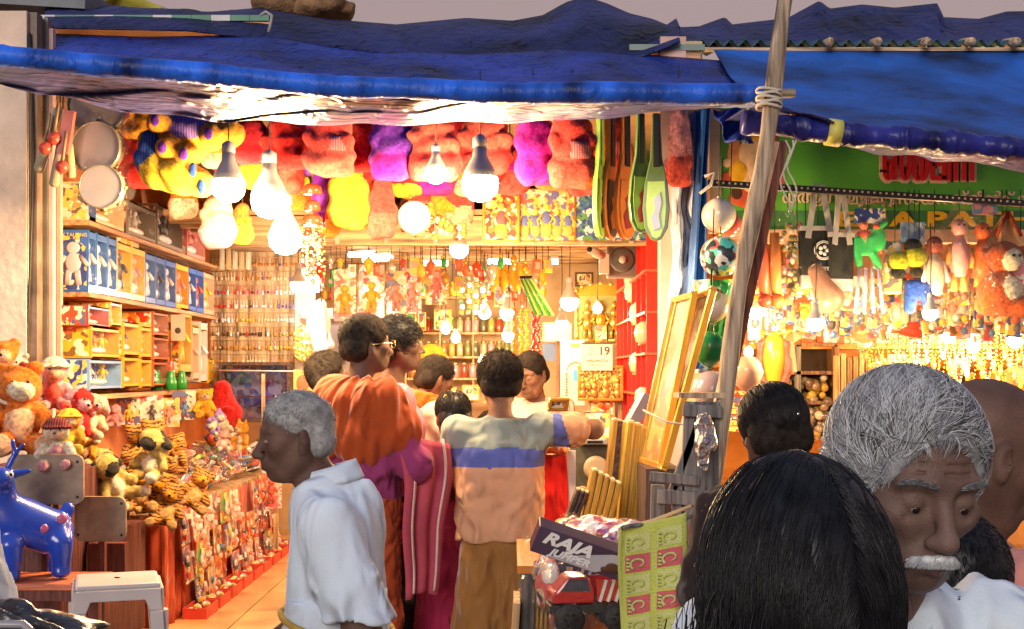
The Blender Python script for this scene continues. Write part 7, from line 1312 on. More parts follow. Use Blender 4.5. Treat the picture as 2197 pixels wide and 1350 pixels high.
def hair_cap(name, c, R, hs, m, par_, thick=.008, h=.006, line=.0, disp=None, low=-.055, back_fall=0., widen=0., brow=0):
    S = Sdf(); S.A = np.array(R); S.t = np.array(c)
    S.ell(CR_C*hs, (CR_R+thick+np.array([widen, 0, 0]))*hs, k=.01)
    S.cap(np.array([-.035, -.055, -.01])*hs, np.array([.035, -.055, -.01])*hs, (.046+thick*.5)*hs, k=.03)
    if back_fall: S.ell(np.array([0, -.06, -.04])*hs, np.array([.07, .05, .09+back_fall])*hs, k=.03)
    S.ell(np.array([0, .075+line, -.028])*hs, np.array([.070, .078, .090])*hs, k=.012, op=-1)
    if brow: S.ell(np.array([0, .10, .030])*hs, np.array([.074, .050, .056])*hs, k=.008, op=-1)
    for s in (-1, 1): S.ell(np.array([s*.085, .012, -.025])*hs, np.array([.022, .045, .045])*hs, k=.01, op=-1)
    if not back_fall: S.cut(np.array([0, -.05, low])*hs, (0, .35, -1))
    return S.mesh('hair', m if isinstance(m, list) else [m], h, par_, disp)
def cap_roots(hc, head, R, n, seed=1):
    me = hc.data; k = len(me.vertices); V = np.empty(k*3, np.float32); me.vertices.foreach_get('co', V); N = np.empty(k*3, np.float32); me.vertices.foreach_get('normal', N)
    V = (V.reshape(-1, 3)-head)@R; N = N.reshape(-1, 3)@R; out = (V*N).sum(1) > 0; V = V[out]; N = N[out]; rg = np.random.default_rng(seed); i = rg.integers(0, len(V), n)
    return V[i]+rg.normal(size=(n, 3))*.002-N[i]*.001, N[i]
def hand(S, wr, d, n, sc=1., curl=.5, m=0, thumb=1):
    """palm and five fingers from wrist wr along d; n = palm normal; thumb sign"""
    d = np.array(d, float); d /= np.linalg.norm(d); n = np.array(n, float); n -= d*(n@d); n /= np.linalg.norm(n); x = np.cross(d, n)*thumb
    wr = np.array(wr, float); a = wr+d*.03*sc; b = wr+d*.075*sc
    for o in (-.022, 0, .022): S.cap(a+x*o*sc*.7, b+x*o*sc, .0135*sc, .012*sc, k=.012, m=m)
    for i, (o, l) in enumerate(((.030, .068), (.010, .076), (-.010, .070), (-.029, .056))):
        p0 = wr+(d*.082+x*o)*sc; c1 = curl*(.7+.12*i); d1 = d*math.cos(c1)+n*math.sin(c1); p1 = p0+d1*l*.5*sc
        d2 = d*math.cos(c1*2)+n*math.sin(c1*2); p2 = p1+d2*l*.5*sc
        S.chain([p0, p1, p2], [.0092*sc, .0085*sc, .0068*sc], k=.004, m=m)
    t0 = wr+(d*.028+x*.024)*sc; t1 = t0+(d*.025+x*.026+n*.006)*sc; t2 = t1+(d*.028+x*.008+n*.012)*sc
    S.chain([t0, t1, t2], [.0125*sc, .0105*sc, .0078*sc], k=.008, m=m)
JD = dict(pelvis=(0, 0, .93), chest=(0, .0, 1.24), neck=(0, -.01, 1.43), head=(0, .015, 1.585), shR=(.158, -.01, 1.375), shL=(-.158, -.01, 1.375),
          elR=(.215, -.02, 1.10), elL=(-.215, -.02, 1.10), wrR=(.225, .06, .86), wrL=(-.225, .06, .86), hR=(0, .1, -1), hL=(0, .1, -1), nR=(-1, 0, 0), nL=(1, 0, 0),
          hipR=(.085, 0, .90), hipL=(-.085, 0, .90), knR=(.095, .02, .49), knL=(-.095, .02, .49), anR=(.095, -.015, .08), anL=(-.095, -.015, .08), cuR=.5, cuL=.5)
def person(label, loc, rz, H=1.70, pose=None, hr=(0, 0, 0), sk=SK_MID, h=.012, fine=None, fat=1., group=None, opened=.5, hs=1., look=(0, 0), old=0, slit=0):
    J = dict(JD); J.update(pose or {}); J = {k: (np.array(v, float) if hasattr(v, '__len__') else v) for k, v in J.items()}
    t = thing('person', label, 'person', loc, rz, group, s=H/1.70); R = rotm(*hr); S = Sdf()
    for s in (-1, 1):
        o = np.array([s*.062, 0, 0])*fat
        S.cap(J['pelvis']+o, J['chest']+o*1.15, .098*fat, .105*fat, k=.05)
    S.cap(J['chest']+[0, 0, .08], J['neck']-[0, 0, .04], .085, .055, k=.06)
    S.cap(J['neck']-np.array([0, 0, .05]), J['head']+R@np.array([0, -.022, -.055]), .055, .050, k=.03)
    for s in 'RL':
        S.cap(J['neck']-[0, 0, .06], J['sh'+s], .05, .052, k=.05)
        S.chain([J['sh'+s], J['el'+s], J['wr'+s]], [.052, .040, .027], k=.03)
        hand(S, J['wr'+s], J['h'+s], J['n'+s], 1., J['cu'+s], thumb=1 if s == 'R' else -1)
        S.chain([J['hip'+s], J['kn'+s], J['an'+s]], [.088, .058, .040], k=.04)
        S.cap(J['an'+s]-[0, .02, .03], J['an'+s]+[0, .13, -.045], .036, .026, k=.03)
    head_sdf(S, J['head'], R, hs, old=old, slit=slit)
    f = None
    if fine: f = (J['head']-[.13, .15, .17], J['head']+[.13, .15, .15], fine)
    S.mesh('body', [sk, SK_LIP], h, t, fine=f); eyes(J['head'], R, hs, t, opened, look, slit)
    return t, J, R
def shirt(t, J, mats, h=.011, sleeve='half', hem=.80, off=.022, seed=1, fat=1., collar=True, open_=False, disp=None, splitz=None, name='shirt', cutz=None, flare=.0, slw=.0, extra=None, slen=.78):
    S = Sdf(); mi = 0
    hem_p = J['pelvis']*1.; hem_p = hem_p+(J['pelvis']-J['chest'])*((.93-hem)/.31)
    for s in (-1, 1):
        o = np.array([s*.062, 0, 0])*fat
        if splitz is None: S.cap(hem_p+o*(1+flare*3), J['chest']+o*1.15, .100*fat+off+flare, .105*fat+off, k=.05)
        else:
            zs = [J['chest']+(hem_p-J['chest'])*u for u in splitz]; pts = [J['chest']+[0, 0, .04]]+zs+[hem_p]
            for i in range(len(pts)-1): S.cap(pts[i]+o*1.15, pts[i+1]+o*1.15, .105*fat+off, k=.045, m=i)
    S.cap(J['chest']+[0, 0, .08], J['neck']-[0, 0, .055], .09+off*.6, .060+off*.4, k=.06)
    for s in 'RL':
        S.cap(J['neck']-[0, 0, .075], J['sh'+s], .050+off*.5, .050+off*.5, k=.05)
        e = J['el'+s]
        ms = (len(splitz) if splitz is not None else 0)
        if sleeve == 'half': S.cap(J['sh'+s], J['sh'+s]*(1-slen)+e*slen, .048+off*.6, .052+off*.9+slw, k=.03, m=0)
        elif sleeve == 'full': S.chain([J['sh'+s], e, J['wr'+s]*.9+e*.1], [.048+off*.7, .044+off+slw, .036+off+slw], k=.03)
        elif sleeve == 'rolled': S.chain([J['sh'+s], e, J['wr'+s]*.35+e*.65], [.048+off*.7, .044+off, .042+off], k=.03)
    if collar:
        n = J['neck']; R_ = .062
        for i in range(11):
            a = -.5*PI+(i-5)/5*2.55; b = -.5*PI+(i-4)/5*2.55
            if i == 10: break
            S.cap(n+[R_*math.cos(a), R_*1.1*math.sin(a)+.0, -.010-.022*max(0, math.sin(a))-.01], n+[R_*math.cos(b), R_*1.1*math.sin(b), -.010-.022*max(0, math.sin(b))-.01], .013, k=.012)
    if extra: extra(S)
    ax = J['pelvis']-J['chest']; S.cut(hem_p, ax)
    return S.mesh(name, mats if isinstance(mats, list) else [mats], h, t, disp or wrinkle(.0065, 20, seed, (1, 1, .6)))
def skirt(t, J, mats, top=.96, bot=.10, w=.085, r0=.115, r1=.15, h=.012, seed=2, name='wrap_skirt', amp=.006, nf=16, lean=(0, 0)):
    S = Sdf(); c = J['pelvis']
    for s in (-1, 1): S.cap((c[0]+s*.055, c[1], top-.02), (c[0]+s*w+lean[0], c[1]+lean[1], bot+.02), r0, r1, k=.06)
    S.cut((0, 0, top), (0, 0, 1)); S.cut((0, 0, bot), (0, 0, -1))
    def d(x, y, z):
        a = np.arctan2(y-c[1], x-c[0]); u = np.clip((top-z)/.5, 0, 1)
        return amp*u*(np.sin(a*nf+4*np.sin(a*3+seed)+z*2)+.6*np.sin(a*nf*.55+seed*2+z*3))+.002*np.sin(z*40+a*3)
    return S.mesh(name, mats if isinstance(mats, list) else [mats], h, t, d)
def legs_cloth(t, J, mats, off=.02, h=.012, name='trousers', bot=.10, seed=4):
    S = Sdf()
    for s in 'RL':
        o = J['hip'+s]; S.chain([o+[0, 0, .06], J['kn'+s], J['an'+s]+[0, 0, bot-.08]], [.098+off*.5, .066+off, .052+off], k=.04)
    S.cap(J['pelvis']-[.05, 0, 0], J['pelvis']+[.05, 0, 0], .115, k=.05); S.cut((0, 0, J['pelvis'][2]+.05), (0, 0, 1))
    return S.mesh(name, [mats], h, t, wrinkle(.005, 28, seed))
def short_hair(t, J, R, hs, m, n=2600, L=.018, thick=.006, seed=1, comb=(0, .6, -.5), lift=.5, line=0., r0=.0009, low=-.055, wav=0., widen=0., h=.006, clump=0, seg=4, mats=None, brow=0):
    hc = hair_cap('hair', J['head'], R, hs, m, t, thick, h, line, wrinkle(.0012, 45, seed), low, widen=widen, brow=brow)
    P, N = cap_roots(hc, J['head'], R, n, seed)
    comb = np.array(comb); T = comb-N*(N@comb)[:, None]; D = N*lift+T+RNG.normal(size=N.shape)*.25
    o = strands('hair_strands', P, D, L, mats or m, hc, seg=seg, r0=r0, wav=wav, seed=seed, grav=.05, clump=clump, R=R, at0=J['head'], c=CR_C*hs, rad=(CR_R+thick*.8)*hs, push=1., outer=1+.9*L/.09*lift*.6+.03)
    return hc
# ---- white-shirted man walking left, in profile ----
WH = cloth('white', (.66, .76, .86), var=.05); WH2 = cloth('cream_white', (.72, .60, .47))
d = 2.95
Hh = 1.60; s_ = Hh/1.7
J0 = dict(pelvis=(0, -.03, .96), chest=(0, -.03, 1.24), neck=(0, 0, 1.405), head=(0, .075, 1.50), shR=(.145, -.02, 1.30), shL=(-.145, -.03, 1.30),
          elR=(.19, .03, 1.04), elL=(-.175, -.115, 1.05), wrR=(.22, .2, .93), wrL=(-.215, .02, .90), hL=(0, 1, -.35), nL=(.2, 0, -1))
pt, J, R = person('elderly man in loose white shirt and gold-bordered dhoti walking past in profile', (X(698, d), d, Z(850, d)-Hh*.945), PI/2, Hh, J0, (-.10, 0, .32), SK_DARK, fine=.006, opened=.6, old=1, fat=.88, hs=.94)
shirt(pt, J, WH, sleeve='full', hem=1.07, off=.022, seed=3, h=.007, flare=.010, slw=.012, fat=.76, disp=wrinkle(.0062, 14, 5, (1, 1, .45)))
sk_ = skirt(pt, J, WH, top=1.12, bot=.06, r0=.118, r1=.16, seed=3, name='dhoti')
b = MB()
for z0, ph in ((1.045, 0), (1.00, .9)):
    b.tube([((.188+.008*math.sin(3*a))*math.cos(a)*1.0, -.03+(.138)*math.sin(a), z0+.03*math.sin(a+ph)) for a in np.linspace(0, 2*PI, 40)], .008, n=6)
b.build('gold_border', cloth('gold_border', (.55, .33, .05)), sk_)
b = MB(); n_ = J['neck']
b.sheet(lambda u, v: ((.058+.020*v)*math.sin(2.6*(u-.5)*2), -.012-(.062+.022*v)*math.cos(2.6*(u-.5)*2), n_[2]+.035-.012*math.cos(2.6*(u-.5)*2)*-1-.045*v-.03*abs(u-.5)), 24, 4); b.build('collar', WH, pt, solid=.004)
short_hair(pt, J, R, .94, [HS, HG1], n=3500, L=.006, thick=.002, seed=5, comb=(0, .5, -.8), lift=.7, r0=.0008, line=-.012, brow=1)

# ---- man with rust shawl over shoulders ----
d = 5.5
J1 = dict(head=(0.01, .03, 1.60), elR=(.245, .10, 1.12), wrR=(.10, .25, 1.13), hR=(-1, .2, 0), elL=(-.22, .02, 1.12), wrL=(-.12, .22, 1.12), hL=(1, .2, 0))
p1, J, R = person('man seen from behind with rust shawl over magenta shirt and spectacles', (X(772, d), d, Z(700, d)-1.80*.99), -.85, 1.80, J1, (0.05, 0, -.25), SK_DARK, opened=.5)
shirt(p1, J, cloth('magenta_violet', (.25, .035, .13)), sleeve='rolled', hem=.83, off=.022, seed=7)
legs_cloth(p1, J, cloth('rust_trousers', (.42, .07, .02)), off=.03)
S = Sdf(); C_ = J['chest']; N_ = J['neck']
for s in (-1, 1): S.cap(C_+[s*.07, -.02, -.03+.02*s], N_+[s*.05, -.03, -.09], .155, .115, k=.05)
for s in 'RL': S.cap(N_-[0, .0, .06], J['sh'+s]+[0, 0, .0], .09, .095, k=.05); S.cap(J['sh'+s], J['sh'+s]*.55+J['el'+s]*.45, .095, .10, k=.04)
S.cut(C_+[0, 0, -.08], (-.30, 0, -1)); S.ell(N_+[0, .05, .03], (.07, .09, .07), k=.02, op=-1)
def fold(x, y, z):
    a = np.arctan2(x, -y+.05); return .008*np.sin(a*13+z*9+2*np.sin(z*11))+.005*np.sin(a*27-z*14)
S.mesh('shawl', [cloth('rust', (.34, .055, .010), sheen=.3)], .01, p1, fold)
short_hair(p1, J, R, 1.03, HB2, n=1800, L=.012, thick=.009, seed=8, comb=(0, -.2, -1), lift=.5)
b = MB(); hp = J['head']
for s in (-1, 1):
    g = [(s*.034+.022*math.cos(a), .102, .004+.017*math.sin(a)) for a in np.linspace(0, 2*PI, 14)]; b.tube(g, .0018, n=4)
    b.tube([(s*.055, .10, .008), (s*.078, .06, .010), (s*.083, -.01, .006)], .0018, n=4)
V = np.concatenate(b.v) @ R.T+hp; b.v = [V]; b.build('spectacles', mat('gold_wire', (.8, .6, .25), rough=.25, metal=1, var=0), p1)
b = MB()  # checked towel on arm
b.sheet(lambda u, v: (.25+.02*math.sin(v*5)+.012*math.sin(u*16), .14+(u-.5)*(.26-.10*v)+.01*math.sin(v*9), 1.22-.62*v-.05*abs(u-.5)), 20, 24)
tw = mat('towel_pink', (.42, .06, .10), rough=.9, bump=.3, bscale=200)
o = b.build('checked_towel', tw, p1, solid=.012)
b = MB()
for u in (.18, .82): b.sheet(lambda q, v, u=u: (.262+.02*math.sin(v*5)+.012*math.sin(u*16), .14+(u-.5)*(.26-.10*v)+(q-.5)*.012+.01*math.sin(v*9), 1.22-.62*v), 1, 20)
b.build('towel_stripe', cloth('stripe', (.7, .5, .5)), o, solid=.004)

# ---- young man with wavy dark hair and pink shirt ----
d = 5.95
J2 = dict(head=(0, .03, 1.60), elR=(.24, .03, 1.10), wrR=(.08, .24, 1.13), hR=(-1, .1, 0), nR=(0, -1, 0), elL=(-.24, .02, 1.11), wrL=(-.06, .24, 1.10), hL=(1, .1, 0), nL=(0, -1, 0))
p2, J, R = person('young man in pink shirt with thick dark hair looking right beside the shawled man', (X(842, d), d, Z(702, d)-1.80*.995), -1.25, 1.80, J2, (.1, 0, -.15), SK_DARK)
shirt(p2, J, cloth('pink', (.62, .20, .27)), sleeve='full', hem=.75, off=.02, seed=9)
legs_cloth(p2, J, cloth('dark_jeans', (.03, .035, .045)), off=.012)
short_hair(p2, J, R, 1.02, HB, n=2200, L=.04, thick=.014, seed=10, comb=(0, .9, -.3), lift=.6, wav=.5, r0=.0012, line=-.012)

# ---- man half hidden behind the shawl ----
d = 6.4
p3, J, R = person('man in magenta shirt almost hidden behind the rust shawl', (X(700, d), d, Z(768, d)-1.62*.99), -1.2, 1.62, {}, (.3, 0, 0), SK_DARK)
shirt(p3, J, cloth('magenta', (.42, .06, .20)), seed=11); legs_cloth(p3, J, cloth('grey_trousers', (.10, .09, .09)))
short_hair(p3, J, R, 1.03, HB2, n=1200, L=.03, thick=.013, seed=12, wav=.4)

# ---- man in white shirt with orange scarf ----
d = 6.25
J4 = dict(head=(.02, .07, 1.555), neck=(0, .03, 1.43), elR=(.27, .10, 1.14), wrR=(.16, .30, 1.08), hR=(-.3, .3, -1), nR=(-.5, -.8, 0), cuR=.35, elL=(-.24, .02, 1.1))
p4, J, R = person('man in pale shirt with bright orange scarf round his neck looking down', (X(905, d), d, Z(770, d)-1.66*.98), -1.0, 1.66, J4, (-.25, 0, -.1), SK_MID, opened=.3)
shirt(p4, J, WH2, sleeve='rolled', hem=.80, off=.03, seed=13)
ORG = cloth('orange', (.80, .13, .015), sheen=.3)
S = Sdf(); n_ = J['neck']
ring = [n_+np.array([.085*math.cos(a), .085*math.sin(a)-.005, .01-.03*math.sin(a)]) for a in np.linspace(-.2*PI, 1.2*PI+PI, 14)]
S.chain(ring, .032, k=.02); S.chain([n_+[.08, .05, -.01], n_+[.125, .10, -.12], n_+[.12, .12, -.30], n_+[.09, .12, -.42]], [.032, .038, .034, .03], k=.03)
S.mesh('scarf', [ORG], .009, p4, wrinkle(.006, 45, 3))
S = Sdf(); S.chain([(.20, .12, .92), (.22, .14, .78), (.20, .10, .64)], [.06, .10, .085], k=.04); S.ell((.19, .20, .60), (.07, .07, .06), k=.04)
S.mesh('waist_cloth', [ORG], .01, p4, wrinkle(.009, 32, 4))
skirt(p4, J, WH2, bot=.35, seed=5, name='dhoti')
short_hair(p4, J, R, 1., HB2, n=1400, L=.015, thick=.006, seed=14)

# ---- turbaned devotee further back ----
d = 7.6
p5, J, R = person('figure with yellow head cloth and orange shawl standing deeper in the shop', (X(925, d), d, Z(735, d)-1.70), -.6, 1.66, {}, (0, 0, 0), SK_MID)
shirt(p5, J, ORG, seed=15, off=.03); skirt(p5, J, ORG, seed=6)
hair_cap('hair', J['head'], R, 1.02, cloth('yellow_headcloth', (.85, .42, .03)), p5, .012, .007, disp=wrinkle(.005, 60, 2)).name = 'head_cloth'

# ---- girl with hair clips in magenta dress ----
d = 5.85
p6, J, R = person('girl in long magenta dress with yellow flowers in her dark hair', (X(972, d), d, Z(865, d)-1.42*.98), .35, 1.42, dict(shR=(.15, -.01, 1.36), shL=(-.15, -.01, 1.36), elR=(.20, 0, 1.1), elL=(-.20, 0, 1.1)), (.0, 0, 0), SK_MID, hs=1.12, fat=.9)
MG = cloth('deep_magenta', (.34, .02, .075))
shirt(p6, J, MG, sleeve='half', seed=16, off=.012, fat=.9, collar=False, name='bodice'); skirt(p6, J, MG, top=1.0, bot=.12, r0=.12, r1=.17, w=.09, seed=8, name='dress_skirt')
hc = hair_cap('hair', J['head'], R, 1.12, HB, p6, .012, .007, back_fall=.02)
P, N = cap_roots(hc, J['head'], R, 3000, 61); T = np.array([0, -.1, -1.])-N*(N@np.array([0, -.1, -1.]))[:, None]; strands('hair_strands', P, T, .06, [HB, HB2], hc, seg=6, r0=.0012, c=CR_C*1.12, rad=(CR_R+.012)*1.12, push=1., outer=1.06, R=R, at0=J['head'])
b = MB()
for x, y, z in ((-.045, -.05, .10), (.05, -.05, .095), (.0, -.02, .128), (.035, -.06, .08)):
    for a in range(6): b.ball(np.array([x, y, z])*1.12+np.array([.012*math.cos(a), 0, .012*math.sin(a)])+J['head'], .008, n=6, k=4)
b.build('hair_flowers', mat('marigold', (.9, .5, .02), rough=.7), p6)

# ---- customer with striped shirt ----
d = 5.6
J7 = dict(head=(.0, .035, 1.575), neck=(0, -.0, 1.42), shR=(.185, .0, 1.375), shL=(-.185, -.01, 1.365), elR=(.43, .12, 1.37), wrR=(.31, .30, 1.43), hR=(-.7, .6, .15), nR=(0, .2, -1), cuR=.7, elL=(-.235, .06, 1.10), wrL=(-.12, .26, 1.08), hL=(.5, 1, 0))
p7, J, R = person('customer with back turned in olive, blue and peach colour-block shirt and brown dhoti', (X(1072, d), d, Z(765, d)-1.70*1.0), .0, 1.70, J7, (-.12, 0, .12), SK_MID, h=.011)
OL = cloth('olive_teal', (.24, .29, .27)); BL = cloth('blue_band', (.10, .13, .42)); PE = cloth('peach', (.64, .34, .20))
def ext_(S):
    S.cap(J['shR']*.60+J['elR']*.40, J['shR']*.50+J['elR']*.50, .073, k=.01, m=1); S.cap(J['shR']*.50+J['elR']*.50, J['shR']*.40+J['elR']*.60, .076, k=.01, m=2)
o = shirt(p7, J, [OL, BL, PE], sleeve='half', hem=.89, off=.026, seed=17, h=.008, slen=.6, disp=wrinkle(.006, 18, 9, (1, 1, .6)))
me = o.data; n = len(me.polygons); ct = np.empty(n*3, np.float32); me.polygons.foreach_get('center', ct); ct = ct.reshape(-1, 3); w_ = .004*np.sin(ct[:, 0]*40)
mi = np.where(ct[:, 2] > 1.300+w_, 0, np.where(ct[:, 2] > 1.215+w_, 1, 2)); mi = np.where(ct[:, 0] > .235, np.where(ct[:, 0] < .295+.3*(1.37-ct[:, 2]), 1, 2), mi); mi = np.where((ct[:, 0] > .16) & (ct[:, 0] <= .235) & (ct[:, 2] > 1.29), 0, mi)
me.polygons.foreach_set('material_index', mi.astype(np.int32)); me.update()
skirt(p7, J, cloth('brown_gold', (.30, .14, .035), sheen=.5, rough=.6), top=.97, bot=.05, r0=.112, r1=.155, w=.09, seed=10, name='dhoti', amp=.009, nf=9)
short_hair(p7, J, R, 1.05, HB2, n=2600, L=.035, thick=.014, seed=18, comb=(-.2, -.1, -1), lift=.8, wav=.5, r0=.0012)

# ---- shopkeeper ----
d = 6.9
p8, J, R = person('moustached shopkeeper in pale shirt looking down behind the counter', (X(1150, d), d, Z(763, d)-1.70*.985), math.radians(152), 1.70, dict(head=(.0, .07, 1.565), wrR=(.05, .33, 1.12), elR=(.24, .08, 1.12), hR=(-1, .6, 0), wrL=(-.08, .32, 1.10), elL=(-.24, .08, 1.12), hL=(1, .6, 0)), (-.28, 0, 0), SK_MID, fine=.005, opened=.25, hs=1.03)
shirt(p8, J, cloth('pale_pink', (.66, .45, .36)), seed=19); legs_cloth(p8, J, cloth('khaki', (.3, .22, .12)))
short_hair(p8, J, R, 1.03, HB2, n=1500, L=.010, thick=.005, seed=20, line=-.006)
S = Sdf(R, J['head']); S.chain([(-.024, .080, -.055), (0, .094, -.049), (.024, .080, -.055)], [.0035, .006, .0035], k=.004); S.mesh('moustache', [HB], .0025, p8)
# ---- stooping man in olive shirt ----
d = 7.25
p8, J, R = person('stooping man in olive green shirt and white trousers behind the moustached shopkeeper', (X(1205, d), d, 0.05), 1.25, 1.55, dict(chest=(0, .16, 1.18), neck=(0, .34, 1.30), head=(0, .46, 1.33), shR=(.17, .30, 1.26), shL=(-.17, .30, 1.26), elR=(.2, .38, 1.0), elL=(-.2, .38, 1.0), wrR=(.2, .5, .85), wrL=(-.2, .5, .85)), (-.8, 0, 0), SK_DARK)
shirt(p8, J, cloth('olive', (.22, .23, .07)), seed=21, off=.035, collar=False); legs_cloth(p8, J, cloth('whitish', (.7, .62, .6)))
short_hair(p8, J, R, 1., HB2, n=800, L=.01, thick=.005, seed=22)

# ---- second woman from behind (mid distance) ----
d = 3.15
p9, J, R = person('woman with dark tied hair and small shining clip seen from behind beyond the black-haired woman', (X(1660, d), d, Z(866, d)-1.52*.985), .15, 1.52, {}, (-.1, 0, .1), SK_DARK)
shirt(p9, J, cloth('dark_blouse', (.03, .018, .018)), seed=23, collar=False); skirt(p9, J, cloth('maroon_sari', (.2, .03, .03)), seed=12, name='sari')
hc = hair_cap('hair', J['head'], R, 1.08, HB2, p9, .010, .006, back_fall=.0)
P, N = cap_roots(hc, J['head'], R, 6000, 31); a = np.array([0, -.09, -.035]); T = a-P; T = T-N*(T*N).sum(1)[:, None]
strands('hair_strands', P, T, .09, [HB, HB2], hc, seg=8, r0=.0009, c=CR_C*1.08, rad=(CR_R+.011)*1.08, push=1.0, outer=1.05, seed=3, R=R, at0=J['head'])
b = MB()
for i in range(5): b.ball(J['head']+R@np.array([(-2+i)*.009, -.118-.002*i, .045+.006*math.sin(i*2)]), .006, n=6, k=4)
b.build('hair_clip', mat('clip_silver', (.7, .75, .8), rough=.15, metal=1, var=0), p9)
# ---- grey-haired man close to the camera ----
d = 1.42
HG = 1.62
yaw = PI+.24
hp = Vector((X(1940, d), d, Z(1047, d)))       # head origin (between the ears)
JG = dict(head=(0, .075, 1.50), neck=(0, .0, 1.37), shR=(.18, -.02, 1.30), shL=(-.18, -.02, 1.30), chest=(0, -.02, 1.18), elR=(.25, -.02, 1.02), elL=(-.25, -.02, 1.02), wrR=(.25, .08, .80), wrL=(-.25, .08, .80))
s_ = HG/1.7; off = Matrix.Rotation(yaw, 3, 'Z') @ Vector((0, .075*s_, 1.50*s_))
g1, J, R = person('man close by with wavy silver hair and white moustache looking down', hp-off, yaw, HG, JG, (-.24, -.05, .0), SK_GREY, h=.014, fine=.0026, opened=.36, hs=.99, look=(-.2, -.9), old=1, slit=1)
shirt(g1, J, cloth('bluish_white', (.68, .78, .85), var=.04, bump=.2), sleeve='half', seed=31, off=.025, h=.007, hem=.82)
skirt(g1, J, WH, seed=14, name='dhoti')
# collar wings
for s in (-1, 1):
    b = MB(); n_ = J['neck']
    b.sheet(lambda u, v, s=s: (s*(.070-.045*u+.028*v*(1-u*.3)), .005+.085*u+.02*v, n_[2]+.012-.050*u-.055*v*(.6+.4*u)), 10, 6)
    b.build('collar_wing', cloth('bluish_white', (.68, .78, .85)), g1, solid=.006)
hc = hair_cap('hair', J['head'], R, .99, [HG1], g1, .007, .005, line=.006, disp=wrinkle(.003, 30, 4), widen=.002, low=-.075, brow=1)
rg = np.random.default_rng(5)
P, N = cap_roots(hc, J['head'], R, 26000, 41)
flow = np.array([-.55, -.75, .35]); T = flow-N*(N@flow)[:, None]
front = np.clip((P[:, 1]-.0)/.08, 0, 1); D = T*1.0+N*(.25+.3*front)[:, None]+rg.normal(size=P.shape)*.12
cc = J['head']+R@(CR_C*1.04)
strands('hair_strands', P, D, .085, [HG2, HG1, HG2, HG1, HG3, HG2], hc, seg=14, r0=.00055, c=CR_C*.99, rad=(CR_R+np.array([.007, .008, .011]))*.99, push=1.0, outer=rg.uniform(1.01, 1.13, len(P)), wav=.42, wf=6, seed=6, clump=.5, pf=.45, grav=.02, curl=.012, avoid=lambda Q: (Q[..., 1] > .048) & (Q[..., 2] < .078-.9*np.maximum(0, np.abs(Q[..., 0])-.026)) & (np.abs(Q[..., 0]) < .064) & (Q[..., 2] > -.2), R=R, at0=J['head'])
P, N = cap_roots(hc, J['head'], R, 9000, 43); ok = (P[:, 1] > .0) & (P[:, 2] < .09); P = P[ok]; N = N[ok]; D = np.stack([-.3*np.sign(P[:, 0]), -.9+0*P[:, 0], -.45+0*P[:, 0]], 1)+N*.35
strands('side_strands', P, D, .024, [HG2, HG1, HG2], hc, seg=6, r0=.0005, wav=.4, wf=8, seed=16, clump=.6, pf=.5, R=R, at0=J['head'])
# forelocks and sideburns over the hairline
P, N = scalp(1500, .99, line=([-.1, .0, .03, .05, .078], [.5, .05, .03, .072, .092]), seed=47); P = P+N*.008
D = np.stack([np.sign(P[:, 0])*.5-.45, .45*np.ones(len(P)), -.35-.2*rg.random(len(P))], 1)+N*.35
strands('hair_strands', P, D, .035, [HG2, HG1], hc, seg=9, r0=.0006, c=CR_C*.99, rad=(CR_R+.004)*.99, push=1.0, outer=1.10, wav=.5, wf=10, seed=8, clump=.9, R=R, at0=J['head'])
# moustache
S = Sdf(R, J['head']); S.chain([(-.030, .078, -.0600), (-.014, .0925, -.0540), (0, .0965, -.0515), (.014, .0925, -.0540), (.030, .078, -.0600)], [.0022, .0046, .0044, .0046, .0022], k=.004)
mo = S.mesh('moustache', [HG2], .0022, g1)
n = 1800; u = rg.uniform(-1, 1, n); Pm = np.stack([u*.028, .0985-.017*u*u, -.0490-.0075*np.abs(u)**1.5+rg.uniform(-.003, .003, n)], 1)
Dm = np.stack([u*.9, .25*np.ones(n), -.9*np.ones(n)], 1)
strands('moustache_hair', Pm@R.T+J['head'], Dm@R.T, .011, [HG2, HG1], mo, seg=4, r0=.00035, seed=4)
# eyebrows
n = 500
for s in (-1, 1):
    u = rg.random(n); Pm = np.stack([s*(.014+.036*u), .0905-.012*u-.004*u*u, .030+.004*np.sin(u*2.6)+rg.uniform(-.002, .002, n)], 1)
    Dm = np.stack([s*np.ones(n), .15*np.ones(n), .25-.7*u], 1)+rg.normal(size=(n, 3))*.15
    strands('eyebrow', Pm@R.T+J['head'], Dm@R.T, .009, [HG1, HG3], g1, seg=3, r0=.0004, seed=9)

# ---- black-haired woman right in front of the camera ----
d = 1.22
c0 = Vector((X(1700, d), d, Z(1212, d)))
HW = 1.55; s_ = HW/1.7
g2, J, R = person('woman with glossy black hair right in front of the camera seen from behind', (c0[0], c0[1]-.02, c0[2]-1.575*s_), .12, HW, dict(head=(0, .02, 1.565)), (-.1, 0, .1), SK_DARK, h=.013, hs=.92)
shirt(g2, J, cloth('navy_blouse', (.02, .025, .06)), seed=33, collar=False); skirt(g2, J, cloth('navy_sari', (.03, .03, .09)), seed=15, name='sari')
S = Sdf(R, J['head']); S.ell((0, -.018, -.020), (.099, .107, .148), k=.02); S.ell((0, -.04, -.16), (.092, .080, .12), k=.04); S.ell((0, .115, -.03), (.066, .08, .11), k=.01, op=-1)
hc = S.mesh('hair', [HB], .006, g2, wrinkle(.0025, 40, 3, (1, 1, .06)))
rg = np.random.default_rng(12); n = 34000
v = rg.normal(size=(n, 3)); v /= np.linalg.norm(v, axis=1)[:, None]; v = v[(v[:, 2] > -.65) & (v[:, 1] < .75)]
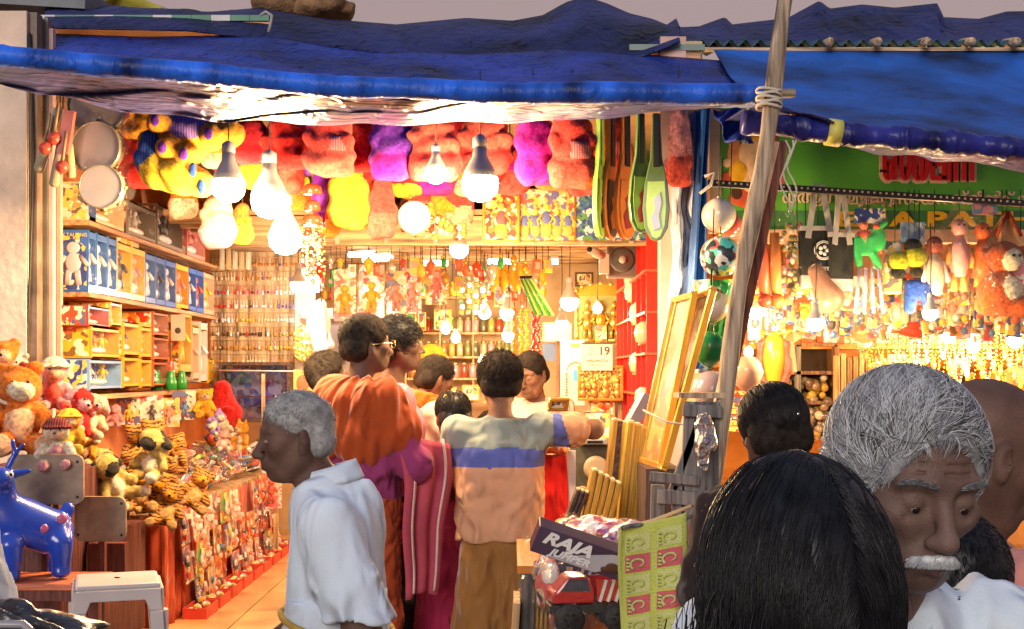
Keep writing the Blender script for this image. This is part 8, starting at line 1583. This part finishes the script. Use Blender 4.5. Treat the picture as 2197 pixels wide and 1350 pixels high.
rad = np.array([.101, .109, .150]); c = np.array([0, -.018, -.020]); P = c+v*rad
part = np.where(P[:, 0] > .012, 1, -1)
N = v/rad; N /= np.linalg.norm(N, axis=1)[:, None]
T = np.stack([part*(.7-.3*np.abs(v[:, 0])), -.25*np.ones(len(v)), -1.*np.ones(len(v))], 1); T = T-N*(T*N).sum(1)[:, None]
strands('hair_strands', P, T+rg.normal(size=T.shape)*.05, rg.uniform(.10, .30, len(v)), [HB], hc, seg=14, r0=.00055, c=c, rad=rad+.001, push=1.0, outer=rg.uniform(1.0, 1.05, len(v)), grav=.16, wav=.12, wf=3, seed=10, clump=1.2, R=R, at0=J['head'])
P = c+v[:1400]*rad*.99   # stray flyaways
strands('stray_hair', P[:500], N[:500]*.4+T[:500]+rg.normal(size=(500, 3))*.5, .05, [HB], hc, seg=6, r0=.0002, grav=.2, curl=.1, seed=11, c=c, rad=rad, push=1., outer=1.13, R=R, at0=J['head'])
# bunch of hair over her left shoulder
S = Sdf(R, J['head']); S.chain([(-.075, -.05, -.08), (-.105, -.06, -.125), (-.110, -.03, -.20)], [.03, .036, .03], k=.03); pb = S.mesh('hair_bunch', [HB], .006, g2, wrinkle(.006, 60, 7))
n = 900; P = np.array([-.095, -.05, -.06])+rg.normal(size=(n, 3))*.022
strands('bunch_strands', P@R.T+J['head'], (np.array([-.25, -.1, -1.])+rg.normal(size=(n, 3))*.15)@R.T, .12, [HB], pb, seg=8, r0=.0007, grav=.1, curl=.08, seed=13)

# ---- shaven-headed man with earring at the right ----
d = 1.95
c0 = Vector((X(2100, d), d, Z(985, d)))
g3, J, R = person('shaven-headed man in embroidered pink shirt with small earring at the right edge', (c0[0], c0[1], c0[2]-1.585*.94), -1.48, 1.60, {}, (-.35, .0, .0), SK_DARK, h=.012, fine=.005, hs=1.02)
PK = cloth('embroidered_pink', (.66, .27, .22)); shirt(g3, J, PK, seed=35, off=.03, h=.009); skirt(g3, J, WH2, seed=16, name='dhoti')
b = MB(); b.ball(J['head']+R@np.array([-.088, -.002, -.034]), .005); b.build('earring', mat('stud', (.9, .85, .7), rough=.1, metal=1, var=0), g3)
b = MB()
for i in range(90):
    a = RNG.uniform(0, 6.3); q = RNG.uniform(0, 1); b.ball((-.19+.012*math.cos(a*5), -.03+.05*math.cos(a)*q, 1.18+.12*math.sin(a)*q), .006, n=5, k=3)
b.build('lace_panel', cloth('lace', (.8, .68, .62)), g3)

# ---- child with short black hair between them ----
d = 1.75
c0 = Vector((X(2022, d), d, Z(1262, d)))
g4, J, R = person('child with close-cropped black hair seen from behind next to the silver-haired man', (c0[0], c0[1], c0[2]-1.60*.80), .55, 1.36, {}, (0, 0, 0), SK_DARK, h=.013, hs=1.14)
shirt(g4, J, cloth('black_tee', (.015, .015, .018)), seed=37, collar=False); legs_cloth(g4, J, cloth('dark_shorts', (.02, .02, .03)))
short_hair(g4, J, R, 1.14, HB, n=5000, L=.014, thick=.012, seed=38, comb=(0, -.2, -1), lift=.5, low=-.08, r0=.0008, h=.005)

# ---- passer-by cut by the left edge, with a black bag ----
d = 2.0
g5, J, R = person('passer-by in bluish white garment cut off by the left edge', (X(-262, d), d, -.02), 1.35, 1.66, {}, (0, 0, 0), SK_DARK)
shirt(g5, J, WH, seed=39, off=.04, sleeve='full', fat=1.15); skirt(g5, J, WH, seed=17, r0=.17, r1=.18, name='dhoti'); short_hair(g5, J, R, 1., HB, n=500, seed=40)
d = 1.75
t = thing('handbag', 'shiny black leather bag at the bottom left corner', 'bag', (X(10, d), d, Z(1512, d)))
S = Sdf(); S.slab((0, 0, 0), (.13, .06, .11), rnd=.03, k=.03); S.ell((-.03, 0, .09), (.10, .06, .045), k=.04)
LE = mat('black_leather', (.018, .016, .018), rough=.28, spec=.6, bump=.8, bscale=40, var=.2, coat=.3)
S.mesh('bag_body', [LE], .006, t, wrinkle(.008, 28, 6))
b = MB(); b.tube([(-.12, -.05, .08), (-.06, -.065, .125), (.05, -.065, .125), (.12, -.05, .06)], .006, n=6); b.build('piping', mat('piping', (.3, .3, .32), rough=.3, var=0), t)
b = MB(); b.tube([(-.1, 0, .08), (-.09, 0, .3), (-.2, .1, .6), (-.25, .25, .8)], .011, n=6); b.build('strap', LE, t)
